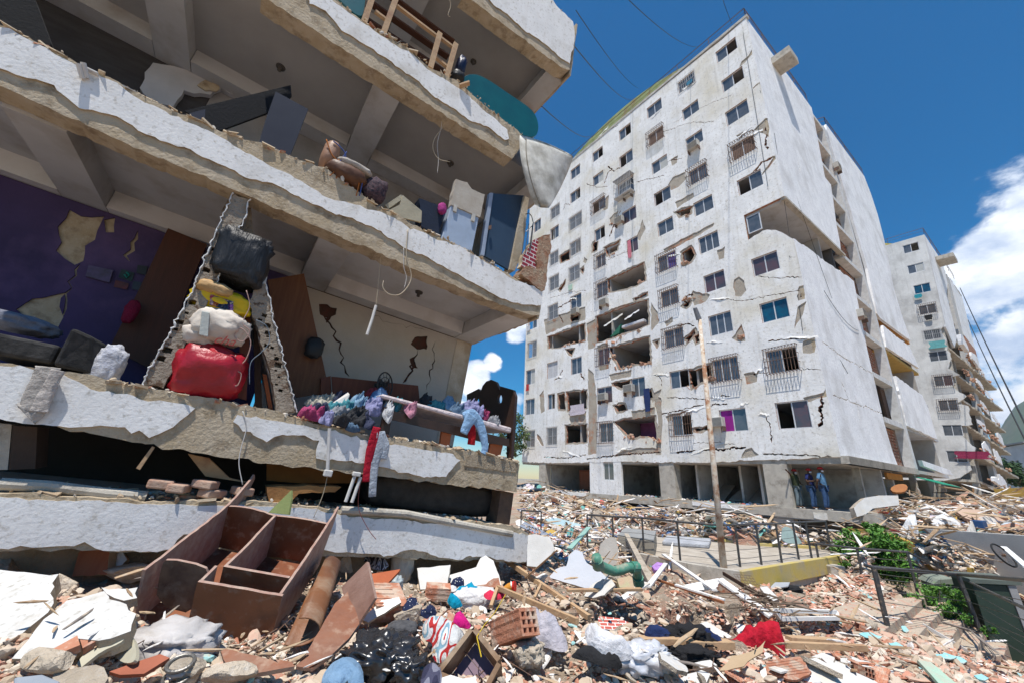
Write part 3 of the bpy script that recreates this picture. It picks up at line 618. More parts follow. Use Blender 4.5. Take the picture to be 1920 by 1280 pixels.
# awnings under the rear block
B().hexa([TS.P(11.5, .62, -1.2), TS.P(16.8, .55, -1.2), TS.P(16.8, .95, -.1), TS.P(11.5, 1.0, -.1), TS.P(11.5, .66, -1.2), TS.P(16.8, .59, -1.2), TS.P(16.8, .99, -.1), TS.P(11.5, 1.04, -.1)]).obj('green_awning', M('green_paint', (.02, .26, .16), s=4), None, label='green awning sheet under the rear balcony of the tower', cat='awning')
B().box(TS, 7.5, 10.6, .75, 1.08, .2, .3).obj('orange_fascia', orange, tower)
B().box(TS, 8.6, 20.5, -.8, 1.05, 2.8, 3).box(TS, 20.4, 20.6, -.8, 1.05, 0, 3).obj('ground_floor_room_wall', M('dim_cream_wall', (.4, .36, .28), s=2), tower)
# AC units
def ac(fr, a, bb_, c=-.35, w=.75, h=.5, d=.33, label='', shell=acw):
    t = TH('air_conditioner', label, 'air conditioner', tuple(fr.P(a, bb_-h/2, c)))
    B().box(fr, a-w/2, a+w/2, bb_-h/2, bb_+h/2, c, c+d).obj('casing', shell, t, bevel=.015)
    b = B()
    for i in range(9): y = bb_-h/2+.05+(h-.1)*i/8; b.box(fr, a-w/2+.05, a+w/2-.05, y-.01, y+.01, c-.02, c-.003)
    b.obj('louvre', M('ac_louvre', (.3, .29, .27), s=6), t)
    for a_ in (a-w/2, a+w/2-.04): B().box(fr, a_, a_+.04, bb_-h/2-.25, bb_-h/2-.003, c+.02, c+d).obj('bracket', iron, t)
for (x, y, lb) in ((1298, 272, 'beige air conditioner on two brackets below a high window near the tower corner'), (1175, 362, 'small air conditioner inside the big rusty cage high on the white tower'), (1159, 412, 'grey-green air conditioner hanging beside brick damage, halfway up the tower'),
     (1130, 566, 'air conditioner below a grilled window left of the tower hole with the overturned furniture'), (1076, 583, 'air conditioner under a window near the left end of the tower'), (1128, 743, 'white air conditioner beside a low window at the left of the tower'), (1177, 727, 'small air conditioner next to a dark gap in the lower tower wall'), (1342, 790, 'air conditioner between the dark gap and the purple-curtained window')):
    a, bb_ = TF.px(x, y, -.3); ac(TF, a, bb_, label=lb)
for (x, y, lb) in ((1624, 587, 'air conditioner mounted in front of the brick lattice strip on the tower side'), (1576, 310, 'air conditioner high beside the stair strip on the tower side')):
    a, bb_ = TS.px(x, y, -.4); ac(TS, a, bb_, label=lb)
# things in the openings and on sills
clothc = {}
def fabric(n, c, c2=None, **k): return M('cloth_'+n, c, c2 or tuple(x*.75 for x in c), s=k.pop('s', 9), rough=.95, bump=k.pop('bump', .8), bs=15, bd=.04, **k)
def hang(fr, a, bb_, w, h, mt, name, label, c=-.09, seed=0, cat='cloth'):
    r = random.Random(seed); n, m = 7, 8; v = []
    for j in range(m):
        for i in range(n):
            t = i/(n-1)-.5; wob = math.sin(i*1.7+seed)*.04*(j/m)+r.uniform(-.015, .015)
            v.append(fr.P(a+t*w*(1-.25*j/m*math.sin(j+seed)), bb_-h*j/(m-1), c-abs(wob)-.02))
    b = B().add(v, [(j*n+i, j*n+i+1, (j+1)*n+i+1, (j+1)*n+i) for j in range(m-1) for i in range(n-1)])
    return b.obj(name, mt, None, smooth=True, label=label, cat=cat)
for i, (x, y, w, h, c_, lb) in enumerate([(1181, 452, .3, 1.5, (.65, .2, .25), 'pink towel hanging from a tower window'), (1294, 153, .4, .35, (.05, .22, .34), 'blue shirt hung on a top floor grille'), (1214, 728, .45, 1.5, (.02, .04, .13), 'dark blue curtain hanging out beside the low white-framed window'), (1071, 535, .5, .5, (.45, .62, .5), 'pale green cloth hanging below a barred window on the tower left'), (991, 720, .4, .6, (.5, .04, .04), 'red cloth on the far left edge of the tower'), (993, 612, .5, .5, (.6, .6, .62), 'white laundry at the far left window of the tower'), (1084, 758, 1.5, .8, (.62, .55, .6), 'patterned blanket over the broken sill on the lower left of the tower')]):
    a, bb_ = TF.px(x, y); hang(TF, a, bb_, w, h, fabric('tw%d' % i, c_), 'hanging_cloth', lb, seed=i)
ht = M('wet_wood', (.2, .1, .05), s=5)
t = TH('cupboard', 'brown cupboard standing in the ruined ground floor room at the left of the tower', 'cupboard', tuple(TF.P(17.3, -.79, 2.5)))
B().box(TF, 16.7, 17.9, -.78, .8, 2.2, 2.8).obj('carcass', M('cupboard_wood', (.18, .06, .03), s=5), t); B().box(TF, 16.8, 17.8, -.6, .7, 2.17, 2.197).obj('door', M('cupboard_wood2', (.24, .09, .05), s=5), t)
for i, (x, y, w, lb) in enumerate([(1330, 925, 2.0, 'grey fallen ceiling panel leaning left of the tilted panel in the tower ground floor'), (1400, 925, 1.8, 'brown tilted panel behind the rusty pole in the tower ground floor')]):
    p = TF.P(TF.px(x, y, 2)[0], -.7, 2); 
    B().hexa([p+tu*w*.5+tw*-.2, p-tu*w*.5+tw*-.2, p-tu*w*.45+tw*1.4+UZ*.75, p+tu*w*.35+tw*1.4+UZ*.8]+[q+UZ*.06 for q in (p+tu*w*.5+tw*-.2, p-tu*w*.5+tw*-.2, p-tu*w*.45+tw*1.4+UZ*.75, p+tu*w*.35+tw*1.4+UZ*.8)]).obj('fallen_panel', M('dusty_panel', (.32, .27, .22), s=3), None, label=lb, cat='panel')
# mattress on the floor of the tower hole
a, bb_ = TF.px(1190, 608, .3)
B().box(TF, a-.9, a+1.0, bb_-.1, bb_+.12, .1, 1.2).obj('white_mattress', fabric('mat2', (.7, .7, .72)), None, label='white mattress lying in the open storey of the tower', cat='mattress', bevel=.04)
a, bb_ = TF.px(1158, 625, .3)
B().hexa([TF.P(a+.5, bb_-.2, 0.1), TF.P(a-.3, bb_-.1, .1), TF.P(a-.3, bb_-.1, .6), TF.P(a+.5, bb_-.2, .6), TF.P(a+.5, bb_-.14, .1), TF.P(a-.5, bb_+.55, .1), TF.P(a-.5, bb_+.55, .6), TF.P(a+.5, bb_-.14, .6)]).obj('green_board', M('dkgreen', (.03, .16, .10), s=4), None, label='dark green board lying in the tower hole left of the white mattress', cat='board')
# rubble strewn on the raised ground floor and the broken storeys
bs_, bp_ = [], []
for i in range(900):
    r = random.Random(i); bp_.append(TF.P(r.uniform(2.5, 22), -.79, r.uniform(.05, 2.2))); q = r.uniform(.04, .16)*r.uniform(.3, 1); bs_.append((q*1.6, q, q*.5))
FLOOR_RUBBLE = (bp_, bs_)
# loose cable hung down the face
def sag(p, q, s, n=14): return [p+(q-p)*(i/n)-UZ*s*4*(i/n)*(1-i/n) for i in range(n+1)]
# ------------------------------------------------------------------ third building, leaning
lu, lw, lv = A(.821, .5638, -.0898), A(-.5616, .8259, .0504), A(.1026, .009, .9947)
for q in (lu, lw, lv): q /= np.linalg.norm(q)
O3 = ray(1733, 440)*46.5
F3 = Fr(O3, lw, lv, lu)      # front: a leftwards, b up (0 at the top), c inward
S3 = Fr(O3, lu, lv, lw)
far = TH('leaning_apartment_block', 'white leaning apartment block with broken balconies and a yellow vaulted roof, far right', 'building', tuple(F3.P(0, -29.5, 0)))
w3 = [(1708, 465, 'O'), (1717, 503, 'c'), (1729, 541, 'u'), (1739, 580, 'k'), (1748, 627, 'g'), (1759, 667, ''), (1769, 713, 'kr'), (1778, 759, 'k'), (1786, 806, ''), (1794, 855, '')]
h3, r3 = [], []
for i, (x, y, s_) in enumerate(w3):
    a, bb_ = F3.px(x, y); w, h = 1.35, 1.1; r3.append((a-w/2, a+w/2, bb_-h/2, bb_+h/2)); h3.append([(a-w/2, bb_-h/2), (a+w/2, bb_-h/2), (a+w/2, bb_+h/2), (a-w/2, bb_+h/2)])
rt = [(0, 0), (0, -11.6)]+jag(F3.pxs([(1776, 600), (1763, 618), (1775, 640), (1784, 672), (1778, 690), (1800, 702), (1782, 706), (1786, 725), (1812, 742), (1793, 757), (1815, 760), (1823, 795), (1800, 797), (1803, 815), (1830, 838), (1815, 860), (1822, 880), (1800, 895)]), .12, .3, 4, closed=False)
of3 = rt+[(9.5, -29.6), (9.5, .1)]
h3b = [h for h in h3]
B().plate(F3, of3, [h for h in h3b], 0, .18).obj('front_wall', M('far_render', (.70, .69, .66), (.58, .57, .54), s=.9, bump=.4, bs=5, bd=.05, grime=(.42, .41, .39), gs=.45, gt=(.48, .68), streak=((.35, .33, .3), .5)), far)
for (x, y, s_), (a0, a1, b0, b1) in zip(w3, r3): window(F3, a0, a1, b0, b1, s_, far)
B().plate(S3, [(0.02, 0), (8, 0), (8, -3), (5.5, -5.5), (5.5, -11), (2.5, -13.2), (0.02, -11.6)], [], 0, .18).obj('side_wall', plasterS, far)
B().plate(S3, [(10.5, -1.2), (17, -1.5), (17, -9), (10.5, -9)], [], 0, .18).obj('side_wall', plasterS, far)
B().box(S3, 11, 17, -11.4, -9.02, -.02, .2).obj('red_brick_wall', brick, far)
b = B(); iw = B()
for k in range(11):
    v = -.2-H*k
    r = random.Random(k)
    ext = -.9 if k > 4 else 0.19
    b.plate(Fr(S3.P(0, v, 0), S3.u, S3.w, -S3.v), jag([(.1, 0.3 if k < 5 else .2), (19, .2 if k < 5 else -.45-r.uniform(0, .5)), (19, 8), (.1, 8)], .1, .4, k, keep=(1, 2, 3)), [], 0, .22)
    if k > 3:
        iw.box(S3, .5, 18, v-H+.02, v-.24, 4.5, 4.7); 
        for x in (4.5, 9, 13.5): iw.box(S3, x, x+.15, v-H+.02, v-.24, .5, 4.4)
        for x in (.25, 9.2, 17.6): B().box(S3, x, x+.45, v-H+.0, v-.23, .2, .65).obj('column', concrete, far)
b.obj('floor_slab', concrete, far); iw.obj('inner_wall', roomw, far)
for k in range(5, 11):
    v = -.2-H*k; r = random.Random(k*3)
    for a in (.2, 5.5, 10.5):
        if r.random() < .25: continue
        w_ = r.uniform(2.5, 4.5); h_ = r.uniform(.5, 1.3); B().plate(S3, jag([(a, v+.0), (a+w_, v-.1), (a+w_, v+h_*r.uniform(.4, 1)), (a+w_*.5, v+h_), (a, v+h_*r.uniform(.5, 1))], .12, .3, k+int(a)), [], -.75+r.uniform(-.2, .3), -.6).obj('balcony_parapet', plasterS, far)
B().box(S3, 8.3, 10.3, -27, -1.5, 0.0, .4).obj('stair_shaft', M('farframe', (.55, .54, .52), s=2), far)
vault(F3, 2.2, 12, -.1, 1.9, .8, 8, M('yellow_roofing', (.50, .42, .12), (.42, .37, .12), s=1.5), far)
rail(F3, [(9.5, .1, 0), (0, .1, 0), (0, .1, 14)], .8, far)
B().box(S3, 3.4, 5.4, -1.9, -1.4, -1.5, -.02).obj('projecting_beam_stub', concrete, far)
b = B()
for i in range(70):
    r = random.Random(i); k = r.randint(5, 10); brk(b, S3, r.uniform(.5, 17), -.2-H*k+.15, -.6, 3, .5, i, .08, .32)
b.obj('balcony_debris', MATS['broken_brick'], far, kind='stuff')
for i, (x, y, w, h, c_, lb) in enumerate([(1722, 553, .6, .5, (.03, .3, .36), 'teal cloth hanging from a window of the far leaning block'), (1741, 592, .6, .6, (.02, .02, .02), 'black cloth at a grille of the far leaning block'), (1822, 846, 2.2, .7, (.28, .03, .08), 'dark red sheet draped on the far leaning block'), (1757, 640, 1.2, .8, (.15, .42, .42), 'turquoise sheet trailing from a broken balcony of the far block')]):
    a, bb_ = F3.px(x, y); hang(F3, a, bb_, w, h, fabric('fr%d' % i, c_), 'hanging_cloth', lb, c=-.2, seed=i+20)

# ------------------------------------------------------------------ collapsed building on the left (a leaning rigid frame)
LO = A(.466, 6.473, 2.691)
LF = Fr(LO, lu, lv, lw)          # a along the facade to the right, b up, c into the building
bld = TH('collapsed_apartment_building', 'near apartment building torn open and leaning, its lower floors pancaked, front wall gone', 'building', tuple(LF.P(-3.5, -4.2, 0)))
def LS(u): return Fr(LF.P(u, 0, 0), lw, lv, lu)
def LPx(pts, c=0.): return LF.pxs(pts, c)
crumb = Mpalette('crumb_mix', [((.50, .40, .28), 5), ((.36, .27, .18), 3), ((.62, .57, .5), 2), ((.42, .18, .11), 1)])
# beams: (bottom v at left/right, outline of the beam in the photo's own shape, plaster patches)
beams = {
 'b5': ([(870, -10), (884, 0), (960, 58), (1054, 128), (1068, 131), (1075, 70), (1072, 40), (1040, 10), (1020, -14)], [[(905, -12), (925, 12), (950, 28), (985, 62), (1010, 76), (1035, 97), (1052, 112), (1067, 121), (1077, 70), (1073, 42), (1042, 12), (1025, -12)]]),
 'b4': ([(490, -10), (560, 37), (762, 170), (960, 298), (972, 283), (984, 258), (940, 222), (900, 190), (880, 172), (858, 152), (805, 128), (760, 85), (719, 69), (683, 43), (655, 22), (620, -6), (605, -12)], [[(573, -12), (580, 10), (610, 23), (625, 40), (640, 60), (700, 95), (722, 110), (760, 140), (785, 155), (815, 185), (850, 205), (880, 228), (915, 240), (945, 264), (953, 262), (950, 245), (925, 222), (905, 208), (870, 175), (840, 155), (800, 132), (765, 98), (735, 84), (700, 60), (670, 38), (645, 20), (612, -6)]]),
 'b3': ([(-30, 150), (0, 161), (210, 258), (430, 353), (612, 432), (800, 515), (978, 585), (1012, 592), (1016, 560), (1012, 546), (966, 522), (930, 500), (880, 475), (830, 448), (766, 418), (745, 400), (706, 388), (660, 352), (615, 318), (560, 300), (500, 272), (455, 262), (400, 240), (340, 215), (290, 190), (240, 168), (205, 145), (148, 121), (90, 88), (40, 62), (0, 47), (-30, 34)],
        [[(-20, 122), (0, 131), (30, 143), (70, 152), (103, 163), (125, 185), (150, 206), (190, 214), (220, 221), (240, 233), (260, 248), (300, 266), (345, 278), (380, 297), (430, 318), (460, 335), (510, 345), (560, 370), (612, 396), (660, 410), (700, 428), (740, 452), (766, 470), (790, 478), (830, 500), (880, 528), (920, 550), (960, 568), (985, 572), (1014, 573), (1016, 548), (990, 536), (966, 528), (930, 505), (890, 480), (860, 462), (820, 452), (790, 436), (768, 432), (745, 415), (720, 402), (690, 395), (660, 384), (612, 372), (580, 352), (545, 330), (520, 320), (490, 303), (450, 282), (400, 252), (345, 230), (300, 206), (250, 182), (220, 158), (190, 147), (148, 128), (90, 94), (40, 70), (0, 55), (-20, 47)]]),
 'b2': ([(-30, 775), (0, 782), (200, 818), (400, 854), (500, 868), (700, 890), (969, 922), (972, 866), (900, 848), (820, 836), (760, 825), (700, 818), (640, 803), (600, 795), (555, 782), (500, 765), (450, 760), (400, 745), (340, 738), (262, 722), (190, 708), (130, 696), (60, 688), (0, 680), (-30, 676)],
        [[(-20, 780), (0, 784), (80, 795), (150, 800), (190, 797), (235, 800), (247, 812), (262, 806), (280, 820), (300, 812), (325, 800), (338, 788), (352, 778), (366, 765), (345, 757), (300, 750), (262, 748), (240, 738), (205, 733), (160, 722), (120, 702), (60, 692), (0, 686), (-20, 683)],
         [(437, 790), (455, 808), (475, 815), (500, 828), (514, 818), (530, 814), (570, 815), (598, 825), (592, 858), (640, 863), (690, 870), (720, 875), (745, 885), (780, 890), (835, 893), (845, 880), (862, 862), (848, 850), (800, 843), (740, 832), (690, 826), (600, 805), (540, 793), (480, 780), (445, 777)]]),
 'b1': ([(-30, 1034), (322, 1031), (631, 1042), (985, 1055), (991, 1000), (960, 985), (900, 978), (820, 970), (664, 962), (600, 950), (500, 940), (406, 940), (200, 935), (0, 925), (-30, 924)],
        [[(-25, 1028), (0, 1026), (80, 1024), (140, 1022), (160, 1014), (180, 1026), (250, 1030), (322, 1028), (345, 1000), (420, 1000), (500, 1010), (600, 1028), (640, 1034), (680, 1036), (735, 1040), (760, 1030), (800, 1034), (830, 1044), (860, 1048), (880, 1040), (900, 1042), (930, 1048), (985, 1052), (989, 1003), (960, 996), (900, 988), (820, 980), (740, 972), (664, 968), (620, 960), (560, 950), (500, 948), (406, 946), (300, 945), (200, 940), (110, 938), (0, 930), (-25, 930)]])}
for i, (k, (out, pl)) in enumerate(beams.items()):
    o = LPx(out); B().plate(LF, jag(o, .024, .06, 10+i), [], .0, .28).obj('edge_beam', mortar, bld)
    for j, p in enumerate(pl): B().plate(LF, jag(LPx(p), .022, .05, 30+i*3+j), [], -.022, -.001, 0, 1).obj('plaster_skin', [plaster, mortar], bld)
# patch with the rough bond coat at the right end of the second beam
B().plate(LF, jag(LPx([(870, 872), (966, 885), (971, 868), (900, 852), (875, 852)]), .01, .06, 3), [], -.012, -.001).obj('bond_coat', M('bond_coat', (.40, .33, .24), (.28, .22, .15), s=22, bump=1., bs=45), bld)
for k, (v0, v1, ur, dep) in {'s5': (6.15, 6.6, -.03, 2.9), 's4': (3.02, 3.4, -.03, 2.9), 's3': (.2, .5, -.03, 2.9), 's2': (-2.85, -2.47, -.03, 2.95), 's1': (-3.8, -3.46, .2, 2.9)}.items():
    B().box(LF, -9.5, ur, v0, v1, .285, dep).obj('floor_slab', ceil_shaded if k in ('s5', 's4') else ceil, bld)
B().box(LF, -3.15, -.49, .196, .199, .29, 1.94).obj('ceiling_paint_panel', ceil_lit, bld)  # thin sheet carries the bounced ground light in its paler colour
for base in (5.88, 2.76, -.07):
    t = base+(.29 if base != 5.88 else .28)
    for (u0, u1) in ((-6.55, -6.08), (-3.6, -3.16)): B().box(LF, u0, u1, base-.0, t-.003, .285, 2.3).obj('ceiling_beam', ceil, bld)
    B().box(LF, -9.4, -6.56, base+.002, t-.003, 1.95, 2.3).box(LF, -6.07, -3.61, base+.002, t-.003, 1.95, 2.3).box(LF, -3.15, -.5, base+.002, t-.003, 1.95, 2.3).obj('rear_beam', ceil_lit if base < 0 else ceil, bld)
    B().box(LF, -.48, -.04, base+.001, t-.003, .285, 2.9).obj('end_beam', ceil_lit if base < 0 else ceil, bld)
for (v0, v1) in ((5.9, 7.6), (2.78, 3.45), (-.05, .5), (-2.9, -2.5), (-3.82, -3.5)):
    B().plate(LS(-.035), jag([(.03, v0), (2.92, v0), (2.92, v1), (.03, v1)], .02, .1, int(v1*9), keep=(1,)), [], 0, .045).obj('end_beam_face', mortar, bld)
# rear walls
pur = M('purple_paint', (.068, .045, .125), (.048, .034, .09), s=1.3, rough=.8, bump=.25, bs=25, grime=(.11, .07, .17), gs=1.1)
wht = M('cream_wall', (.48, .45, .405), (.42, .39, .35), s=1.4, bump=.25, bs=20, grime=(.44, .40, .34), gs=2)
W2 = 2.31
pc = [crack(LPx(p, W2), w, 90+i) for i, (p, w) in enumerate([([(600, 580), (612, 600), (625, 630), (636, 655), (646, 685), (655, 705)], .045), ([(783, 655), (775, 680), (768, 700), (755, 718)], .05), ([(608, 575), (620, 590), (612, 605)], .1), ([(690, 590), (740, 607), (800, 620)], .012), ([(816, 640), (812, 690), (800, 730)], .03)])]
pc.append(jag(LPx([(778, 632), (802, 630), (800, 655), (782, 655), (770, 645)], W2), .03, .06, 4)); pc.append(jag(LPx([(598, 570), (632, 578), (630, 590), (612, 596), (600, 590)], W2), .03, .06, 5)); pc.append(jag(LPx([(768, 672), (776, 668), (784, 690), (772, 694)], W2), .03, .06, 6))
B().plate(LF, [(-3.6, -2.47), (-3.6, -.08), (-.42, -.08), (-.42, -2.47)], pc, W2, W2+.02).obj('rear_wall', wht, bld)
B().box(LF, -3.6, -.42, -2.47, .198, W2+.045, W2+.2).obj('rear_masonry', M('dark_red_masonry', (.10, .035, .025), (.06, .04, .03), s=7, bump=.8), bld)
edgew = M('white_trim', (.72, .72, .71), s=8, bump=.5)
for pts, c in (([(437, 362), (420, 400), (396, 456), (360, 548), (318, 625), (276, 698), (266, 722)], .05), ([(497, 530), (506, 560), (513, 600), (526, 650), (540, 705), (556, 772)], .09), ([(468, 374), (464, 398), (432, 470), (397, 548)], .05)):
    B().tube([LF.P(*LF.px(x+random.Random(x).uniform(-2, 2), y, c), c) for x, y in jag(pts, 3, 5, 3, closed=False)], [.003+.009*random.Random(i).random() for i in range(len(jag(pts, 3, 5, 3, closed=False)))], 5).obj('plaster_edge', edgew, bld)
ph = [jag(LPx(p, W2-.2), .05, .1, 60+i) for i, p in enumerate([[(108, 425), (130, 393), (196, 405), (178, 450), (140, 497), (105, 470)], [(30, 580), (60, 560), (125, 548), (105, 620), (60, 615)], [(195, 412), (216, 408), (214, 436), (198, 436)]])]
ph.append(crack(LPx([(258, 434), (248, 455), (243, 490)], W2-.2), .05, 5)); ph.append(crack(LPx([(150, 495), (135, 540), (110, 600)], W2-.2), .03, 6))
B().plate(LF, [(-9.4, -2.47), (-9.4, -.08), (-3.65, -.08), (-3.65, -2.47)], ph, W2-.2, W2-.18).obj('purple_wall', pur, bld)
B().box(LF, -9.4, -3.65, -2.47, -.08, W2-.17, W2+.0).obj('purple_wall_masonry', mortar, bld)
B().box(LF, -9.4, -7.6, -2.47, -.08, 1.5, 2.1).obj('side_partition', M('dark_purple', (.05, .03, .12), s=2), bld)
gw = M('grey_wall', (.30, .29, .285), (.22, .21, .21), s=1.5, bump=.3, grime=(.18, .17, .16), gs=1.3)
dw = M('dark_stained_wall', (.07, .065, .065), (.05, .045, .045), s=2.5, bump=.5, stretch=(1, 1, 5))  # much darker tone for the left stretch of rear wall
for (v0, v1) in ((.5, 2.77), (3.4, 5.9)):
    B().box(LF, -5.75, -.42, v0, v1, W2, W2+.15).obj('rear_wall', gw, bld)
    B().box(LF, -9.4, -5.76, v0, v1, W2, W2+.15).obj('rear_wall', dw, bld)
B().plate(LF, jag(LPx([(287, 118), (262, 165), (285, 190), (325, 200), (345, 170), (395, 178), (415, 165), (448, 182), (356, 132)], 2.2), .04, .1, 9), [], 2.2, 2.29).obj('fallen_plaster_sheet', M('pale_sheet', (.5, .49, .5), s=2), bld)
B().plate(LF, jag(LPx([(370, 160), (385, 150), (410, 155), (405, 172), (385, 170)], 2.17), .03, .06, 9), [], 2.17, 2.195).obj('stripped_patch', mortar, bld)
B().box(LF, -9.4, .1, -3.46, -2.9, 1.7, 1.8).obj('crushed_storey_wall', M('blackness', (.03, .027, .025), s=2), bld)  # near-black sheet paints the shade deep in the crushed gap
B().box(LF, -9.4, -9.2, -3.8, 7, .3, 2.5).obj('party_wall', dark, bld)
# corner column and door posts
colm = M('column_render', (.55, .50, .42), (.36, .29, .2), s=1.6, bump=.5, grime=(.33, .25, .16), gs=1.5)
B().box(LF, -.42, -.05, -2.47, -.08, 2.3, 2.88).obj('corner_column', colm, bld)
B().plate(LS(-.04), jag([(2.5, -2.47), (2.9, -2.47), (2.9, -.08), (2.55, -.08)], .03, .1, 6), [], -.012, .003).obj('column_bare_face', mortar, bld)
B().box(LF, -.42, -.05, .5, 2.76, 1.9, 2.5).obj('corner_column', gw, bld)
B().box(LF, -.4, -.06, 3.4, 5.87, 1.3, 2.5).obj('corner_column', brick, bld)
B().box(LF, -.22, .02, -3.45, -2.93, .1, .4).obj('crushed_post', M('burnt_wood', (.09, .06, .045), (.14, .09, .06), s=9, bump=.5), bld)
# broken block walls leaning together (the torn end of a partition)
blk = M('block_wall_core', (.36, .31, .25), (.27, .22, .17), s=7, bump=1., bs=30, bd=.04, grime=(.14, .09, .06), gs=9, gt=(.56, .62))
legL = [(437, 362), (468, 374), (464, 398), (432, 470), (397, 548), (350, 640), (306, 727), (266, 722), (276, 698), (318, 625), (360, 548), (396, 456), (420, 400)]
legR = [(468, 565), (475, 545), (497, 530), (506, 560), (513, 600), (526, 650), (540, 705), (556, 772), (520, 775), (512, 720), (497, 665), (484, 615)]
wtrim = M('white_trim', (.72, .72, .71), s=8, bump=.5)
for pts, c in ((legL, .06), (legR, .1)):
    hl = []
    q = LPx(pts, c); r = random.Random(len(pts))
    for k in range(3, 17):
        t = (k+r.uniform(-.4, .4))/18; cx_, cy_ = (450+(285-450)*t, 385+(705-385)*t) if c < .08 else (485+(532-485)*t, 560+(750-560)*t)
        a, b_ = LF.px(cx_+r.uniform(-7, 7), cy_, c); s_ = r.uniform(.007, .03)
        hl.append(jag([(a-s_*1.3, b_-s_), (a+s_*1.3, b_-s_), (a+s_*1.3, b_+s_), (a-s_*1.3, b_+s_)], .012, .02, k))
    B().plate(LF, jag(q, .02, .05, 77), hl, c, c+.15, 0, 0).obj('broken_block_wall', blk, bld)
    B().plate(LF, jag(grow(q, -.0), .01, .05, 78), [], c+.153, c+(1.5 if c < .08 else 1.2)).obj('partition_stub', gw if c < .08 else wtrim, bld)
B().plate(LF, LPx([(415, 395), (433, 365), (470, 380), (478, 470), (455, 480), (440, 440)], .35), [], .35, .5).obj('partition_top', blk, bld)
# crumbs along the broken top edges
def ledge(line, n, s, seed, w0=-.03, w1=.3):
    q = LPx(line); rs = np.random.RandomState(seed); pts, sz = [], []
    L_ = [np.hypot(q[i+1][0]-q[i][0], q[i+1][1]-q[i][1]) for i in range(len(q)-1)]; cum = np.cumsum([0]+L_)
    for _ in range(n):
        t = rs.uniform(0, cum[-1]); i = min(np.searchsorted(cum, t)-1, len(L_)-1); i = max(i, 0); f_ = (t-cum[i])/L_[i]
        a = q[i][0]+(q[i+1][0]-q[i][0])*f_; b_ = q[i][1]+(q[i+1][1]-q[i][1])*f_
        z = s*rs.uniform(.3, 1)**2.5*.8; sz.append((z*rs.uniform(.7, 1.6), z*rs.uniform(.6, 1), z*rs.uniform(.3, .7))); pts.append(LF.P(a, b_+z*.2+abs(rs.normal())*.012, rs.uniform(w0, w1)))
    bulk('ledge_rubble', pts, sz, crumb, bld, seed, kind='stuff')
ledge([(0, 48), (148, 121), (240, 168), (340, 215), (455, 262), (560, 300), (615, 318)], 340, .035, 1)
ledge([(530, 295), (600, 320), (660, 352), (706, 388), (766, 418), (830, 448), (930, 500), (1010, 544)], 420, .05, 2)
ledge([(620, -6), (683, 43), (760, 88), (858, 152), (900, 190), (984, 258)], 260, .05, 3)
ledge([(200, 715), (340, 740), (450, 762), (560, 783), (640, 803), (760, 825), (880, 845), (972, 866)], 520, .035, 4)
ledge([(0, 925), (200, 935), (406, 940), (500, 940), (664, 962), (820, 970), (900, 978), (990, 1000)], 520, .045, 5, -.03, .8)
ledge([(1000, -14), (1040, 12), (1074, 42)], 60, .05, 6)
def shards(line, n, seed, w0=-.02, w1=.25):
    q = LPx(line); r = np.random.RandomState(seed); b = B()
    for _ in range(n):
        i = r.randint(len(q)-1); t = r.uniform(); p = LF.P(q[i][0]+(q[i+1][0]-q[i][0])*t, q[i][1]+(q[i+1][1]-q[i][1])*t+.012, r.uniform(w0, w1)); s_ = r.uniform(.03, .09); R_ = rotm(r)*.35+np.eye(3)*.65
        a = [p+R_@(lu*x*s_+lw*y*s_*.7+lv*z*.014) for z in (-1, 1) for x, y in ((-1, -1), (1, -.8), (.7, 1), (-.8, .7))]; b.hexa(a)
    b.obj('ledge_shards', crumb, bld, kind='stuff')
shards([(0, 48), (148, 121), (340, 215), (455, 262), (615, 318)], 90, 1); shards([(600, 320), (706, 388), (830, 448), (1010, 544)], 90, 2); shards([(620, -6), (760, 88), (984, 258)], 70, 3)
shards([(200, 715), (450, 762), (640, 803), (880, 845), (972, 866)], 130, 4); shards([(0, 925), (406, 940), (664, 962), (990, 1000)], 120, 5, 0, .6)
# red tile faced brick remnant at the corner of the third floor
rt_ = M('brick_lite', (.5, .2, .12), s=4)
def brickface(name, c1=(.30, .02, .04), c2=(.24, .015, .03), mc=(.65, .6, .58), sc=5., bw=.5, rh=.25, ms=.03):
    if name in MATS: return MATS[name]
    m = bpy.data.materials.new(name); m.use_nodes = True; N, L = m.node_tree.nodes, m.node_tree.links
    tx = N.new('ShaderNodeTexBrick'); tx.inputs['Scale'].default_value = sc; tx.inputs['Color1'].default_value = (*c1, 1); tx.inputs['Color2'].default_value = (*c2, 1); tx.inputs['Mortar'].default_value = (*mc, 1)
    tx.inputs['Mortar Size'].default_value = ms; tx.inputs['Brick Width'].default_value = bw; tx.inputs['Row Height'].default_value = rh
    uv = N.new('ShaderNodeUVMap'); L.new(uv.outputs[0], tx.inputs[0]); L.new(tx.outputs[0], N['Principled BSDF'].inputs['Base Color']); N['Principled BSDF'].inputs['Roughness'].default_value = .7
    MATS[name] = m; return m
def uvplane(o, fr):
    me = o.data; uv = me.uv_layers.new(name='UVMap'); base = LOC[o.name]
    for lp in me.loops:
        p = np.array(me.vertices[lp.vertex_index].co)+base-fr.O; uv.data[lp.index].uv = (float(p@fr.u), float(p@fr.v))
o = B().plate(LF, jag(LPx([(976, 500), (980, 482), (996, 455), (1012, 445), (1012, 500), (1000, 515)], .0), .02, .05, 1), [], .0, .12, 0, 1).obj('tiled_wall_remnant', [brickface('red_tile_face', sc=3.2), mortar], bld); uvplane(o, LF)
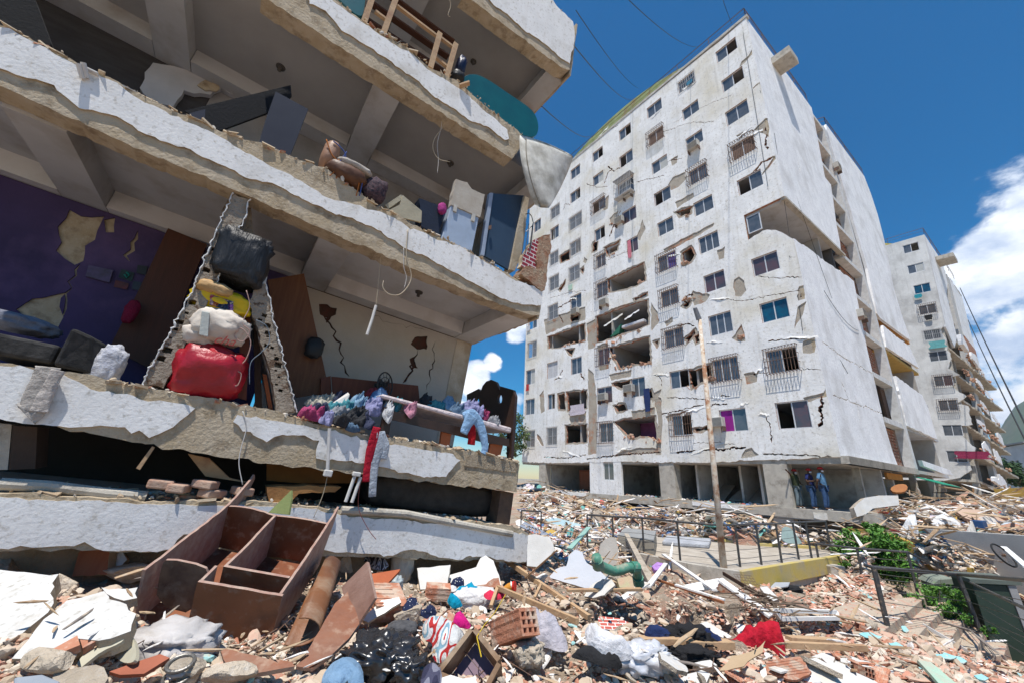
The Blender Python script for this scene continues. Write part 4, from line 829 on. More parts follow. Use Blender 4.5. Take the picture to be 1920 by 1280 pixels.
B().plate(LF, jag(LPx([(1010, 446), (1030, 440), (1033, 462), (1027, 490), (1020, 545), (1014, 546), (975, 515), (985, 500), (1006, 505)], -.02), .03, .05, 2), [], -.04, .2, 0, 0).obj('broken_masonry_corner', M('masonry_corner', (.40, .30, .21), (.30, .14, .08), s=7, bump=1, bs=25, bd=.05), bld)
# wires and lamp holders
wire = M('cable_cream', (.5, .42, .3), s=9, bump=0); wirew = M('cable_white', (.65, .63, .6), s=9, bump=0); wireb = M('cable_black', (.02, .02, .02), s=9, bump=0, rough=.5)
def lwire(pts, c, r, mt, label, name='hanging_cable', par=None):
    P_ = [LF.P(*LF.px(x, y, c), c) for x, y in pts]; q = []
    for i in range(len(P_)-1):
        p0, p1, p2, p3 = P_[max(i-1, 0)], P_[i], P_[i+1], P_[min(i+2, len(P_)-1)]
        for t in np.linspace(0, 1, 6)[:-1]: q.append(.5*((2*p1)+(-p0+p2)*t+(2*p0-5*p1+4*p2-p3)*t*t+(-p0+3*p1-3*p2+p3)*t**3))
    q.append(P_[-1]); return B().tube(q, r, 5).obj(name, mt, par, smooth=True, label=label, cat='cable' if label else None)
lwire([(838, 205), (832, 235), (815, 260), (812, 280), (822, 298), (843, 304)], .15, .006, wire, 'beige cable looping from the beam to a ceiling point above the third floor')
lwire([(830, 212), (827, 240), (820, 270), (822, 300), (820, 325)], .15, .004, wirew, 'thin white cable hanging beside the beige loop')
lwire([(765, 430), (762, 480), (771, 515), (766, 535), (750, 552), (730, 552), (718, 540), (719, 527)], -.03, .007, wire, 'cream cable curling in front of the white ceiling')
lwire([(757, 465), (757, 500), (762, 520), (758, 540)], -.03, .004, wirew, 'short white cable beside the curling cream cable')
lwire([(843, 0), (845, 12), (840, 28), (844, 32)], .3, .005, wire, 'short cable hanging near the top floor ceiling')
lwire([(455, 770), (462, 800), (452, 840), (448, 870), (455, 908)], -.03, .005, wirew, 'white cable hanging across the lower beam above the wardrobe')
for x, y, c, v in ((527, 125, .9, 3.03), (845, 305, .9, 3.03), (605, 78, .6, 3.03), (888, 115, .9, 6.16), (786, 547, 1.0, .2)):
    p = hit(x, y, LF.P(0, v, 0), lv); u_, w_ = (p-LF.O)@lu, (p-LF.O)@lw
    B().tube([LF.P(u_, v-.002, w_), LF.P(u_, v-.03, w_)], .07, 12).tube([LF.P(u_, v-.03, w_), LF.P(u_, v-.1, w_)], .03, 8).obj('lamp_holder', M('lamp_holder', (.10, .09, .08), s=5), bld)
# cable in a white conduit hanging from the ceiling
t = TH('hanging_conduit', 'white plastic conduit dangling on a thin wire in front of the cream room', 'conduit', tuple(LF.P(*LF.px(690, 628, .1), .1)))
B().tube([LF.P(*LF.px(x, y, .1), .1) for x, y in ((705, 573), (698, 598), (688, 628))], .02, 8).obj('tube', wirew, t); lwire([(716, 470), (712, 500), (708, 545), (705, 573)], .1, .004, wire, None, 'wire', t)
for i, (pts, lb) in enumerate([([(618, 802), (614, 880)], 'white conduit with a junction box hanging below the second beam'), ([(665, 892), (648, 940)], 'pair of white conduit tubes sticking up beside the hanging trousers')]):
    t = TH('electrical_conduit', lb, 'conduit', tuple(LF.P(*LF.px(*pts[1], -.12), -.12))); P0, P1 = [LF.P(*LF.px(*q, -.12), -.12) for q in pts]
    B().tube([P0, P1], .02, 8).obj('tube', wirew, t)
    if i: B().tube([P0+lu*.07, P1+lu*.07], .02, 8).obj('tube', wirew, t)
    q = P1 if i == 0 else P0; B().box(Fr(q, lu, lv, lw), -.03, .06, -.07 if i == 0 else 0, 0. if i == 0 else .05, -.03, .03).obj('junction_box', wirew, t, bevel=.01)
lwire([(614, 890), (606, 925), (588, 970)], -.12, .004, wire, 'pink wire trailing from the junction box')
lwire([(676, 900), (672, 950), (690, 990), (705, 1010)], -.1, .004, M('cable_red', (.3, .1, .08)), 'red wire looping over the lowest beam')
B().tube([LF.P(*LF.px(155, 148, -.04), -.04), LF.P(*LF.px(147, 120, -.1), -.1)], .022, 8).tube([LF.P(*LF.px(163, 147, -.04), -.04), LF.P(*LF.px(156, 118, -.1), -.1)], .022, 8).obj('pipe_stub_pair', wirew, None, label='two short white pipe stubs poking from the broken edge, upper left', cat='pipe')
B().box(Fr(LF.P(*LF.px(171, 141), 0), lu, lv, lw), -.06, .06, -.0, .025, -.07, .0).obj('electrical_box', wirew, None, bevel=.008, label='small grey electrical box beside the two pipe stubs', cat='electrical box')
for (pts, c, r, lb) in (([(0, 906), (90, 911), (200, 924), (275, 930)], .12, .05, 'dusty grey pipe lying on the lowest beam at the left edge'), ([(640, 955), (760, 962), (880, 985), (960, 1000)], -.02, .045, 'long grey pipe lying along the lowest beam under the sofa')):
    B().tube([LF.P(*LF.px(x, y, c), c) for x, y in pts], r, 10).obj('pipe', concrete, None, smooth=False, label=lb, cat='pipe')

# ------------------------------------------------------------------ furniture in the open storeys
def flat(name, pts, c, th, mt, label, cat, seed=None, par=None, ms=None, bevel=.0, holes=()):
    q = LPx(pts, c); q = jag(q, .012, .06, seed) if seed is not None else q
    return B().plate(LF, q, [LPx(h, c) for h in holes], c, c+th, 0, 1 if ms else 0).obj(name, [mt, ms] if ms else mt, par, label=label, cat=cat, bevel=bevel)
def round_poly(p, k=3):
    for _ in range(k):
        o = []
        for i in range(len(p)):
            a, b = np.array(p[i]), np.array(p[(i+1) % len(p)]); o += [tuple(a*.75+b*.25), tuple(a*.25+b*.75)]
        p = o
    return p
wd1 = M('dark_red_wood', (.16, .045, .02), (.11, .03, .014), s=3, rough=.6, bump=.1, stretch=(6, 6, .5)); wd2 = M('raw_pine', (.50, .34, .20), (.42, .27, .15), s=4, rough=.8, bump=.3, stretch=(1, 1, 1), grime=(.35, .2, .12), gs=6)
dkb = M('navy_board', (.014, .02, .04), (.02, .027, .048), s=4, rough=.75, bump=.05); wdk = M('dark_bed_wood', (.045, .022, .015), (.03, .015, .01), s=6, rough=.45, bump=.15, spec=.5); ter = M('orange_board', (.38, .12, .05), (.33, .10, .04), s=5, rough=.7)
t = TH('cupboard', 'toppled dark blue cupboard on the third floor ledge', 'cupboard', tuple(LF.P(*LF.px(520, 300, .3), .3)))
flat('side_panel', [(517, 172), (578, 205), (556, 262), (540, 302), (481, 285), (498, 225)], .22, .05, dkb, None, None, par=t)
flat('back_panel', [(346, 208), (545, 160), (547, 180), (520, 205), (412, 245), (385, 232)], .5, .04, M('black_board', (.008, .009, .012)), None, None, par=t)
flat('shelf', [(355, 213), (385, 205), (384, 236), (362, 226)], .3, .05, dkb, None, None, par=t)
B().plate(LF, LPx([(-30, -30), (62, -10), (96, 82), (85, 96), (-30, 48)], .35), [], .35, .5).obj('black_board', M('black_cloth_panel', (.012, .012, .013)), None, label='black panel standing at the upper left edge of the third floor', cat='panel')
t = TH('refrigerator', 'pale blue refrigerator with a beige concrete piece on top, third floor right', 'refrigerator', tuple(LF.P(*LF.px(860, 465, .15), .15)))
flat('body', [(846, 385), (898, 408), (885, 472), (828, 448)], .15, .5, M('pale_blue_enamel', (.38, .46, .58), s=3, rough=.45, spec=.5, bump=.03), None, None, par=t, bevel=.01)
flat('hinge', [(852, 383), (858, 386), (856, 398), (850, 395)], .12, .027, acw, None, None, par=t); flat('hinge', [(886, 400), (892, 402), (890, 416), (884, 413)], .12, .027, acw, None, None, par=t)
flat('concrete_piece', [(855, 336), (876, 342), (885, 355), (909, 365), (900, 408), (846, 384)], .13, .12, M('beige_stained', (.46, .42, .36), (.38, .33, .27), s=4), 'beige panel standing on top of the pale blue refrigerator', 'panel', seed=3)
t = TH('door', 'dark blue steel door standing open at the third floor corner', 'door', tuple(LF.P(*LF.px(930, 500, .2), .2)))
flat('leaf', [(925, 363), (983, 367), (958, 508), (909, 480)], .25, .05, M('blue_steel', (.035, .065, .11), (.03, .055, .095), s=3, rough=.5, bump=.03), None, None, par=t)
flat('frame', [(918, 362), (925, 362), (908, 480), (902, 478)], .22, .08, M('pale_blue_frame', (.33, .40, .52)), None, None, par=t); flat('handle', [(918, 423), (922, 422), (921, 430), (917, 430)], .18, .03, iron, None, None, par=t)
B().plate(LF, LPx([(983, 367), (992, 372), (978, 480), (965, 508), (956, 505)], .2), [], .2, .4).obj('door_jamb', colm, bld)
# arched iron grille at the corner
b = B()
for k, (x0, x1) in enumerate(((983, 986), (989, 992), (996, 999))):
    P0, P1 = LF.P(*LF.px(x0-5, 478, 0), 0), LF.P(*LF.px(x1, 420, 0), 0); b.tube([P0, P1], .008, 5)
arc = [LF.P(*LF.px(x, y, 0), 0) for x, y in ((986, 402), (992, 400), (997, 406), (1000, 418), (998, 440), (994, 470))]; b.tube(arc, .009, 5); b.tube([LF.P(*LF.px(986, 435), 0), LF.P(*LF.px(1000, 422), 0)], .007, 4)
b.obj('arched_iron_grille', black_iron, None, label='black arched iron grille at the corner beside the blue door', cat='grille')
t = TH('shelf_box', 'open beige box lying on its side on the third floor edge', 'box', tuple(LF.P(*LF.px(760, 412, .1), .1)))
flat('top_panel', [(752, 365), (757, 372), (728, 392), (722, 385)], .1, .35, M('beige_box', (.42, .38, .28)), None, None, par=t); flat('side_panel', [(755, 366), (791, 396), (790, 417), (752, 408), (726, 396), (750, 384)], .08, .03, MATS['beige_box'], None, None, par=t)
flat('suitcase', [(786, 372), (834, 388), (822, 442), (790, 425)], .2, .2, M('navy_fabric', (.015, .025, .05)), 'dark blue suitcase beside the beige box on the third floor', 'suitcase', seed=5)
lump('cloth_bundle', LF.P(*LF.px(829, 392, .15), .15), (.07, .06, .1), fabric('pinkb', (.35, .04, .2)), seed=4, label='pink cloth stuffed beside the dark blue suitcase', cat='cloth', sub=3)
# tied luggage bundle
t = TH('tied_luggage_bundle', 'brown bundle of bags tied with orange cord on the third floor edge', 'luggage', tuple(LF.P(*LF.px(650, 355, .05), .05)))
axl = np.array([lu, lv, lw])
lump('bag', LF.P(*LF.px(648, 332, .12), .12), (.27, .15, .2), M('brown_leather', (.13, .06, .03), (.08, .035, .02), s=6, rough=.5, bump=.2), ax=axl, seed=2, parent=t, sub=3)
lump('round_cushion', LF.P(*LF.px(617, 297, .2), .2), (.11, .24, .2), M('tan_leather', (.35, .2, .13), s=5, rough=.5), ax=axl, seed=5, amp=.08, parent=t, sub=3)
lump('folded_blanket', LF.P(*LF.px(664, 319, .1), .1), (.25, .06, .16), fabric('bl', (.48, .43, .38)), ax=axl@np.eye(3), seed=6, amp=.1, parent=t, sub=3)
oc_ = M('orange_cord', (.45, .15, .03), s=8)
for i, pts in enumerate([[(612, 262), (622, 290), (640, 312), (630, 335)], [(625, 265), (637, 275), (648, 290), (645, 305)], [(635, 300), (628, 320), (618, 330)], [(650, 285), (640, 300), (632, 312)], [(676, 318), (673, 345), (668, 368)], [(682, 320), (679, 345), (674, 368)]]):
    lwire(pts, .0, .008, oc_ if i % 2 == 0 else M('blue_cord', (.06, .1, .3)), None, 'cord', t)
lump('patterned_bag', LF.P(*LF.px(702, 360, .1), .1), (.16, .2, .15), fabric('pat', (.12, .07, .08), (.02, .02, .03), s=25), ax=axl, seed=8, sub=3, label='dark patterned bag leaning right of the tied bundle', cat='bag')
# top storey: wooden crate frame, teal tubs, black bag
t = TH('slatted_bed_base', 'raw pine bed frame standing on edge on the top floor ledge', 'wooden frame', tuple(LF.P(*LF.px(790, 120, .1), .1)))
for p, q in (((700, -10), (682, 43)), ((745, -10), (717, 68)), ((825, 62), (807, 128)), ((855, 82), (836, 150))):
    B().bar(LF.P(*LF.px(*p, .1), .1), LF.P(*LF.px(*q, .1), .1), .085, .04, up=lw).obj('post', wd2, t)
for p, q in (((744, 12), (818, 68)), ((826, 72), (850, 90)), ((703, 22), (724, 38)), ((816, 108), (838, 126))):
    B().bar(LF.P(*LF.px(*p, .18), .18), LF.P(*LF.px(*q, .18), .18), .04, .06, up=lw).obj('rail', wd2, t)
for p, q in (((700, 10), (840, 108)), ((690, 40), (850, 148)), ((730, -8), (850, 80))):
    B().bar(LF.P(*LF.px(*p, .75), .75), LF.P(*LF.px(*q, .75), .75), .04, .12, up=lw).obj('slat', M('dark_slat', (.10, .04, .02)), t)
tl_ = M('teal_plastic', (.008, .11, .12), (.006, .085, .10), s=3, rough=.35, spec=.5, bump=.03)
B().plate(LF, round_poly(LPx([(862, 150), (880, 138), (905, 142), (960, 180), (1002, 208), (1012, 240), (1002, 262), (960, 245), (905, 205)], .12)), [], .12, .3).obj('teal_mattress', tl_, None, bevel=.03, label='teal mattress standing along the top floor edge above the hanging mattress', cat='mattress')
B().plate(LF, round_poly(LPx([(600, -60), (690, -60), (684, 20), (676, 36), (630, -4)], .15)), [], .15, .3).obj('teal_mattress', tl_, None, bevel=.03, label='teal panel at the top of the picture left of the pine frame', cat='mattress')
lump('black_bag', LF.P(*LF.px(864, 125, .2), .2), (.09, .22, .12), M('blueblack', (.01, .015, .05), rough=.4), ax=axl, seed=3, sub=3, label='blue-black bag between the pine frame and the teal mattress', cat='bag')
lump('black_bag', LF.P(*LF.px(858, 146, .15), .15), (.12, .1, .12), M('blk', (.02, .02, .02), rough=.5), ax=axl, seed=9, sub=3, label='small black bag at the foot of the pine frame', cat='bag')
B().bar(LF.P(*LF.px(862, 162, -.03), -.03), LF.P(*LF.px(880, 156, -.1), -.1), .08, .03, up=lv).obj('splintered_lath', wd2, None, label='splintered lath poking out beside the teal mattress', cat='wood')
lwire([(745, 82), (752, 78), (763, 82), (772, 95), (782, 108), (798, 119)], .0, .007, wireb, 'black strap lying on the top floor ledge')
# hanging mattress at the corner
mm = M('stained_mattress', (.74, .72, .66), (.62, .60, .53), s=3.5, rough=.95, bump=.2, bs=14, grime=(.30, .28, .23), gs=2.2, gt=(.42, .66))
c0 = -.12
def bez(a, b_, c, t): return (1-t)**2*np.array(a)+2*t*(1-t)*np.array(b_)+t*t*np.array(c)
N_ = 26; V_ = []; F_ = []
EL = (LF.px(988, 258, c0), LF.px(978, 320, c0), LF.px(1016, 388, c0)); ER = (LF.px(1077, 292, c0), LF.px(1074, 335, c0), LF.px(1031, 389, c0))
for side in (0, 1):
    for i in range(N_+1):
        for j in range(N_+1):
            s_, t_ = i/N_, j/N_; p = bez(*EL, t_)*(1-s_)+bez(*ER, t_)*s_
            top = np.array([0, .045*math.sin(math.pi*s_)*(1-t_)]); p = p+top
            q_ = .16*math.sin(math.pi*t_)*(s_-.3)+.012*abs(math.sin(s_*9))*abs(math.sin(t_*9))*0+.05*math.sin(math.pi*s_)*math.sin(math.pi*t_)*-1-.0012*math.cos(t_*40)
            rim = min(s_, 1-s_, t_, 1-t_)*N_; rd = .035*max(0, 1-rim/1.6)**2
            o_ = np.array([-.15, -.035]) if side else np.zeros(2)
            V_.append(LF.P(p[0]+o_[0], p[1]+o_[1], c0+q_+rd*(1 if side == 0 else -1)+(.05 if side else 0)))
M_ = (N_+1)**2; ixf = lambda sd, i, j: sd*M_+i*(N_+1)+j
for sd in (0, 1):
    for i in range(N_):
        for j in range(N_): F_.append((ixf(sd, i, j), ixf(sd, i+1, j), ixf(sd, i+1, j+1), ixf(sd, i, j+1)))
for k in range(N_):
    for (a1, a2) in (((0, k), (0, k+1)), ((N_, k), (N_, k+1)), ((k, 0), (k+1, 0)), ((k, N_), (k+1, N_))): F_.append((ixf(0, *a1), ixf(0, *a2), ixf(1, *a2), ixf(1, *a1)))
t = TH('hanging_mattress', 'dirty white mattress folded over and hanging from the building corner against the tower', 'mattress', LF.P(*LF.px(1020, 388, c0), c0))
B().add(V_, F_).obj('quilted_cover', mm, t, smooth=True)
B().tube([LF.P(*bez(*EL, k/20.), c0+.16*math.sin(math.pi*k/20.)*(-.3)+.02) for k in range(21)], .008, 5).obj('piping', M('mattress_piping', (.30, .27, .22)), t)
# purple room
flat('leaning_door', [(315, 428), (388, 458), (345, 560), (300, 700), (205, 652), (262, 540)], 1.75, .05, M('dark_brown_door', (.09, .03, .015), (.07, .025, .012), s=3, rough=.6, stretch=(6, 6, .5)), 'tall brown wooden door leaning against the purple wall', 'door')
for i, pts in enumerate([[(228, 505), (252, 512), (247, 528), (222, 520)], [(258, 497), (277, 500), (273, 516), (256, 512)], [(217, 525), (242, 532), (238, 543), (213, 538)], [(250, 527), (266, 530), (262, 545), (247, 542)]]):
    o = flat('poster', pts, W2-.22, .006, M('poster_print%d' % i, [(.02, .05, .045), (.03, .035, .04), (.16, .03, .03), (.04, .06, .09)][i], (.02, .02, .02), s=9, rough=.4), 'dark print taped to the purple wall, %s of the four' % ['top left', 'top right', 'bottom left', 'bottom right'][i], 'poster')
B().tube([LF.P(*LF.px(x, y, W2-.24), W2-.24) for x, y in ((237, 511), (242, 516), (238, 521), (233, 515))], .012, 6).obj('green_print_mark', M('green_print', (.02, .25, .2)), bld)
flat('wall_panel', [(166, 497), (212, 507), (205, 530), (160, 518)], W2-.24, .03, M('violet_box', (.12, .10, .2), (.07, .07, .09), s=7), 'small violet-grey box fixed on the purple wall left of the prints', 'wall box')
lump('red_cloth', LF.P(*LF.px(246, 585, 1.6), 1.6), (.07, .16, .05), fabric('redd', (.22, .01, .04)), ax=axl, seed=4, sub=3, label='dark red cloth hanging on the edge of the brown door', cat='cloth')
t = TH('sofa', 'dusty black sofa with a folded arm at the edge of the purple room', 'sofa', tuple(LF.P(*LF.px(80, 700, .1), .1)))
sfm = M('dusty_black_fabric', (.018, .018, .018), (.055, .052, .05), s=9, rough=.85, bump=.35, bs=30)
B().hexa([LF.P(*LF.px(-60, 655, .12), .12), LF.P(*LF.px(96, 682, .12), .12), LF.P(*LF.px(96, 682, .12), .12)+lw*.8, LF.P(*LF.px(-60, 655, .12), .12)+lw*.8, LF.P(*LF.px(-60, 612, .12), .12), LF.P(*LF.px(114, 648, .12), .12), LF.P(*LF.px(114, 648, .12), .12)+lw*.8, LF.P(*LF.px(-60, 612, .12), .12)+lw*.8]).obj('seat', sfm, t, bevel=.03)
B().hexa([LF.P(*LF.px(97, 684, .05), .05), LF.P(*LF.px(170, 702, .15), .15), LF.P(*LF.px(188, 690, .15), .15)+lw*.5, LF.P(*LF.px(100, 684, .05), .05)+lw*.6, LF.P(*LF.px(134, 613, .05), .05), LF.P(*LF.px(176, 632, .15), .15), LF.P(*LF.px(200, 640, .15), .15)+lw*.5, LF.P(*LF.px(136, 613, .05), .05)+lw*.6]).obj('arm', sfm, t, bevel=.03)
lump('white_cloth', LF.P(*LF.px(25, 605, .7), .7), (.32, .09, .2), fabric('wgrey', (.22, .23, .28)), ax=axl, seed=12, label='greyish white cloth heaped on the black sofa', cat='cloth')
lump('white_cloth', LF.P(*LF.px(200, 690, .25), .25), (.12, .22, .1), fabric('wst', (.55, .55, .58), (.35, .36, .42), s=20), ax=axl, seed=13, label='white striped cloth hanging behind the sofa arm', cat='cloth')
def strip(name, pts, ws, c, mt, label, cat, seed=0, th=.018, fr=LF, cs=None, par=None):
    """cloth hanging down: lofted flattened tube with folds"""
    N_ = len(pts); b = B(); m = 16; rows = []
    P_ = [fr.P(*fr.px(x, y, c if cs is None else cs[i]), c if cs is None else cs[i]) for i, (x, y) in enumerate(pts)]; q, wv = [], []
    for i in range(N_-1):
        p0, p1, p2, p3 = P_[max(i-1, 0)], P_[i], P_[i+1], P_[min(i+2, N_-1)]
        for t in np.linspace(0, 1, 8)[:-1]: q.append(.5*((2*p1)+(-p0+p2)*t+(2*p0-5*p1+4*p2-p3)*t*t+(-p0+3*p1-3*p2+p3)*t**3)); wv.append(ws[i]*(1-t)+ws[i+1]*t)
    q.append(P_[-1]); wv.append(ws[-1]); v = []
    for i, p in enumerate(q):
        d = q[min(i+1, len(q)-1)]-q[max(i-1, 0)]; d /= np.linalg.norm(d); s_ = np.cross(fr.w, d); s_ /= np.linalg.norm(s_)
        for j in range(m):
            a = 2*math.pi*j/m; n_ = noise.noise(Vector((j*.9 if j < m/2 else (m-j)*.9, i*.35, seed*3.3))); f_ = 1+.10*n_
            v.append(p+s_*math.cos(a)*wv[i]/2*f_+fr.w*(math.sin(a)*th-th*.5-.014*abs(math.sin(math.cos(a)*4+seed+.15*i))+.006*noise.noise(Vector((j*1.2, i*.3, seed)))))
    b.add(v, [(i*m+j, i*m+(j+1) % m, (i+1)*m+(j+1) % m, (i+1)*m+j) for i in range(len(q)-1) for j in range(m)]+[tuple(range(m)), tuple(reversed(range((len(q)-1)*m, len(q)*m)))])
    return b.obj(name, mt, par, smooth=True, label=label, cat=cat)
strip('grey_towel', [(92, 688), (82, 715), (68, 742), (62, 768), (50, 776)], [.16, .15, .15, .17, .22], -.05, fabric('towel', (.46, .42, .38)), 'beige towel hanging over the beam at the left', 'towel', 3)
strip('white_towel', [(110, 694), (98, 715), (85, 745), (74, 772)], [.10, .10, .1, .12], -.06, fabric('towel2', (.52, .47, .43)), 'second fold of pale cloth beside the beige towel', 'towel', 5)
# stack in the gap between the broken walls
sat = M('black_plastic', (.010, .010, .011), (.022, .022, .024), s=4, rough=.42, bump=.5, bs=7, bd=.05, spec=.35, stretch=(3, 3, .6))
lump('black_bag', LF.P(*LF.px(452, 488, .16), .16), (.27, .32, .2), sat, ax=axl, seed=21, amp=.16, fr_=1.6, crease=.9, sq=4.2, label='shiny black plastic bag at the top of the stack between the broken walls', cat='bag')
flat('white_board', [(488, 452), (508, 460), (509, 480), (497, 540), (486, 536)], .2, .04, wirew, 'white board with a green dot beside the black plastic bag', 'board')
lump('yellow_bag', LF.P(*LF.px(392, 540, .12), .12), (.12, .08, .12), M('tan_bag', (.50, .30, .12), s=5, rough=.6), ax=axl, seed=22, sub=3, label='ochre pouch under the black plastic bag, left', cat='bag')
lump('yellow_bag', LF.P(*LF.px(412, 546, .1), .1), (.13, .07, .12), M('tan_bag2', (.52, .33, .15), s=5, rough=.6), ax=axl, seed=23, sub=3, label='ochre pouch under the black plastic bag, right', cat='bag')
lump('yellow_bag', LF.P(*LF.px(415, 568, .2), .2), (.30, .14, .16), M('yellow_plastic', (.62, .44, .01), (.55, .38, .01), s=4, rough=.45, bump=.3, bs=14), ax=axl, seed=24, label='bright yellow bag behind the multicoloured box', cat='bag')
def multi():
    m = Mpalette('toy_box', [((.02, .04, .09), 4), ((.3, .04, .08), 1), ((.05, .25, .12), 1), ((.4, .1, .02), 1), ((.12, .05, .2), 1)]); return m
b = B()
for i in range(7):
    for j in range(3):
        a, b_ = LF.px(399+i*5.6, 557+i*1.8+j*6, .04); b.box(LF, a-.024, a+.022, b_-.02, b_+.018, .03, .06)
b.obj('multicoloured_box', multi(), None, label='box with multicoloured squares in front of the yellow bag', cat='box')
sack = lump('white_sack', LF.P(*LF.px(413, 614, .16), .16), (.27, .19, .22), M('white_sack', (.64, .58, .50), (.55, .47, .4), s=4, rough=.75, bump=.3, bs=14, grime=(.5, .2, .12), gs=1.8, gt=(.6, .68)), ax=axl, seed=25, amp=.17, crease=.7, fr_=1.7, label='white woven sack with red script on top of the red sack', cat='sack')
sack2 = lump('white_sack', LF.P(*LF.px(372, 632, .2), .2), (.17, .13, .2), MATS['white_sack'], ax=axl, seed=26, amp=.14, label='smaller end of white sacking bulging left above the red sack', cat='sack')
text_mesh('red_script', 'cha', LF, *LF.px(398, 642, -.07), -.07, .14, M('red_ink', (.35, .06, .05)), sack, rot=.1, shear=.4)
lump('red_sack', LF.P(*LF.px(394, 700, .2), .2), (.33, .30, .26), M('red_plastic', (.42, .008, .02), (.30, .006, .015), s=4, rough=.38, bump=.4, bs=12, bd=.03, spec=.5), ax=axl, seed=27, amp=.15, sq=3.0, crease=.7, fr_=1.7, label='big shiny red sack standing on the floor edge between the broken walls', cat='sack')
flat('gauge', [(378, 583), (393, 586), (390, 632), (373, 628)], -.06, .03, M('gauge_case', (.5, .52, .48)), 'slim white electric meter hanging in front of the white sack', 'meter', bevel=.008)
for i, pts in enumerate([[(452, 590), (470, 592), (462, 750), (446, 745)], [(476, 610), (486, 612), (492, 765), (478, 762)], [(492, 700), (500, 702), (512, 770), (504, 770)]]):
    flat('plank', pts, .25+.05*i, .04, [wd1, M('dk_plank', (.05, .03, .02)), ter][i], '%s plank standing right of the red sack' % ['dusty brown', 'blackish', 'thin orange'][i], 'plank')
lwire([(462, 545), (468, 575), (455, 605), (468, 620), (455, 640), (440, 630), (452, 615), (470, 640), (460, 675), (440, 690), (432, 715), (445, 722), (452, 700), (436, 690), (442, 665)], -.02, .005, M('pinkwire', (.5, .33, .28)), 'tangled pink wire hanging right of the sacks')
lwire([(480, 600), (500, 612), (505, 640), (490, 660), (470, 680), (468, 720)], -.02, .004, M('bluewire', (.2, .25, .3)), 'tangled blue-grey wire hanging beside the right broken wall')
flat('leaning_door', [(502, 525), (570, 513), (580, 560), (618, 735), (555, 745), (520, 640)], 1.3, .05, M('brown_door2', (.17, .07, .03), (.12, .045, .02), s=3, rough=.65, stretch=(6, 6, .5)), 'brown wooden door leaning left of the cream wall', 'door')
lump('black_bag', LF.P(*LF.px(590, 652, 1.2), 1.2), (.12, .16, .06), M('blk'), ax=axl, seed=31, sub=3, label='black bag hanging on the brown door by the cream wall', cat='bag')
t = TH('chest', 'low red-brown chest lying behind the heap of clothes', 'chest', tuple(LF.P(*LF.px(690, 770, 1.3), 1.3)))
flat('front_panel', [(622, 705), (784, 722), (790, 775), (625, 765)], 1.2, .03, wd1, None, None, par=t); flat('side_panel', [(602, 708), (620, 704), (623, 765), (600, 765)], 1.23, .4, wd1, None, None, par=t)
# fan
t = TH('fan', 'black pedestal fan head tilted up behind the clothes', 'fan', tuple(LF.P(*LF.px(720, 745, .9), .9)))
fc = LF.P(*LF.px(722, 722, .9), .9); fn = lu*.62+lv*.1-lw*.75; fn /= np.linalg.norm(fn); fu = np.cross(fn, lv); fu /= np.linalg.norm(fu); fv = np.cross(fu, fn)
ring = lambda r, o=0: [fc+fn*o+(fu*math.cos(a)+fv*math.sin(a))*r for a in np.linspace(0, 2*math.pi, 25)]
b = B().tube(ring(.2), .012, 6).tube(ring(.13), .006, 4).tube(ring(.07), .006, 4)
for k in range(12): a = k*math.pi/6; b.tube([fc, fc+(fu*math.cos(a)+fv*math.sin(a))*.2], .004, 4)
b.obj('grille', M('fan_black', (.03, .03, .03), rough=.4), t); B().tube([fc-fn*.02, fc-fn*.16], [.06, .05], 12).obj('motor', MATS['fan_black'], t)
b = B()
for k in range(3):
    a = k*2.1; d1 = fu*math.cos(a)+fv*math.sin(a); d2 = fu*math.cos(a+.9)+fv*math.sin(a+.9); b.add([fc-fn*.01, fc+d1*.17, fc+(d1+d2)*.1-fn*.03, fc+d2*.1-fn*.03], [(0, 1, 2, 3)])
b.obj('blade', MATS['fan_black'], t); B().tube([fc-fn*.1, fc-fn*.1-lv*.4], .015, 8).obj('pole', MATS['fan_black'], t)
def garm(x, y, c, rx, ry, mt, seed, label, group=None):
    P0 = LF.P(*LF.px(x, y, c), c)-lv*.03; r = random.Random(seed); ol = [(math.cos(a)*rx*r.uniform(.7, 1.15), math.sin(a)*(ry*1.7+.04)*r.uniform(.6, 1.15)) for a in np.linspace(0, 6.28, 11)[:-1]]
    yv = lv*.55+lw*.83; hv = lv*.83-lw*.55
    return cloth('garment', ol, None, mt, seed, .055, 11., .012, .02, None, label, 'garment', group, to3=lambda a, b_, h: P0+lu*a+yv*b_+hv*h)
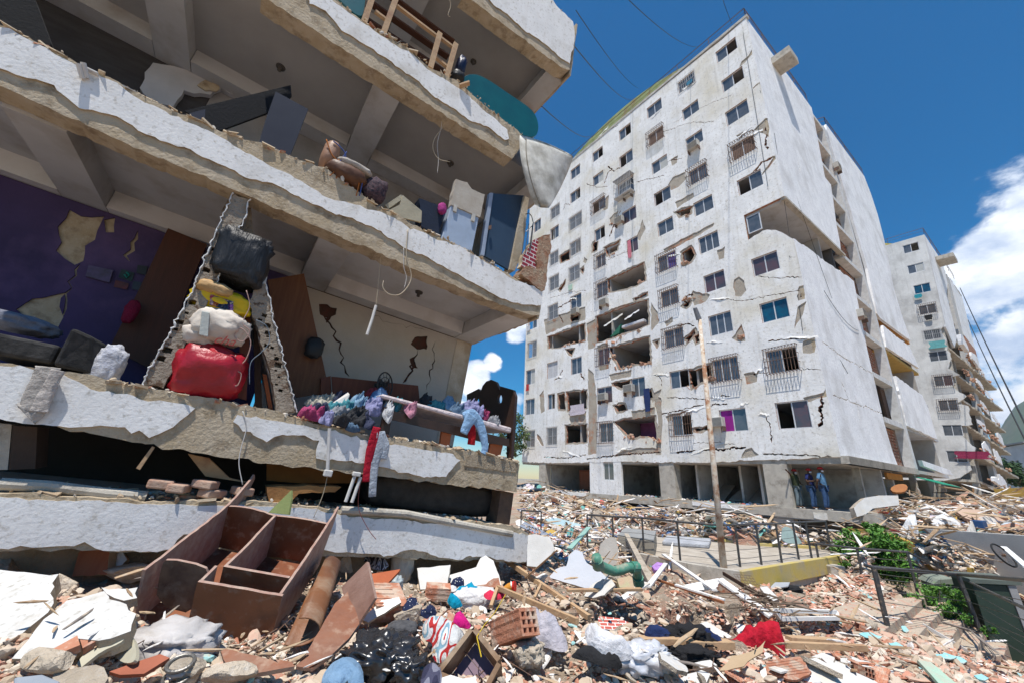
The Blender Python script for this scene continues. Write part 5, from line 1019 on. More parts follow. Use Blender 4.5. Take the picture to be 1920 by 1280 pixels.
# clothes heaped on the second floor
dull = lambda c: tuple(x*.72+.03 for x in c)
cols = {'navy': (.02, .03, .09), 'blue': (.12, .26, .5), 'sky': (.3, .5, .7), 'lav': (.33, .33, .58), 'white': (.68, .68, .7), 'pink': (.6, .25, .35), 'mag': (.45, .03, .15), 'teal': (.04, .3, .36), 'black': (.015, .015, .02), 'grey': (.32, .33, .36), 'red': (.45, .02, .03), 'mint': (.35, .5, .45), 'jeans': (.09, .18, .3), 'cream': (.6, .55, .45)}
for i, (x, y, c, rx, ry, rz_, cn, lb) in enumerate([(600, 772, .15, .25, .07, .2, 'navy', 'navy'), (585, 778, .05, .18, .05, .12, 'mag', 'magenta'), (625, 775, .2, .25, .08, .2, 'grey', 'grey'), (612, 786, .0, .12, .04, .08, 'lav', 'lavender'), (650, 765, .35, .28, .12, .2, 'teal', 'dark teal'), (640, 790, .0, .16, .04, .08, 'black', 'black'), (668, 780, .1, .2, .1, .15, 'black', 'black, knotted'), (675, 755, .4, .22, .12, .2, 'sky', 'light blue'), (700, 765, .25, .15, .16, .15, 'lav', 'lavender hanging'), (715, 745, .45, .2, .1, .2, 'blue', 'bright blue'), (725, 770, .2, .09, .17, .1, 'white', 'white'), (700, 742, .6, .15, .08, .2, 'red', 'red'), (660, 800, -.01, .12, .05, .06, 'jeans', 'blue jean'), (640, 752, .5, .2, .1, .15, 'navy', 'navy, topmost'), (610, 760, .5, .3, .07, .25, 'cream', 'pale cream'), (690, 790, .05, .12, .09, .1, 'navy', 'navy, lowest'), (742, 760, .3, .1, .07, .1, 'teal', 'teal')]):
    garm(x, y, c, rx*.85, ry*.8, fabric(cn, dull(cols[cn])), 40+i, group='clothes heaped at the foot of the bed', label='%s garment in the clothes heap at the foot of the bed' % lb)
B().hexa([LF.P(*LF.px(620, 760, .4), .4), LF.P(*LF.px(640, 772, .3), .3), LF.P(*LF.px(655, 742, .3), .3), LF.P(*LF.px(652, 738, .4), .4)]+[LF.P(*LF.px(620, 758, .4), .4)+lv*.01, LF.P(*LF.px(640, 770, .3), .3)+lv*.01, LF.P(*LF.px(655, 740, .3), .3)+lv*.01, LF.P(*LF.px(652, 736, .4), .4)+lv*.01]).obj('white_card', wirew, None, label='white card sticking out of the clothes heap', cat='card')
# bed
bed = TH('bed', 'dark wooden bed with an arched headboard standing at the corner of the broken floor', 'bed', tuple(LF.P(*LF.px(850, 850, .3), .3)))
flat('side_rail', [(720, 762), (738, 770), (830, 792), (955, 822), (955, 836), (905, 828), (828, 808), (735, 786), (718, 784)], .12, .04, wdk, None, None, par=bed)
flat('leg', [(723, 762), (737, 765), (728, 822), (712, 818)], .1, .08, wdk, None, None, par=bed)
flat('leg', [(829, 806), (847, 810), (842, 838), (825, 834)], .17, .05, ter, None, None, par=bed); flat('leg', [(922, 822), (945, 826), (938, 855), (915, 850)], .17, .05, ter, None, None, par=bed)
HB = LS(-.14)
hb = [(2, 2)]
def hbx(pts): return HB.pxs(pts)
out_h = hbx([(950, 862), (950, 800), (876, 778), (875, 739), (897, 728), (901, 733)]+[(905, 722), (912, 714), (921, 711), (930, 715), (934, 724), (937, 731)]+[(938, 723), (962, 730), (966, 742), (958, 862)])
cir = lambda x, y, rx, ry: [HB.px(x+rx*math.cos(a), y+ry*math.sin(a)) for a in np.linspace(0, 2*math.pi, 16)[:-1]]
B().plate(HB, out_h, [cir(895, 752, 3.4, 8), cir(937, 747, 4.4, 9)], 0, .05).obj('headboard', wdk, bed)
B().hexa([LF.P(-2.3, -1.98, .13), LF.P(-.16, -2.06, .13), LF.P(-.16, -2.06, 1.1), LF.P(-2.3, -1.98, 1.1), LF.P(-2.3, -1.93, .13), LF.P(-.16, -1.97, .13), LF.P(-.16, -1.97, 1.1), LF.P(-2.3, -1.93, 1.1)]).obj('mattress', fabric('mattress_pink', (.72, .62, .62)), bed, bevel=.03)
for i, (x, y, c, rx, ry, cn, lb) in enumerate([(768, 768, .15, .10, .12, 'pink', 'pink striped garment over the bed foot'), (815, 762, .6, .25, .1, 'teal', 'teal garment on the middle of the bed'), (800, 755, .7, .12, .14, 'black', 'black garment behind the bed'), (862, 768, .3, .2, .09, 'jeans', 'denim garment on the bed'), (885, 765, .3, .25, .12, 'lav', 'lavender garment on the bed'), (905, 776, .3, .13, .08, 'mag', 'magenta garment near the headboard'), (925, 790, .25, .17, .06, 'grey', 'grey patterned pillow at the headboard'), (840, 757, .6, .15, .08, 'sky', 'light blue garment on the bed')]):
    garm(x, y, c, rx*.9, ry*.85, fabric(cn, dull(cols[cn])), 70+i, label=lb)
strip('blue_shirt', [(868, 782), (885, 778), (900, 800), (908, 835), (905, 850)], [.14, .18, .15, .11, .12], .02, fabric('shirt', (.30, .48, .70)), 'light blue shirt hanging over the bed rail near the headboard', 'shirt', 6)
strip('blue_sleeve', [(885, 778), (875, 795), (868, 812)], [.2, .15, .12], -.01, MATS['cloth_shirt'], 'sleeve of pale blue cloth hanging left of the red one on the bed rail', 'shirt', 8)
strip('red_garment', [(884, 795), (884, 815), (882, 833)], [.1, .14, .12], .03, fabric('redg', (.45, .01, .015)), 'red garment hanging between the blue sleeves on the bed rail', 'garment', 9)
strip('red_trousers', [(706, 800), (698, 830), (690, 862), (686, 902)], [.10, .12, .09, .1], -.06, fabric('redt', (.42, .01, .03)), 'long red garment hanging down the beam below the clothes heap', 'trousers', 10)
strip('grey_trousers', [(712, 808), (712, 835), (702, 870), (697, 930)], [.12, .15, .10, .09], -.06, fabric('greyt', (.42, .46, .52)), 'light grey trousers hanging down the beam right of the red ones', 'trousers', 11)
strip('grey_sleeve', [(713, 812), (722, 835), (718, 860)], [.1, .1, .08], -.06, MATS['cloth_greyt'], 'short leg of grey cloth hanging right of the light grey trousers', 'trousers', 12)
# the crushed storey
t = lump('sofa', LF.P(*LF.px(810, 925, .7), .7), (1.05, .24, .4), M('black_sofa', (.02, .019, .018), (.045, .04, .037), s=6, rough=.6, bump=.2), ax=axl, seed=33, amp=.05, sq=5, label='crushed black sofa squeezed between the two lowest floors', cat='sofa')
b3 = [(305, 905, 'terracotta block on the lowest beam, leftmost'), (340, 912, 'longer terracotta block on the lowest beam'), (385, 905, 'upper terracotta block of the pile above the wardrobe'), (395, 922, 'lower terracotta block of the pile above the wardrobe'), (455, 918, 'terracotta block behind the top of the wardrobe')]
for i, (x, y, lb) in enumerate(b3):
    p = LF.P(*LF.px(x, y, .1), .1); B().box(Fr(p, lu*math.cos(i*1.3)+lw*math.sin(i*1.3), lv, -lu*math.sin(i*1.3)+lw*math.cos(i*1.3)), -.11-.02*(i % 2), .09, -.05, .03, -.07, .08).obj('clay_block', M('clay_pale', (.42, .23, .16), (.45, .33, .25), s=6, bump=.6), None, bevel=.015, label=lb, cat='brick')
flat('orange_wood_panel', [(500, 912), (590, 910), (640, 912), (628, 922), (560, 925), (540, 942), (505, 950)], .05, .25, M('orange_wood', (.42, .22, .08), (.30, .14, .05), s=6, bump=.4), 'split orange wooden panel on the lowest beam behind the wardrobe', 'panel', seed=4)
flat('plank', [(352, 850), (392, 858), (430, 895), (470, 905), (385, 892)], .3, .1, wd2, 'dim wooden board inside the crushed storey', 'plank')
flat('plank', [(285, 836), (290, 838), (262, 880), (255, 877)], .02, .03, wd2, 'pale wooden stick hanging under the second beam', 'plank')
flat('crushed_post', [(-30, 790), (22, 795), (14, 880), (-30, 880)], .3, .3, concrete, None, None, par=bld)
flat('crushed_cabinet', [(24, 797), (70, 800), (66, 878), (16, 880)], .3, .3, M('dkcab', (.07, .05, .04)), 'dark cabinet trapped at the left of the crushed storey', 'cabinet')
flat('wooden_board', [(500, 868), (560, 872), (650, 885), (690, 905), (560, 905), (500, 900)], .7, .05, M('amber_wood', (.25, .12, .04), s=4), 'amber wooden panel in the crushed storey behind the cables', 'panel')
B().plate(LF, jag([(-9, -4.6), (0.1, -4.6), (.1, -3.84), (-9, -3.84)], .03, .2, 4), [], .35, .5).obj('footing_wall', M('earth_wall', (.26, .2, .14), (.18, .14, .09), s=3, bump=1), bld)

# ------------------------------------------------------------------ rubble terrain
CT = []
def ctl(x, y, z): CT.append((x, y, z))
def cpx(px, py, z): r = ray(px, py); t = z/r[2]; ctl(r[0]*t, r[1]*t, z)
def cY(px, py, Y): r = ray(px, py)*(Y/ray(px, py)[1]); ctl(*r)
for u in (-9, -7, -5.5, -4.3, -3, -1.5, 0.2):
    for w in (-.05, 1.5, 3.2): p = LF.P(u, -4.0-(.15 if w < 0 else 0), w); ctl(*p)
for q in ((0, 1280, -1.02), (250, 1280, -1.12), (480, 1280, -1.18), (720, 1280, -1.2), (960, 1280, -1.2), (1200, 1280, -1.28), (1450, 1280, -1.45), (1650, 1280, -1.72), (1900, 1280, -2.1),
          (60, 1180, -.98), (350, 1200, -1.25), (700, 1190, -1.25), (960, 1180, -1.28), (1250, 1190, -1.4), (1500, 1190, -1.75), (1620, 1200, -2.05), (1800, 1240, -2.75), (1700, 1195, -2.75), (1760, 1206, -2.95), (150, 1110, -.95), (780, 1090, -1.3), (900, 1110, -1.35), (1050, 1120, -1.45), (1200, 1120, -1.7), (1350, 1130, -1.95), (1480, 1130, -2.2),
          (1600, 1150, -2.5), (1700, 1140, -2.5), (1560, 1110, -2.5), (1850, 1205, -3.2), (1000, 1060, -1.6), (1100, 1080, -1.7), (1160, 1050, -2.1), (1300, 1030, -2.05), (1450, 1035, -2.05), (1520, 1075, -2.55), (1200, 1075, -2.05), (1380, 1095, -2.2),
          (1020, 1000, -1.9), (1080, 990, -1.9), (1000, 960, -1.8), (1180, 1000, -2.1), (1150, 965, -1.5), (1060, 955, -1.6), (1000, 935, -1.3), (1250, 965, -1.6), (1350, 985, -1.9), (1450, 995, -2.0), (1540, 1010, -2.2), (1560, 1040, -2.7), (1640, 1060, -2.7), (1740, 1120, -3.1), (1900, 1180, -3.3), (1820, 1110, -3.2)): cpx(*q)
for q in ((1600, 975, 19), (1620, 1000, 15.5), (1660, 948, 19), (1720, 940, 22), (1800, 955, 22), (1880, 960, 24), (1700, 975, 15), (1760, 965, 17), (1860, 985, 16), (1920, 985, 15), (1740, 985, 13.5), (1660, 990, 13.5), (1920, 915, 45), (1850, 925, 40), (1780, 935, 30), (985, 905, 40), (1000, 920, 30), (1100, 930, 33), (1250, 950, 21), (1400, 965, 17)): cY(*q)
for a, r_, z in ((-2.5, 4, -1.2), (2.5, 4, -1.6), (3.1, 5, -1.2), (1.9, 8, -2.5), (-1.8, 7, -1.2), (.3, 60, -1), (.8, 60, -1.2), (-.3, 50, -1), (-1, 40, -1), (1.3, 50, -2.2), (1.5, 15, -3)): ctl(r_*math.sin(a), r_*math.cos(a), z)
CT = np.array(CT); CK = 7.
def polar(x, y): r = np.hypot(x, y)+1e-6; return np.stack([np.arctan2(x, y)*CK, np.log(r)*CK*.9], -1)
CPo = polar(CT[:, 0], CT[:, 1])
def inpoly(x, y, o):
    c = np.zeros(np.shape(x), bool); n = len(o)
    for i in range(n):
        a, b = o[i], o[(i+1) % n]
        if a[1] == b[1]: continue
        c ^= ((a[1] > y) != (b[1] > y)) & (x < (b[0]-a[0])*(y-a[1])/(b[1]-a[1])+a[0])
    return c
def onz(px, py, z): r = ray(px, py); return r*(z/r[2])
DECKZ = -1.97
deck_px = [(1188, 1040), (1290, 1062), (1388, 1078), (1478, 1062), (1575, 1046), (1560, 1030), (1420, 1022), (1290, 1008), (1215, 1005)]
deck = [tuple(onz(x, y, DECKZ)[:2]) for x, y in deck_px]
LZ = -2.47
e0, e1 = onz(1668, 1172, LZ), onz(1738, 1116, LZ); td = onz(1727, 1184, LZ-.17)-e0; td[2] = 0; ev0 = e1-e0
stair_zone = [tuple(q[:2]) for q in (e0-td*.3, e1-td*.3, e1+td*6, e0+td*6)]
lowz = [tuple(q[:2]) for q in (onz(1580, 1044, DECKZ), e1-td*.8, e1+td*3.2, atY(1840, 1060, 12.45), atY(1590, 1000, 15.85))]
MS = np.linalg.inv(np.array([[td[0], ev0[0]], [td[1], ev0[1]]]))
def gz_arr(x, y):
    z = gz_raw(x, y); fx, fy = x-e0[0], y-e0[1]; f = MS[0, 0]*fx+MS[0, 1]*fy; g = MS[1, 0]*fx+MS[1, 1]*fy
    m = (f > -.6) & (f < 6.2) & (g > -.02) & (g < 1.25); z = np.where(m, np.minimum(z, LZ-.26-.17*np.maximum(f, 0)), z)
    m = (f > -4) & (f < 6.2) & (g > -1.3) & (g <= -.02); z = np.where(m, np.minimum(z, LZ-.12-.17*np.maximum(f, 0)+np.maximum(-g, 0)*.10), z)
    lm = inpoly(x, y, lowz); z = np.where(lm, np.minimum(z, -2.85), z)
    m = (f > -3.6) & (f <= -.6) & (g > .45) & (g < 1.2); z = np.where(m, np.minimum(z, LZ-.2), z)
    dm = inpoly(x, y, deck); return np.where(dm, np.minimum(z, DECKZ-.2), z)
def gz_raw(x, y):
    p = polar(x, y); d2 = ((p[:, None, :]-CPo[None])**2).sum(-1)+.06
    w = d2**-1.9; return (w*CT[:, 2]).sum(1)/w.sum(1)
def nfbm(x, y, s, seed=0): return noise.fractal(Vector((x*s, y*s, seed)), 1, 2, 4)
def gz(x, y):
    z = float(gz_arr(np.array([x]), np.array([y]))[0]); r = math.hypot(x, y)
    return z+min(.05*r, .25)*.5*nfbm(x, y, 1.1/max(1, r*.15), 3)
def ghit(px, py):
    """point of the rubble surface under a pixel"""
    r = ray(px, py); t = .8; st = 1.02
    while t < 80:
        p = r*t
        if p[2] < gz(p[0], p[1]): break
        t *= st
    a, b = t/st, t
    for _ in range(10):
        m = (a+b)/2; p = r*m
        if p[2] < gz(p[0], p[1]): b = m
        else: a = m
    P_ = r*b; return P_*(1-.15/np.linalg.norm(P_))
# terrain mesh on a polar grid
NA, NR = 300, 200
az = np.linspace(-math.pi, math.pi, NA+1)[:-1]; az = az+.0; rr_ = np.exp(np.linspace(math.log(.9), math.log(75), NR))
# finer towards the seen sector
az = np.sort(np.concatenate([np.linspace(-1.15, 1.15, 240), np.linspace(1.18, 2*math.pi-1.18, 60)]))
NA = len(az); X = (rr_[:, None]*np.sin(az)[None]).ravel(); Y = (rr_[:, None]*np.cos(az)[None]).ravel()
Z = np.concatenate([gz_arr(X[i:i+4000], Y[i:i+4000]) for i in range(0, len(X), 4000)])
for i in range(len(X)):
    r = math.hypot(X[i], Y[i]); Z[i] += min(.05*r, .25)*.5*nfbm(X[i], Y[i], 1.1/max(1, r*.15), 3)+min(.014*r, .12)*(nfbm(X[i], Y[i], 5/max(1, r*.2), 8))-.03
F_ = []
for i in range(NR-1):
    for j in range(NA): k = (j+1) % NA; F_.append((i*NA+j, i*NA+k, (i+1)*NA+k, (i+1)*NA+j))
F_.append(tuple(range(NA)))
soil = M('rubble_soil', (.44, .35, .26), (.34, .265, .19), s=2.5, bump=1.2, bs=22, bd=.06, grime=(.40, .22, .15), gs=1.3, gt=(.5, .62), fine=((.55, .50, .43), 14.))
B().add(np.stack([X, Y, Z], -1), F_).obj('rubble_ground', soil, None, smooth=False, kind='structure')
b = B(); b.add([(-3000, -3000, -3.6), (3000, -3000, -3.6), (3000, 3000, -3.6), (-3000, 3000, -3.6)], [(0, 1, 2, 3)])
b.obj('ground', M('earth', (.36, .30, .23), (.28, .25, .18), s=.2, bump=.3), None, kind='structure')

# ------------------------------------------------------------------ loose rubble
pal_rub = Mpalette('rubble_mix', [((.50, .25, .17), 3), ((.42, .18, .11), 2), ((.55, .36, .27), 3), ((.54, .44, .34), 10), ((.47, .37, .27), 9), ((.80, .78, .75), 3), ((.64, .56, .46), 6), ((.36, .31, .25), 3), ((.30, .55, .55), .25), ((.12, .1, .09), .6)])
pal_sml = Mpalette('rubble_fines', [((.55, .32, .23), 5), ((.46, .22, .14), 3), ((.58, .50, .40), 6), ((.66, .60, .52), 3), ((.44, .36, .27), 5)])
pal_far = Mpalette('debris_mix', [((.50, .43, .34), 7), ((.45, .24, .16), 4), ((.80, .78, .75), 4), ((.60, .55, .5), 4), ((.30, .25, .2), 3), ((.05, .05, .06), 1.5), ((.35, .22, .12), 2), ((.06, .16, .35), .7), ((.45, .06, .06), .5), ((.10, .38, .36), .6), ((.55, .36, .08), .5), ((.55, .50, .60), .6)])
rs = np.random.RandomState(11)
def clear(x, y, z):
    """is this spot out of the buildings, the ramp and the stairs"""
    q = A(x, y, z)-LO; u_, w_ = q@lu, q@lw
    if -9.5 < u_ < .35 and w_ > -.04 and w_ < 3: return False
    q = A(x, y, 0)-T0; 
    if q@tw > -.2 and -.5 < q@tu < 23 and q@tw < 26: return False
    if inpoly(x, y, deck) or inpoly(x, y, stair_zone) or inpoly(x, y, lowz): return False
    return True
def scatter(n, pxr, sz, smin=.012, smax=.06, expo=2.2, mask=None, flat=(.35, .8), lift=.3):
    pts, ss = [], []
    k = 0
    while len(pts) < n and k < n*6:
        k += 1
        px, py = rs.uniform(*pxr[0]), rs.uniform(*pxr[1])
        if mask and not mask(px, py): continue
        p = ghit_fast(px, py)
        if p is None or not clear(*p): continue
        s = smin+(smax-smin)*rs.uniform()**expo; f = sz(p) if callable(sz) else sz
        s *= f; a = s*rs.uniform(.7, 1.8); b_ = s*rs.uniform(.6, 1.2); c = s*rs.uniform(*flat)
        pts.append(p+A(0, 0, c*lift)); ss.append((a, b_, c))
    return pts, ss
# fast lookup table of the surface seen from above the rubble
GX, GY = np.arange(-20, 1941, 14.), np.arange(880, 1320, 7.)
TAB = np.zeros((len(GY), len(GX), 3)); OKT = np.zeros((len(GY), len(GX)), bool)
tt = np.exp(np.linspace(math.log(1.2), math.log(70), 190))
for iy, py in enumerate(GY):
    R_ = np.array([ray(px, py) for px in GX]); P_ = R_[:, None, :]*tt[None, :, None]
    zz = gz_arr(P_[..., 0].ravel(), P_[..., 1].ravel()).reshape(P_.shape[:2]); below = P_[..., 2] < zz
    for ix in range(len(GX)):
        w = np.argmax(below[ix])
        if not below[ix].any() or w == 0: continue
        d0 = P_[ix, w-1, 2]-zz[ix, w-1]; d1 = zz[ix, w]-P_[ix, w, 2]; t = tt[w-1]+(tt[w]-tt[w-1])*d0/(d0+d1+1e-9); TAB[iy, ix] = R_[ix]*t; OKT[iy, ix] = True
def ghit_fast(px, py):
    ix, iy = (px-GX[0])/14., (py-GY[0])/7.; i, j = int(ix), int(iy)
    if i < 0 or j < 0 or i >= len(GX)-1 or j >= len(GY)-1 or not OKT[j:j+2, i:i+2].all(): return None
    q = TAB[j:j+2, i:i+2]; r_ = np.linalg.norm(q, axis=2)
    fx, fy = ix-i, iy-j; t = (q[0, 0]*(1-fx)+q[0, 1]*fx)*(1-fy)+(q[1, 0]*(1-fx)+q[1, 1]*fx)*fy
    if r_.max() > r_.min()*1.6: t = q[0 if fy < .5 else 1, 0 if fx < .5 else 1]
    r = math.hypot(t[0], t[1]); t = t.copy(); t[2] += min(.05*r, .25)*.5*nfbm(t[0], t[1], 1.1/max(1, r*.15), 3); return t
dist = lambda p: np.linalg.norm(p)
HZ = [(0, 1060, 262, 1262), (240, 1060, 710, 1262), (670, 1105, 830, 1215), (835, 1090, 970, 1160), (785, 1140, 890, 1250), (650, 1195, 790, 1285), (600, 1225, 700, 1285), (820, 1180, 940, 1285), (900, 1160, 1070, 1285), (925, 1070, 1100, 1190), (1060, 1170, 1240, 1262), (1105, 1150, 1195, 1185), (1195, 1180, 1480, 1260), (1215, 1050, 1575, 1185), (985, 1000, 1200, 1110), (780, 1035, 945, 1110), (1470, 1200, 1630, 1230), (625, 1035, 760, 1125), (130, 1015, 265, 1125)]
rk2 = random.Random(4)
keep = lambda x, y: rk2.random() < .3 or not any(a-4 < x < c+4 and b-4 < y < d+8 for a, b, c, d in HZ)
# fines everywhere, sized with distance only as far as the eye could tell them apart
p, s = scatter(9000, ((-10, 1930), (1040, 1300)), lambda p: .4+.17*dist(p), .007, .026, 1.6, flat=(.25, .6))
bulk('fine_rubble', p, s, pal_sml, seed=1, kind='stuff', up=.5)
p, s = scatter(4300, ((-10, 1930), (1030, 1300)), lambda p: .5+.13*dist(p), .014, .06, 2.8, keep, flat=(.2, .6))
bulk('coarse_rubble', p, s, pal_rub, seed=2, kind='stuff', up=.5, templ=RK)
ismound = lambda x, y: (x > 1585 and y < 1090 and y > 925+.02*(x-1600)) or (x < 1600 and y > 905)
p, s = scatter(7000, ((975, 1930), (900, 1060)), lambda p: .3+.05*dist(p), .035, .12, 2.2, ismound, (.2, .6))
bulk('debris_field', p, s, pal_far, seed=3, kind='stuff', up=.5)
p, s = scatter(1600, ((975, 1930), (900, 1040)), lambda p: .3+.035*dist(p), .10, .34, 2.6, ismound, (.06, .2), .6)
bulk('debris_slabs', p, s, pal_far, seed=4, kind='stuff', up=.45)
bulk('floor_rubble', FLOOR_RUBBLE[0], FLOOR_RUBBLE[1], pal_far, seed=9, kind='stuff', up=.5)
p, s = scatter(650, ((975, 1930), (915, 1075)), lambda p: .35+.045*dist(p), .9, 1.3, 1, ismound, (.9, 1.)); s = [(a[0]*.30*rs.uniform(.4, 1.3), .022*a[0], .014*a[0]) for a in s]
bulk('splintered_wood', p, s, Mpalette('splinter_mix', [((.45, .32, .2), 5), ((.30, .20, .12), 3), ((.75, .73, .7), 3), ((.2, .17, .15), 1)]), seed=21, kind='stuff', up=.3)
p, s = scatter(150, ((0, 1930), (1070, 1290)), lambda p: .35+.1*dist(p), .9, 1.3, 1, keep); s = [(a[0]*.09*rs.uniform(.4, 1.4), .011*a[0], .008*a[0]) for a in s]
bulk('splintered_wood', p, s, MATS['splinter_mix'], seed=22, kind='stuff', up=.3)
b = B()
for i in range(70):
    q = ghit_fast(rs.uniform(0, 1900), rs.uniform(1080, 1280))
    if q is None or not clear(*q): continue
    d = A(rs.normal(), rs.normal(), .0); d /= np.linalg.norm(d); e = A(-d[1], d[0], 0)*rs.uniform(-.15, .15); L_ = rs.uniform(.12, .4); b.tube([q+A(0, 0, .02), q+d*L_*.5+e+A(0, 0, rs.uniform(.03, .12)), q+d*L_+A(0, 0, rs.uniform(.0, .08))], rs.uniform(.0025, .005), 4)
b.obj('wire_scraps', iron, None, kind='stuff')
# red tile scree at the lower right
p, s = scatter(5200, ((1330, 1930), (1080, 1300)), lambda p: .4+.09*dist(p), .015, .05, 1.8, lambda x, y: y > 1075+(0 if x > 1480 else (1480-x)*.5), (.15, .4), .5)
bulk('broken_tile_scree', p, s, Mpalette('tile_mix', [((.52, .25, .17), 6), ((.60, .36, .27), 4), ((.44, .19, .12), 3), ((.62, .50, .42), 3), ((.55, .45, .36), 3), ((.28, .55, .56), .35)]), seed=5, kind='stuff', up=.35)

# individual pieces one could pick up: built once per kind, then copied
def grid_spots(n, box, mask=None, seed=0, mind=26):
    r = np.random.RandomState(seed); out = []; k = 0
    while len(out) < n and k < n*40:
        k += 1; x, y = r.uniform(*box[0]), r.uniform(*box[1])
        if mask and not mask(x, y): continue
        if all(abs(x-a)+abs(y-b_) > mind*(.5+.5*(y-1000)/280) for a, b_ in out): out.append((x, y))
    return out
def place(proto_list, spots, smin, smax, group, seed, tilt=.5, lift=.25, kids=True, labs=None):
    r = np.random.RandomState(seed)
    for i, (x, y) in enumerate(spots):
        p = ghit_fast(x, y)
        if p is None or not clear(*p): continue
        src = proto_list[r.randint(len(proto_list))]; s = r.uniform(smin, smax)*(.7+.1*dist(p))
        o = src.copy(); C.objects.link(o); o.scale = (s, s, s*r.uniform(.6, 1.1)); o.location = p+A(0, 0, s*lift)
        o.rotation_euler = (r.normal()*tilt, r.normal()*tilt, r.uniform(0, 6.28)); o['group'] = group
        o.hide_render = False; used_src.add(src.name); outs.append(o)
used_src = set(); outs = []
def proto(b, name, mats, label, cat, smooth=False, bevel=0):
    o = b.obj(name, mats, None, label=label, cat=cat, smooth=smooth, bevel=bevel); o.location = (0, 0, 0); protos.append(o); return o
protos = []
Wd = Fr((0, 0, 0), (1, 0, 0), (0, 1, 0), (0, 0, 1))
chunkm = M('chunk_concrete', (.55, .47, .37), (.46, .385, .295), s=5, bump=1., bs=30, bd=.03, rnd=.18, fine=((.62, .56, .48), 18.), grime=(.33, .27, .2), gs=4)
whitem = M('chunk_white', (.62, .605, .575), (.54, .52, .485), s=4, bump=.35, bs=30, bd=.012, rnd=.05, grime=(.62, .56, .47), gs=3, gt=(.55, .7))
claym = M('chunk_clay', (.50, .23, .14), (.42, .17, .10), s=6, bump=.5, bs=50, rnd=.18, grime=(.55, .42, .32), gs=5, gt=(.5, .62), fine=((.6, .45, .36), 16.))
ck, wk_, bk, tk, pk = [], [], [], [], []
for i in range(5):
    v = rockv(i+200, 3, 12, .035)*A(.5, .38, .26); ck.append(proto(B().add(v, ICO[3][1]), 'concrete_chunk', chunkm, 'rough broken lump of beige concrete lying in the rubble', 'rubble'))
def slabproto(seed, th, sz):
    r = random.Random(seed); pts = [(math.cos(a)*sz*r.uniform(.5, 1), math.sin(a)*sz*r.uniform(.35, .8)) for a in np.linspace(0, 6.28, 8)[:-1]]
    return B().plate(Wd, jag(pts, .05*sz, .08, seed), [], th, 0, 0, 1)
for i in range(6): wk_.append(proto(slabproto(i, .06+.02*(i % 3), .5), 'plaster_slab', [whitem, chunkm], 'broken slab of wall with a white painted face lying in the rubble', 'rubble'))
def clayblock(nx=3, ny=2, L_=.55, w=.4, h=.26, seed=0, broken=True):
    b = B(); t = .022; r = random.Random(seed)
    for i in range(ny+1): y = -h/2+(h-t)*i/ny; b.box(Wd, -L_/2, L_/2-(r.uniform(0, .2) if broken else 0), -w/2, w/2, y, y+t)
    for j in range(nx+1): x = -w/2+(w-t)*j/nx; b.box(Wd, -L_/2+.002, L_/2-.002-(r.uniform(0, .25) if broken else 0), x, x+t, -h/2+.004, h/2-.004)
    for k in range(5):
        x = -w/2+w*(k+.5)/5; b.box(Wd, -L_/2, L_/2-.1, x-.012, x+.012, h/2-.002, h/2+.007)
    return b
for i in range(4): bk.append(proto(clayblock(3-(i % 2), 2, .5+.1*i, .4, .26 if i % 2 else .38, i), 'hollow_clay_block', claym, 'broken hollow clay block with open cells lying in the rubble', 'brick'))
for i in range(4):
    b = B(); r = random.Random(i); pts = [(-.35, -.2), (.3, -.22), (.4, .1), (.1, .22), (-.3, .17)]; b.plate(Wd, jag([(x+r.uniform(-.08, .08), y+r.uniform(-.05, .05)) for x, y in pts], .03, .07, i), [], .05, 0)
    for k in range(6): b.box(Wd, -.3, .28, -.15+k*.055, -.13+k*.055, .0495, .062)
    tk.append(proto(b, 'ribbed_tile_fragment', claym, 'ribbed piece of red clay wall tile lying in the rubble', 'tile'))
for i in range(3):
    pk.append(proto(B().bar((-.6, 0, 0), (.6, .02*i, 0), .07+.03*i, .035, w2=.06+.02*i), 'wood_batten', [wd2, M('grey_wood', (.40, .33, .26), (.3, .24, .18), s=4, stretch=(1, 1, 1)), M('white_lath', (.74, .72, .68), s=5, grime=(.5, .42, .3), gs=4)][i], 'loose wooden batten lying in the rubble', 'wood', bevel=.004))
hero = lambda x, y: not any(a-14 < x < c+14 and b-4 < y < d+24 for a, b, c, d in HZ) and not (240 < x < 700 and 1060 < y < 1262) and not (0 < x < 255 and 1075 < y < 1235) and not (1175 < x < 1560 and y < 1080) and not (x > 1640 and y > 1110) and not (x > 1560 and 1030 < y < 1190) and not (1660 < x and y < 1230 and y > 1160)
place(ck, grid_spots(80, ((0, 1900), (1075, 1285)), hero, 1), .06, .17, 'broken concrete lumps in the rubble', 1)
place(wk_, grid_spots(44, ((0, 1880), (1080, 1285)), hero, 2), .14, .42, 'white faced slabs in the rubble', 2, tilt=.28)
place(bk, grid_spots(20, ((0, 1900), (1085, 1285)), hero, 3), .14, .3, 'hollow clay blocks in the rubble', 3, tilt=.35)
place(tk, grid_spots(46, ((0, 1900), (1085, 1285)), hero, 4), .16, .4, 'clay tile pieces in the rubble', 4, tilt=.3, lift=.12)
place(pk, grid_spots(34, ((680, 1880), (1075, 1280)), hero, 5), .25, .7, 'loose battens in the rubble', 5, tilt=.2, lift=.12)
for nm in protos: bpy.data.objects.remove(nm)

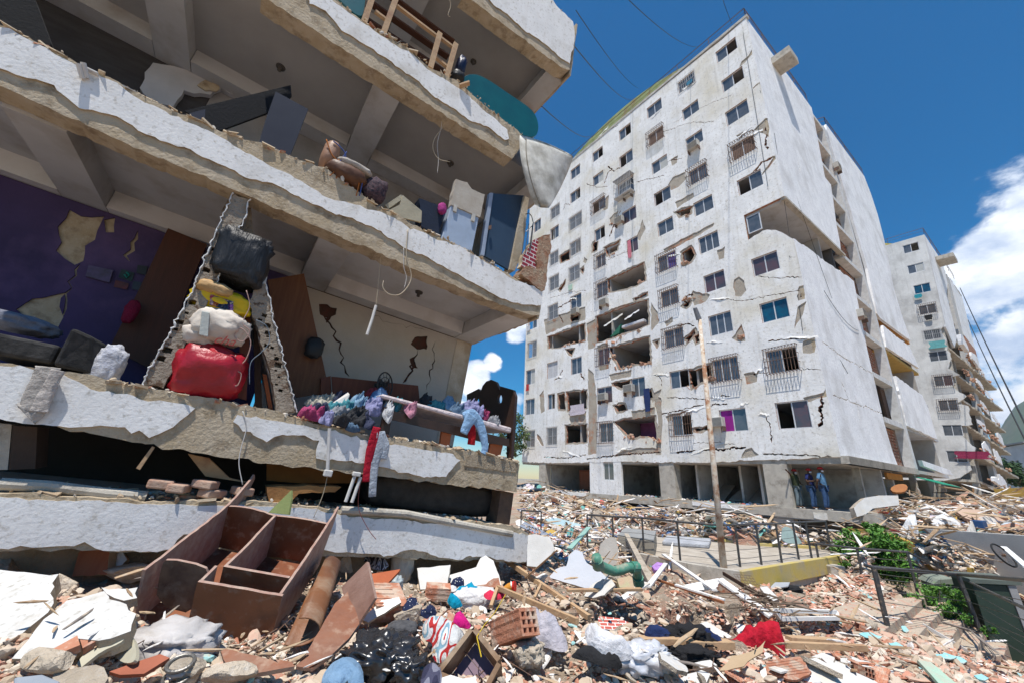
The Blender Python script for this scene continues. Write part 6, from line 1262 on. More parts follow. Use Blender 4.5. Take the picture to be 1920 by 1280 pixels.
# ------------------------------------------------------------------ helpers for things lying on the rubble
def plane(anc, n, lift=.0, Yd=None):
    P = atY(*anc, Yd) if Yd else ghit(*anc)+A(0, 0, lift+.03); n = A(*n); n /= np.linalg.norm(n)
    u = np.cross(A(0, 0, 1), n); 
    if np.linalg.norm(u) < .05: u = A(1, 0, 0)
    u /= np.linalg.norm(u); v = np.cross(n, u); u = -u if u[0] < 0 else u
    return Fr(P, u, v, -n)
def pl(name, pts, mt, label, cat, n=(0, -.45, .9), anc=None, lift=.05, th=.04, seed=None, amp=.02, ms=None, par=None, bevel=0, holes=(), Yd=None, stp=.06, uv=False):
    if anc is None: c = np.mean(pts, 0); anc = (c[0], max(p[1] for p in pts)-2)
    fr = plane(anc, n, lift, Yd); q = fr.pxs(pts); q = jag(q, amp, stp, seed) if seed is not None else q
    o = B().plate(fr, q, [fr.pxs(h) for h in holes], 0, th, 0, 1 if ms else 0).obj(name, [mt, ms] if ms else mt, par, label=label, cat=cat, bevel=bevel)
    if uv: uvplane(o, fr)
    return o, fr
def gcloth(name, pts, mt, label, seed=0, amp=.05, lift=.05, fs=7., Yd=None, n=(0, -.35, .94), anc=None, cat='cloth', group=None, step=.02):
    if anc is None: c = np.mean(pts, 0); anc = (c[0], c[1])
    fr = plane(anc, n, lift+.05, Yd); sc_ = max(.35, np.linalg.norm(fr.O)/3.2)
    return cloth(name, fr.pxs(pts), None, mt, seed, amp*.5*sc_, fs*1.0/sc_, step*sc_, .015, None, label, cat, group, to3=lambda x, y, h: fr.P(x, y, -h))
def timber(name, p, q, w, h, mt, label, lift=(.06, .06), cat='timber', up=(0, 0, 1), Y0=None, Y1=None):
    P = atY(*p, Y0) if Y0 else ghit(*p)+A(0, 0, lift[0]); Q = atY(*q, Y1) if Y1 else ghit(*q)+A(0, 0, lift[1])
    return B().bar(P, Q, w, h, up=up).obj(name, mt, None, label=label, cat=cat, bevel=.003)
brw = M('wardrobe_wood', (.25, .085, .035), (.15, .048, .022), s=2.5, rough=.5, bump=.15, bs=18, grime=(.22, .11, .065), gs=2.2, gt=(.52, .72), fine=((.34, .21, .14), 11.), spec=.45)
edge = M('chipped_edge', (.34, .20, .16), (.42, .31, .25), s=14, bump=.5)
pale_w = M('pale_inner_board', (.30, .20, .12), (.19, .12, .07), s=5, bump=.3, grime=(.10, .06, .04), gs=3)
# ------------------------------------------------------------------ the smashed wardrobe
WO = A(-.89936937, 1.14258683, -.25506635)*2.9
wc, wl_, wd_ = A(.972, .175, -.159), A(-.105, .921, .375), A(-.212, .348, -.913)
WFm = Fr(WO, wc, wl_, wd_)
w = TH('smashed_wardrobe', 'big red-brown wardrobe lying on its back on the rubble, door gone and compartments open', 'wardrobe', tuple(WFm.P(.5, .2, .5)))
WW, WD = .985, .444
def wpl(name, fr, pts, c0, c1, mt=brw, seed=None, amp=.008): return B().plate(fr, jag(pts, amp, .05, seed) if seed is not None else pts, [], c0, c1, 0, 1).obj(name, [mt, edge], w)
SL = lambda a: Fr(WFm.P(a, 0, 0), wl_, wd_, wc)
CR = lambda b: Fr(WFm.P(0, b, 0), wc, wd_, wl_)
wpl('side_panel', SL(0), [(0, 0), (.35, .0), (.7, .01), (1.02, .0), (1.2, -.05), (1.42, -.14), (1.45, -.08), (1.36, .06), (1.3, .2), (1.05, WD), (0, WD)], 0, .02, seed=1)
wpl('side_panel', SL(WW), [(-.0, 0), (.35, .01), (.8, .0), (1.1, -.02), (1.28, -.05), (1.22, .1), (1.08, .3), (1.02, WD), (-.0, WD)], -.02, 0, seed=2)
wpl('partition', SL(.47), [(.19, .0), (.5, .015), (.8, .0), (1.0, .0), (1.0, WD-.01), (.19, WD-.01)], -.01, .01, seed=3)
wpl('top_shelf', CR(1.02), [(.02, .015), (.2, -.005), (.45, .02), (.7, .0), (.96, 0), (.96, WD-.01), (.02, WD-.01)], -.012, .012, seed=4)
wpl('box_shelf', CR(.185), [(.46, 0), (.96, 0), (.96, WD-.01), (.46, WD-.01)], -.012, .012)
wpl('front_panel', CR(-.02), [(.40, -.005), (1.0, -.005), (1.0, WD+.02), (.40, WD+.02)], -.012, .012, M('scuffed_panel', (.20, .075, .032), (.27, .105, .05), s=2.2, rough=.45, bump=.15, grime=(.10, .06, .045), gs=2.5, fine=((.3, .2, .15), 14.), spec=.5), 5, .004)
wpl('box_side', SL(.41), [(0, .0), (.17, .0), (.17, WD), (0, WD)], -.01, .01)
wpl('rounded_shelf', CR(.11), round_poly([(.08, .33), (.06, .02), (.09, -.04), (.36, -.03), (.40, .03), (.38, .36)], 1), -.01, .01, M('mouldy_panel', (.20, .13, .09), (.10, .06, .045), s=6, rough=.7, bump=.3, grime=(.30, .25, .2), gs=5))
B().plate(WFm, jag([(.02, .0), (.40, 0), (.40, .26), (.02, .26)], .01, .05, 7), [], WD, WD+.012).obj('back_panel', brw, w)
B().plate(WFm, jag([(.02, .55), (.2, .5), (.45, .42), (.62, .30), (.96, .45), (.96, 1.0), (.02, 1.0)], .02, .05, 8), [], WD, WD+.012).obj('back_panel', brw, w)
B().plate(WFm, jag([(.55, .3), (.9, .42), (.96, .5), (.6, .36)], .01, .05, 9), [], WD-.05, WD-.04).obj('torn_back_strip', pale_w, w)
pl('green_backed_board', [(503, 960), (546, 918), (546, 935), (541, 964)], M('olive_paint', (.22, .26, .10), (.18, .21, .08), s=4), 'small green triangular board standing behind the wardrobe top', 'board', n=(-.3, -.9, .2), Yd=4.0, th=.02)
# broken boards round it
pl('board', [(555, 1248), (590, 1195), (628, 1130), (652, 1108), (674, 1168), (655, 1195), (620, 1228), (585, 1252)], brw, 'long red-brown board sticking out at the lower right of the wardrobe', 'board', n=(.1, -.5, .85), anc=(575, 1248), lift=.06, th=.025, seed=3, amp=.012, ms=edge)
b = B(); P0, P1 = ghit(552, 1232)+A(0, 0, .12), ghit(604, 1110)+A(0, 0, .22)
dd = (P1-P0)/np.linalg.norm(P1-P0); su = np.cross(dd, A(0, 0, 1)); su /= np.linalg.norm(su); nn = np.cross(su, dd); vv, ff = [], []
for k in range(14):
    a = -2.2+k*3.9/13
    for P in (P0, P1): vv.append(P+(su*math.cos(a)*.13-nn*math.sin(a)*.085*-1)+nn*.02)
ff = [(2*k, 2*k+1, 2*k+3, 2*k+2) for k in range(13)]
o = B().add(vv, ff).obj('curled_back_board', M('curled_hardboard', (.24, .10, .045), (.17, .07, .03), s=3, rough=.5, grime=(.3, .2, .13), gs=4), None, smooth=True, label='thin brown hardboard curled into a tube beside the wardrobe', cat='board'); md = o.modifiers.new('s', 'SOLIDIFY'); md.thickness = .008
pl('board', [(640, 1100), (688, 1052), (703, 1120), (664, 1180)], M('pinkish_board', (.30, .18, .14), (.22, .12, .09), s=4, bump=.2, stretch=(1, 3, 1), grime=(.38, .28, .23), gs=3), 'upright pinkish brown board standing right of the wardrobe', 'board', n=(-.45, -.85, .3), anc=(664, 1180), lift=.05, th=.03, ms=edge)
pl('board', [(413, 1215), (440, 1270), (552, 1248), (548, 1240), (480, 1228)], brw, 'flat dark board under the front of the wardrobe', 'board', n=(.1, -.5, .85), anc=(440, 1262), lift=.04, th=.03, seed=8, amp=.008, ms=edge)
pl('board', [(592, 1078), (640, 1082), (628, 1098), (605, 1110), (590, 1120)], pale_w, 'torn tan board between the curled tube and the upright board', 'board', n=(0, -.6, .8), anc=(600, 1115), lift=.12, th=.012, seed=5)
lump('plastic_bag', ghit(320, 1215)+A(0, 0, .02), (.26, .18, .12), M('grey_bag', (.50, .48, .47), (.38, .36, .35), s=5, rough=.45, bump=.3), seed=51, sub=4, amp=.25, crease=1., label='crumpled greyish plastic bag under the left corner of the wardrobe', cat='bag')
# ------------------------------------------------------------------ left foreground
slabw = M('slab_white', (.62, .61, .585), (.54, .53, .505), s=4, bump=.5, bs=30, bd=.015, grime=(.45, .41, .35), gs=2.5, gt=(.56, .72), fine=((.36, .33, .28), 22.))
pl('wall_slab', [(0, 1067), (32, 1071), (110, 1075), (98, 1092), (100, 1120), (90, 1147), (55, 1175), (25, 1200), (5, 1225), (-60, 1240), (-60, 1064)], slabw, 'big white wall slab lying at the left edge below the lowest beam', 'wall slab', n=(-.08, -.42, .9), anc=(30, 1180), lift=.06, th=.12, seed=2, amp=.02, ms=mortar)
pl('wall_slab', [(125, 1125), (195, 1107), (255, 1150), (245, 1182), (185, 1200), (147, 1196), (82, 1228), (22, 1234), (52, 1200), (82, 1160), (100, 1147)], slabw, 'big white wall slab lying left of the wardrobe with a dark crack along its edge', 'wall slab', n=(-.02, -.38, .92), anc=(130, 1190), lift=.07, th=.10, seed=3, amp=.018, ms=mortar)
pl('clay_block_piece', [(150, 1025), (210, 1020), (200, 1077), (135, 1080)], M('clay_face', (.36, .13, .065), (.30, .10, .05), s=3, bump=.3, stretch=(8, 1, 1)), 'red clay block panel standing upright at the left', 'brick', n=(.1, -.97, .2), anc=(165, 1076), lift=.07, th=.1, seed=4, amp=.01, ms=mortar)
pl('wall_slab', [(211, 1020), (228, 1030), (238, 1048), (216, 1072), (201, 1077)], plaster, 'small white plaster piece attached beside the upright clay block', 'wall slab', n=(.3, -.9, .3), anc=(205, 1076), lift=.07, th=.09, seed=4, amp=.008, ms=mortar)
for i, (x, y, r_, lb) in enumerate([(232, 1082, (.22, .14, .10), 'beige concrete block between the upright clay block and the wardrobe'), (115, 1105, (.13, .08, .08), 'knobbly concrete lump between the two big white slabs'), (345, 1262, (.10, .08, .07), 'grey concrete lump at the bottom left beside the metal ring'), (430, 1275, (.14, .09, .06), 'crumbly beige lump below the wardrobe at the bottom edge'), (1145, 1095, (.2, .15, .12), 'concrete lump below the pale green pipe'), (640, 1062, (.3, .2, .12), 'sandy concrete lump right of the wardrobe top'), (770, 1165, (.15, .12, .1), 'rounded stone between the navy cloth and the pink cloth'), (95, 1245, (.14, .08, .05), 'brown lump below the cracked white slab')]):
    p = ghit(x, y); v = rockv(300+i, 3, 9, .03)*A(*r_); B().add(v+p+A(0, 0, r_[2]*.5), ICO[3][1]).obj('concrete_chunk', chunkm, None, label=lb, cat='rubble')
pl('wall_slab', [(190, 1100), (258, 1100), (257, 1120), (232, 1125), (200, 1112)], whitem, 'pale grey slab edge under the beige concrete block', 'wall slab', anc=(230, 1122), lift=.08, th=.06, seed=6, ms=chunkm)
pl('ribbed_tile', [(82, 1225), (145, 1190), (150, 1208), (95, 1230)], claym, 'pale ribbed clay tile at the lower edge of the cracked white slab', 'tile', anc=(110, 1225), lift=.08, th=.04, seed=5, amp=.008)
pl('ribbed_tile', [(148, 1190), (186, 1177), (186, 1198), (155, 1214)], claym, 'red clay tile right of the pale ribbed tile', 'tile', anc=(165, 1208), lift=.1, th=.04, seed=6, amp=.008)
cas = M('cream_plastic', (.52, .49, .38), (.44, .41, .31), s=4, rough=.5, bump=.08)
t = TH('plastic_fan_casing', 'broken cream plastic appliance casing with a ring, lower left', 'casing', tuple(ghit(215, 1232)))
pl('shell', round_poly([(205, 1205), (225, 1188), (250, 1192), (257, 1225), (250, 1243), (222, 1240)], 2), cas, None, None, n=(-.5, -.7, .6), anc=(235, 1235), lift=.1, th=.02, par=t)
pl('shell', round_poly([(142, 1240), (180, 1207), (235, 1195), (225, 1205), (190, 1220), (165, 1240), (150, 1252)], 1), cas, None, None, n=(0, -.6, .8), anc=(180, 1235), lift=.1, th=.02, par=t)
cg = ghit(197, 1237)+A(0, 0, .09); B().tube([cg+A(.05*math.cos(a), .02*math.sin(a), .04*math.sin(a)) for a in np.linspace(0, 6.283, 17)], .014, 8, cap=False).obj('ring', cas, t)
cg = ghit(332, 1268)+A(0, 0, .06); t = TH('metal_ring', 'worn grey metal ring like a stove burner at the bottom left', 'metal ring', tuple(cg-A(0, 0, .05)))
mtl = M('worn_metal', (.25, .24, .22), (.15, .14, .13), s=9, rough=.4, metal=.6)
B().tube([cg+A(.062*math.cos(a), .05*math.sin(a)+0, .02*math.sin(a)) for a in np.linspace(0, 6.283, 25)], .010, 8, cap=False).tube([cg-A(0, 0, .06)+A(.062*math.cos(a), .05*math.sin(a), .02*math.sin(a)) for a in np.linspace(0, 6.283, 25)], .009, 8, cap=False).obj('rim', mtl, t)
lump('ash', cg-A(0, 0, .04), (.05, .042, .02), M('ash', (.2, .2, .2), (.4, .4, .4), s=12), seed=3, sub=3, parent=t)
pl('grey_plate', [(25, 1268), (80, 1262), (112, 1275), (110, 1290), (25, 1290)], M('bluegrey', (.28, .31, .35), s=5), 'blue-grey plate at the bottom left corner', 'plate', anc=(70, 1279), lift=.08, th=.03, bevel=.01)
pl('brown_plate', [(205, 1258), (255, 1240), (300, 1225), (318, 1232), (270, 1262), (225, 1264)], M('rust_tile', (.36, .12, .07), s=4), 'red-brown curved shard lying below the cream casing', 'shard', anc=(250, 1260), lift=.08, th=.02, seed=9)
pl('concrete_plate', [(100, 1262), (180, 1245), (195, 1250), (190, 1290), (95, 1290)], chunkm, 'pale brown flat slab at the bottom left', 'wall slab', anc=(150, 1279), lift=.08, th=.05, seed=10)
# ------------------------------------------------------------------ middle foreground
def block_at(x, y, rz_, s, lb, tilt=(0, 0), nx=3, ny=2, L_=.5, w=.3, h=.2, lift=.1):
    b = clayblock(nx, ny, L_, w, h, int(x), False); R_ = np.array((Matrix.Rotation(rz_, 3, 'Z')@Matrix.Rotation(tilt[0], 3, 'X')@Matrix.Rotation(tilt[1], 3, 'Y')))
    p = ghit(x, y)+A(0, 0, lift); b.v = [tuple(R_@(np.array(q)*s)+p) for q in b.v]; return b.obj('hollow_clay_block', claym, None, label=lb, cat='brick')
block_at(722, 1150, .5, .95, 'hollow clay block with open cells and a white plastered top, right of the wardrobe', (.25, .1), 4, 2, .30, .42, .14)
pl('wall_slab', [(678, 1160), (716, 1124), (748, 1118), (752, 1128), (722, 1148), (690, 1166)], plaster, 'white plaster layer on top of the hollow clay block beside the navy cloth', 'wall slab', n=(-.05, -.5, .86), anc=(710, 1145), lift=.24, th=.02, seed=4, amp=.006, ms=mortar)
polka = fabric('polka', (.012, .02, .06), (.01, .015, .045)); 
def dots(m):
    N, L = m.node_tree.nodes, m.node_tree.links; b = N['Principled BSDF']; v = N.new('ShaderNodeTexVoronoi'); v.inputs['Scale'].default_value = 38; v.inputs['Randomness'].default_value = .35
    tc = N.new('ShaderNodeTexCoord'); L.new(tc.outputs['Object'], v.inputs['Vector']); r = N.new('ShaderNodeMath'); r.operation = 'LESS_THAN'; r.inputs[1].default_value = .22; L.new(v.outputs['Distance'], r.inputs[0])
    q = N.new('ShaderNodeMix'); q.data_type = 'RGBA'; q.inputs[6].default_value = (.012, .02, .06, 1); q.inputs[7].default_value = (.6, .6, .6, 1); L.new(r.outputs[0], q.inputs[0]); L.new(q.outputs[2], b.inputs['Base Color'])
dots(polka)
def stripes(name, cols_, sc=14.):
    if name in MATS: return MATS[name]
    m = fabric(name, cols_[0]); N, L = m.node_tree.nodes, m.node_tree.links; b = N['Principled BSDF']; tc = N.new('ShaderNodeTexCoord'); w_ = N.new('ShaderNodeTexNoise'); w_.inputs['Scale'].default_value = sc; w_.inputs['Detail'].default_value = 0
    mp = N.new('ShaderNodeMapping'); mp.inputs['Scale'].default_value = (1, .12, .5); mp.inputs['Rotation'].default_value = (0, 0, .6); L.new(tc.outputs['Object'], mp.inputs[0]); L.new(mp.outputs[0], w_.inputs['Vector'])
    r = N.new('ShaderNodeValToRGB'); r.color_ramp.interpolation = 'CONSTANT'; e = r.color_ramp.elements; n = len(cols_)
    for i, c in enumerate(cols_): q = e[i] if i < 2 else e.new(.3+.4*i/n); q.position = 0 if i == 0 else .3+.4*i/n; q.color = (*c, 1)
    L.new(w_.outputs[0], r.inputs[0]); L.new(r.outputs[0], b.inputs['Base Color']); return m
gcloth('navy_polka_cloth', [(752, 1132), (775, 1116), (787, 1135), (795, 1146), (815, 1138), (821, 1152), (800, 1162), (787, 1152), (775, 1172), (750, 1188), (722, 1186), (748, 1166)], polka, 'navy cloth with white dots crumpled beside the hollow clay block', 11, .06, .1)
lump('slipper', ghit(752, 1200)+A(0, 0, .07), (.12, .08, .055), M('grey_fluff', (.10, .10, .105), (.06, .06, .065), s=30, bump=1), seed=52, sub=4, amp=.1, label='dark grey fluffy slipper below the navy dotted cloth', cat='slipper')
sh = M('shiny_black_plastic', (.014, .014, .016), (.03, .03, .033), s=3, rough=.25, bump=.15, bs=6, bd=.03, spec=.6)
lump('black_bin_bag', ghit(708, 1252)+A(0, 0, .05), (.22, .17, .14), sh, seed=53, sub=5, amp=.30, crease=.9, fr_=1.2, label='shiny black bin bag at the bottom edge right of the wardrobe', cat='bag')
lump('black_bin_bag', ghit(763, 1268)+A(0, 0, .03), (.10, .09, .08), sh, seed=54, sub=4, amp=.28, crease=1.2, label='small black plastic bag right of the bigger black one', cat='bag')
gcloth('jeans', [(605, 1262), (628, 1240), (660, 1230), (680, 1250), (684, 1300), (600, 1300)], fabric('denim', (.20, .32, .46), (.14, .24, .36)), 'light blue jeans at the bottom edge left of the black bin bag', 13, .03, .04)
gcloth('striped_cloth', [(790, 1180), (800, 1160), (822, 1155), (840, 1170), (862, 1175), (872, 1195), (868, 1215), (845, 1235), (820, 1246), (808, 1225), (812, 1205), (795, 1200)], stripes('striped', [(.55, .56, .55), (.42, .03, .03), (.6, .6, .6), (.2, .34, .42), (.66, .64, .6), (.4, .02, .03)]), 'red, white and pale blue striped cloth in front of the open wooden box', 14, .05, .08)
gcloth('magenta_cloth', [(846, 1178), (853, 1150), (862, 1145), (872, 1155), (884, 1172), (880, 1180), (860, 1176)], fabric('magenta', (.60, .01, .20)), 'bright magenta cloth above the striped cloth', 15, .06, .1)
gcloth('cyan_cloth', [(849, 1108), (868, 1103), (876, 1094), (888, 1098), (906, 1108), (896, 1116), (870, 1119), (858, 1120)], fabric('cyan', (.0, .30, .48)), 'cyan cloth piece on the far side of the white sack', 16, .05, .12)
gcloth('cyan_cloth', [(836, 1125), (848, 1122), (868, 1132), (866, 1138), (848, 1142)], MATS['cloth_cyan'], 'cyan cloth piece at the near left corner of the white sack', 17, .04, .12)
lump('white_sack', ghit(888, 1132)+A(0, 0, .06), (.27, .17, .11), fabric('whitesack', (.72, .71, .70)), seed=56, amp=.16, crease=.9, label='plump white sack lying between the cyan cloth pieces', cat='sack')
gcloth('red_mesh_cloth', [(905, 1115), (915, 1108), (940, 1110), (950, 1118), (935, 1125), (912, 1124)], fabric('coral', (.62, .03, .08)), 'coral red strap-like cloth on the right end of the white sack', 18, .05, .14)
t = TH('toy_cup', 'orange toy cup with a red rim right of the white sack', 'cup', tuple(ghit(958, 1115)))
cp = ghit(958, 1115)+A(0, 0, .08); B().tube([cp-A(.09, 0, .03), cp-A(.03, 0, 0), cp+A(.03, -.02, .02)], [.03, .045, .05], 14).obj('body', M('orange_toy', (.65, .28, .04), rough=.5), t); B().tube([cp+A(.02, -.02, .02), cp+A(.045, -.03, .025)], [.052, .054], 14, cap=True).obj('rim', M('red_toy', (.6, .02, .01), rough=.5), t)
gcloth('bw_cloth', [(680, 1040), (695, 1033), (720, 1045), (732, 1062), (715, 1070), (695, 1066)], stripes('bw', [(.03, .03, .04), (.5, .5, .52), (.1, .1, .12), (.4, .42, .5)], 25.), 'black and white patterned cloth at the foot of the lowest beam', 19, .05, .12)
lump('cement_sack', ghit(752, 1080)+A(0, 0, .15), (.14, .1, .25), M('grey_sack', (.45, .43, .37), (.38, .35, .29), s=4, bump=.4), seed=57, amp=.12, label='upright grey sack leaning near the lowest beam', cat='sack')
lump('plastic_bag', ghit(735, 1110)+A(0, 0, .06), (.10, .09, .10), M('greenish_film', (.28, .33, .33), (.4, .44, .45), s=5, rough=.3, bump=.3), seed=58, amp=.25, crease=1, label='translucent grey plastic bag right of the upright board', cat='bag')
pl('orange_board', [(695, 1075), (750, 1066), (748, 1070), (712, 1108), (700, 1118)], M('orange_red_board', (.42, .12, .05), (.34, .09, .04), s=3), 'orange-red board behind the upright pinkish board', 'board', n=(-.2, -.6, .8), anc=(702, 1115), lift=.25, th=.02)
for pts, lb, an in (([(782, 1064), (845, 1058), (838, 1100), (788, 1104)], 'bright white wall slab with a moulded edge, left one of the pair under the lowest beam', (815, 1100)), ([(840, 1078), (893, 1062), (905, 1037), (925, 1050), (936, 1078), (940, 1096), (880, 1104), (845, 1092)], 'bright white wall slab with a stepped moulded edge, right one of the pair under the lowest beam', (880, 1098))):
    pl('wall_slab', pts, whitem, lb, 'wall slab', n=(0, -.5, .86), anc=an, lift=.07, th=.1, seed=int(pts[0][0]), amp=.008, ms=chunkm)
pl('clay_slab', [(890, 1098), (935, 1082), (938, 1095), (900, 1108)], claym, 'terracotta block side under the right white slab', 'brick', n=(0, -.9, .4), anc=(915, 1104), lift=.05, th=.1, seed=3)
block_at(820, 1120, .2, .9, 'pale clay block half buried left of the white sack', (.1, .05), 3, 2, .3, .2, .14, .06)
gcloth('white_paper', [(800, 1108), (835, 1098), (860, 1100), (845, 1108), (815, 1112)], fabric('paper', (.72, .72, .72)), 'white crumpled sheets in front of the right white slab', 20, .02, .1)
gcloth('dotted_bag', [(842, 1098), (850, 1085), (868, 1086), (872, 1100)], polka, 'dark dotted bag between the two bright white slabs', 21, .05, .12)
timber('long_timber', (928, 1066), (1105, 1176), .05, .06, wd2, 'long pale timber running down to the right beside the toy cup', (.22, .1))
timber('long_timber', (932, 1128), (1083, 1190), .035, .05, wd2, 'second long timber, nearer, parallel to the first', (.14, .1))
timber('cross_batten', (1002, 1147), (1014, 1123), .03, .03, wd2, 'short cross batten joining the two long timbers', (.14, .16))
timber('short_post', (920, 1145), (932, 1127), .035, .04, wd2, 'short wooden upright at the left end of the nearer timber', (.04, .14))
B().tube([ghit(985, 1098)+A(0, 0, .1), atY(1045, 1030, 4.9)], [.012, .008], 7).obj('bamboo_stick', wd2, None, label='thin bamboo stick leaning against the white panels', cat='stick')
timber('dark_beam', (955, 1062), (1000, 1078), .09, .06, brw, 'dark brown board under the corner of the lowest beam', (.15, .12))
# open wooden box and clay column at the bottom centre
t = TH('open_wooden_box', 'open brown wooden box tilted on its corner at the bottom centre', 'box', tuple(ghit(880, 1270)))
q0, q1, q2, q3 = (828, 1258), (886, 1182), (932, 1240), (905, 1290)
bm_ = M('box_wood', (.24, .15, .09), (.16, .10, .06), s=5, bump=.3, grime=(.36, .28, .2), gs=4)
fb = plane((880, 1262), (-.1, -.75, .65), .1)
def bside(p, q, w_=.03, d=.16):
    a, c = fb.px(*p), fb.px(*q); v = np.array(c)-np.array(a); L_ = np.linalg.norm(v); v /= L_; nrm = A(-v[1], v[0])*w_
    return B().plate(fb, [tuple(a), tuple(c), tuple(np.array(c)+nrm), tuple(np.array(a)+nrm)], [], 0, d)
for p, q in ((q0, q1), (q1, q2), (q2, q3), (q3, q0)): bside(p, q).obj('side_panel', bm_, t)
B().plate(fb, fb.pxs([q0, q1, q2, q3]), [], .165, .175).obj('bottom', M('box_floor', (.22, .16, .2), s=3), t)
block_at(962, 1225, 2.2, .8, 'large clay block column at the bottom centre, open cells facing the camera', (.1, .45), 3, 3, .46, .2, .2, .16)
lump('mortar_crust', ghit(992, 1240)+A(0, 0, .06), (.10, .13, .07), chunkm, seed=60, amp=.35, sub=4, label='crust of mortar along the clay column at the bottom centre', cat='rubble')
B().tube([ghit(945, 1185)+A(0, 0, .28), ghit(925, 1215)+A(0, 0, .24), ghit(905, 1240)+A(0, 0, .22), ghit(890, 1262)+A(0, 0, .2), ghit(900, 1275)+A(0, 0, .12)], .0035, 5).obj('yellow_wire', M('yellow_wire', (.6, .42, .03)), None, label='thin yellow wire over the open wooden box', cat='wire')
pl('wall_slab', [(820, 1272), (845, 1264), (890, 1268), (900, 1290), (820, 1290)], whitem, 'white faced fragment at the very bottom below the open box', 'wall slab', anc=(860, 1279), lift=.1, th=.06, seed=12, ms=chunkm)
timber('iron_rod', (765, 1215), (795, 1255), .012, .012, iron, 'thin iron rod left of the striped cloth', (.1, .08), 'rod')
timber('iron_rod', (775, 1225), (838, 1182), .010, .010, iron, 'bent iron rod lying on the striped cloth', (.08, .16), 'rod')
gcloth('printed_pouch', [(795, 1248), (815, 1240), (830, 1262), (826, 1290), (785, 1290)], stripes('pouch', [(.03, .03, .06), (.06, .06, .1), (.2, .2, .25), (.03, .03, .05)], 20.), 'dark printed pouch at the bottom edge left of the open box', 22, .03, .1, cat='pouch')
# middle right
gcloth('grey_sweater', [(963, 1180), (975, 1160), (992, 1150), (1015, 1158), (1045, 1172), (1062, 1195), (1066, 1222), (1045, 1222), (1020, 1212), (995, 1215), (980, 1200)], fabric('greysweat', (.46, .44, .48), (.38, .36, .40)), 'light grey sweater lying between the timbers and the bottom edge', 23, .075, .1)
gcloth('white_trousers', [(1095, 1178), (1112, 1175), (1150, 1192), (1172, 1210), (1195, 1232), (1165, 1242), (1130, 1228), (1100, 1212)], fabric('whitetr', (.72, .72, .75)), 'white trousers draped over the black cloth', 24, .06, .16)
gcloth('black_cloth', [(1066, 1232), (1085, 1218), (1100, 1213), (1135, 1228), (1168, 1243), (1165, 1256), (1130, 1250), (1100, 1240)], fabric('blackcl', (.02, .02, .022)), 'black cloth under the white trousers', 25, .05, .1)
lump('plastic_bag', ghit(1205, 1248)+A(0, 0, .05), (.19, .12, .09), M('clear_film', (.45, .46, .50), (.62, .63, .66), s=5, rough=.2, bump=.4, bs=12, spec=.6), seed=61, sub=4, amp=.3, crease=1.2, label='transparent plastic bag right of the white trousers', cat='bag')
o_, fr_ = pl('brick_pattern_slab', [(1110, 1172), (1125, 1154), (1160, 1158), (1188, 1170), (1150, 1180), (1125, 1178)], brickface('red_brick_pattern', (.50, .11, .08), (.42, .08, .06), (.75, .7, .66), 5.5), 'slab painted with a red brick pattern and white joints', 'wall slab', n=(0, -.5, .86), anc=(1150, 1178), lift=.1, th=.03, seed=8, amp=.008, ms=mortar, uv=True)
gcloth('navy_trousers', [(1205, 1190), (1222, 1180), (1245, 1195), (1272, 1197), (1270, 1206), (1235, 1208), (1210, 1204)], fabric('navytr', (.015, .03, .10)), 'navy trousers, left leg, lying on the rubble by the planks', 26, .05, .1)
gcloth('navy_trousers', [(1310, 1198), (1335, 1192), (1356, 1200), (1350, 1208), (1322, 1210)], MATS['cloth_navytr'], 'navy cloth between the black bundle and the red jacket', 27, .05, .1)
lump('black_bundle', ghit(1292, 1207)+A(0, 0, .05), (.20, .11, .09), fabric('blackcl2', (.018, .018, .02)), seed=62, amp=.3, crease=1.1, label='black cloth bundle on the planks left of the red jacket', cat='cloth')
lump('black_bundle', ghit(1300, 1238)+A(0, 0, .03), (.18, .09, .07), MATS['cloth_blackcl2'], seed=63, amp=.3, crease=1.1, label='black cloth bundle below the planks', cat='cloth')
gcloth('red_jacket', [(1353, 1204), (1380, 1200), (1405, 1192), (1430, 1182), (1452, 1185), (1468, 1205), (1476, 1228), (1462, 1232), (1445, 1215), (1420, 1212), (1395, 1218), (1375, 1212), (1356, 1214)], fabric('redj', (.48, .01, .03), (.38, .008, .02)), 'bright red jacket stretched over the rubble at the lower right centre', 28, .085, .26)
timber('plank', (1200, 1212), (1300, 1216), .09, .05, wd2, 'pale plank under the navy trousers, left piece', (.05, .06)); timber('plank', (1285, 1222), (1372, 1222), .10, .06, wd2, 'pale plank below the black bundle, right piece', (.06, .06)); timber('plank', (1474, 1222), (1626, 1224), .05, .06, wd2, 'pale plank to the right of the red jacket', (.07, .05)); timber('plank', (1480, 1205), (1575, 1210), .10, .04, wd2, 'shorter plank behind the one right of the red jacket', (.05, .05))
pl('cardboard', [(1348, 1256), (1372, 1228), (1420, 1215), (1435, 1200), (1430, 1222), (1395, 1248), (1362, 1256)], M('cardboard', (.44, .32, .20), (.38, .27, .16), s=3), 'folded brown cardboard below the red jacket', 'cardboard', anc=(1370, 1252), lift=.08, th=.01, seed=4, amp=.01)
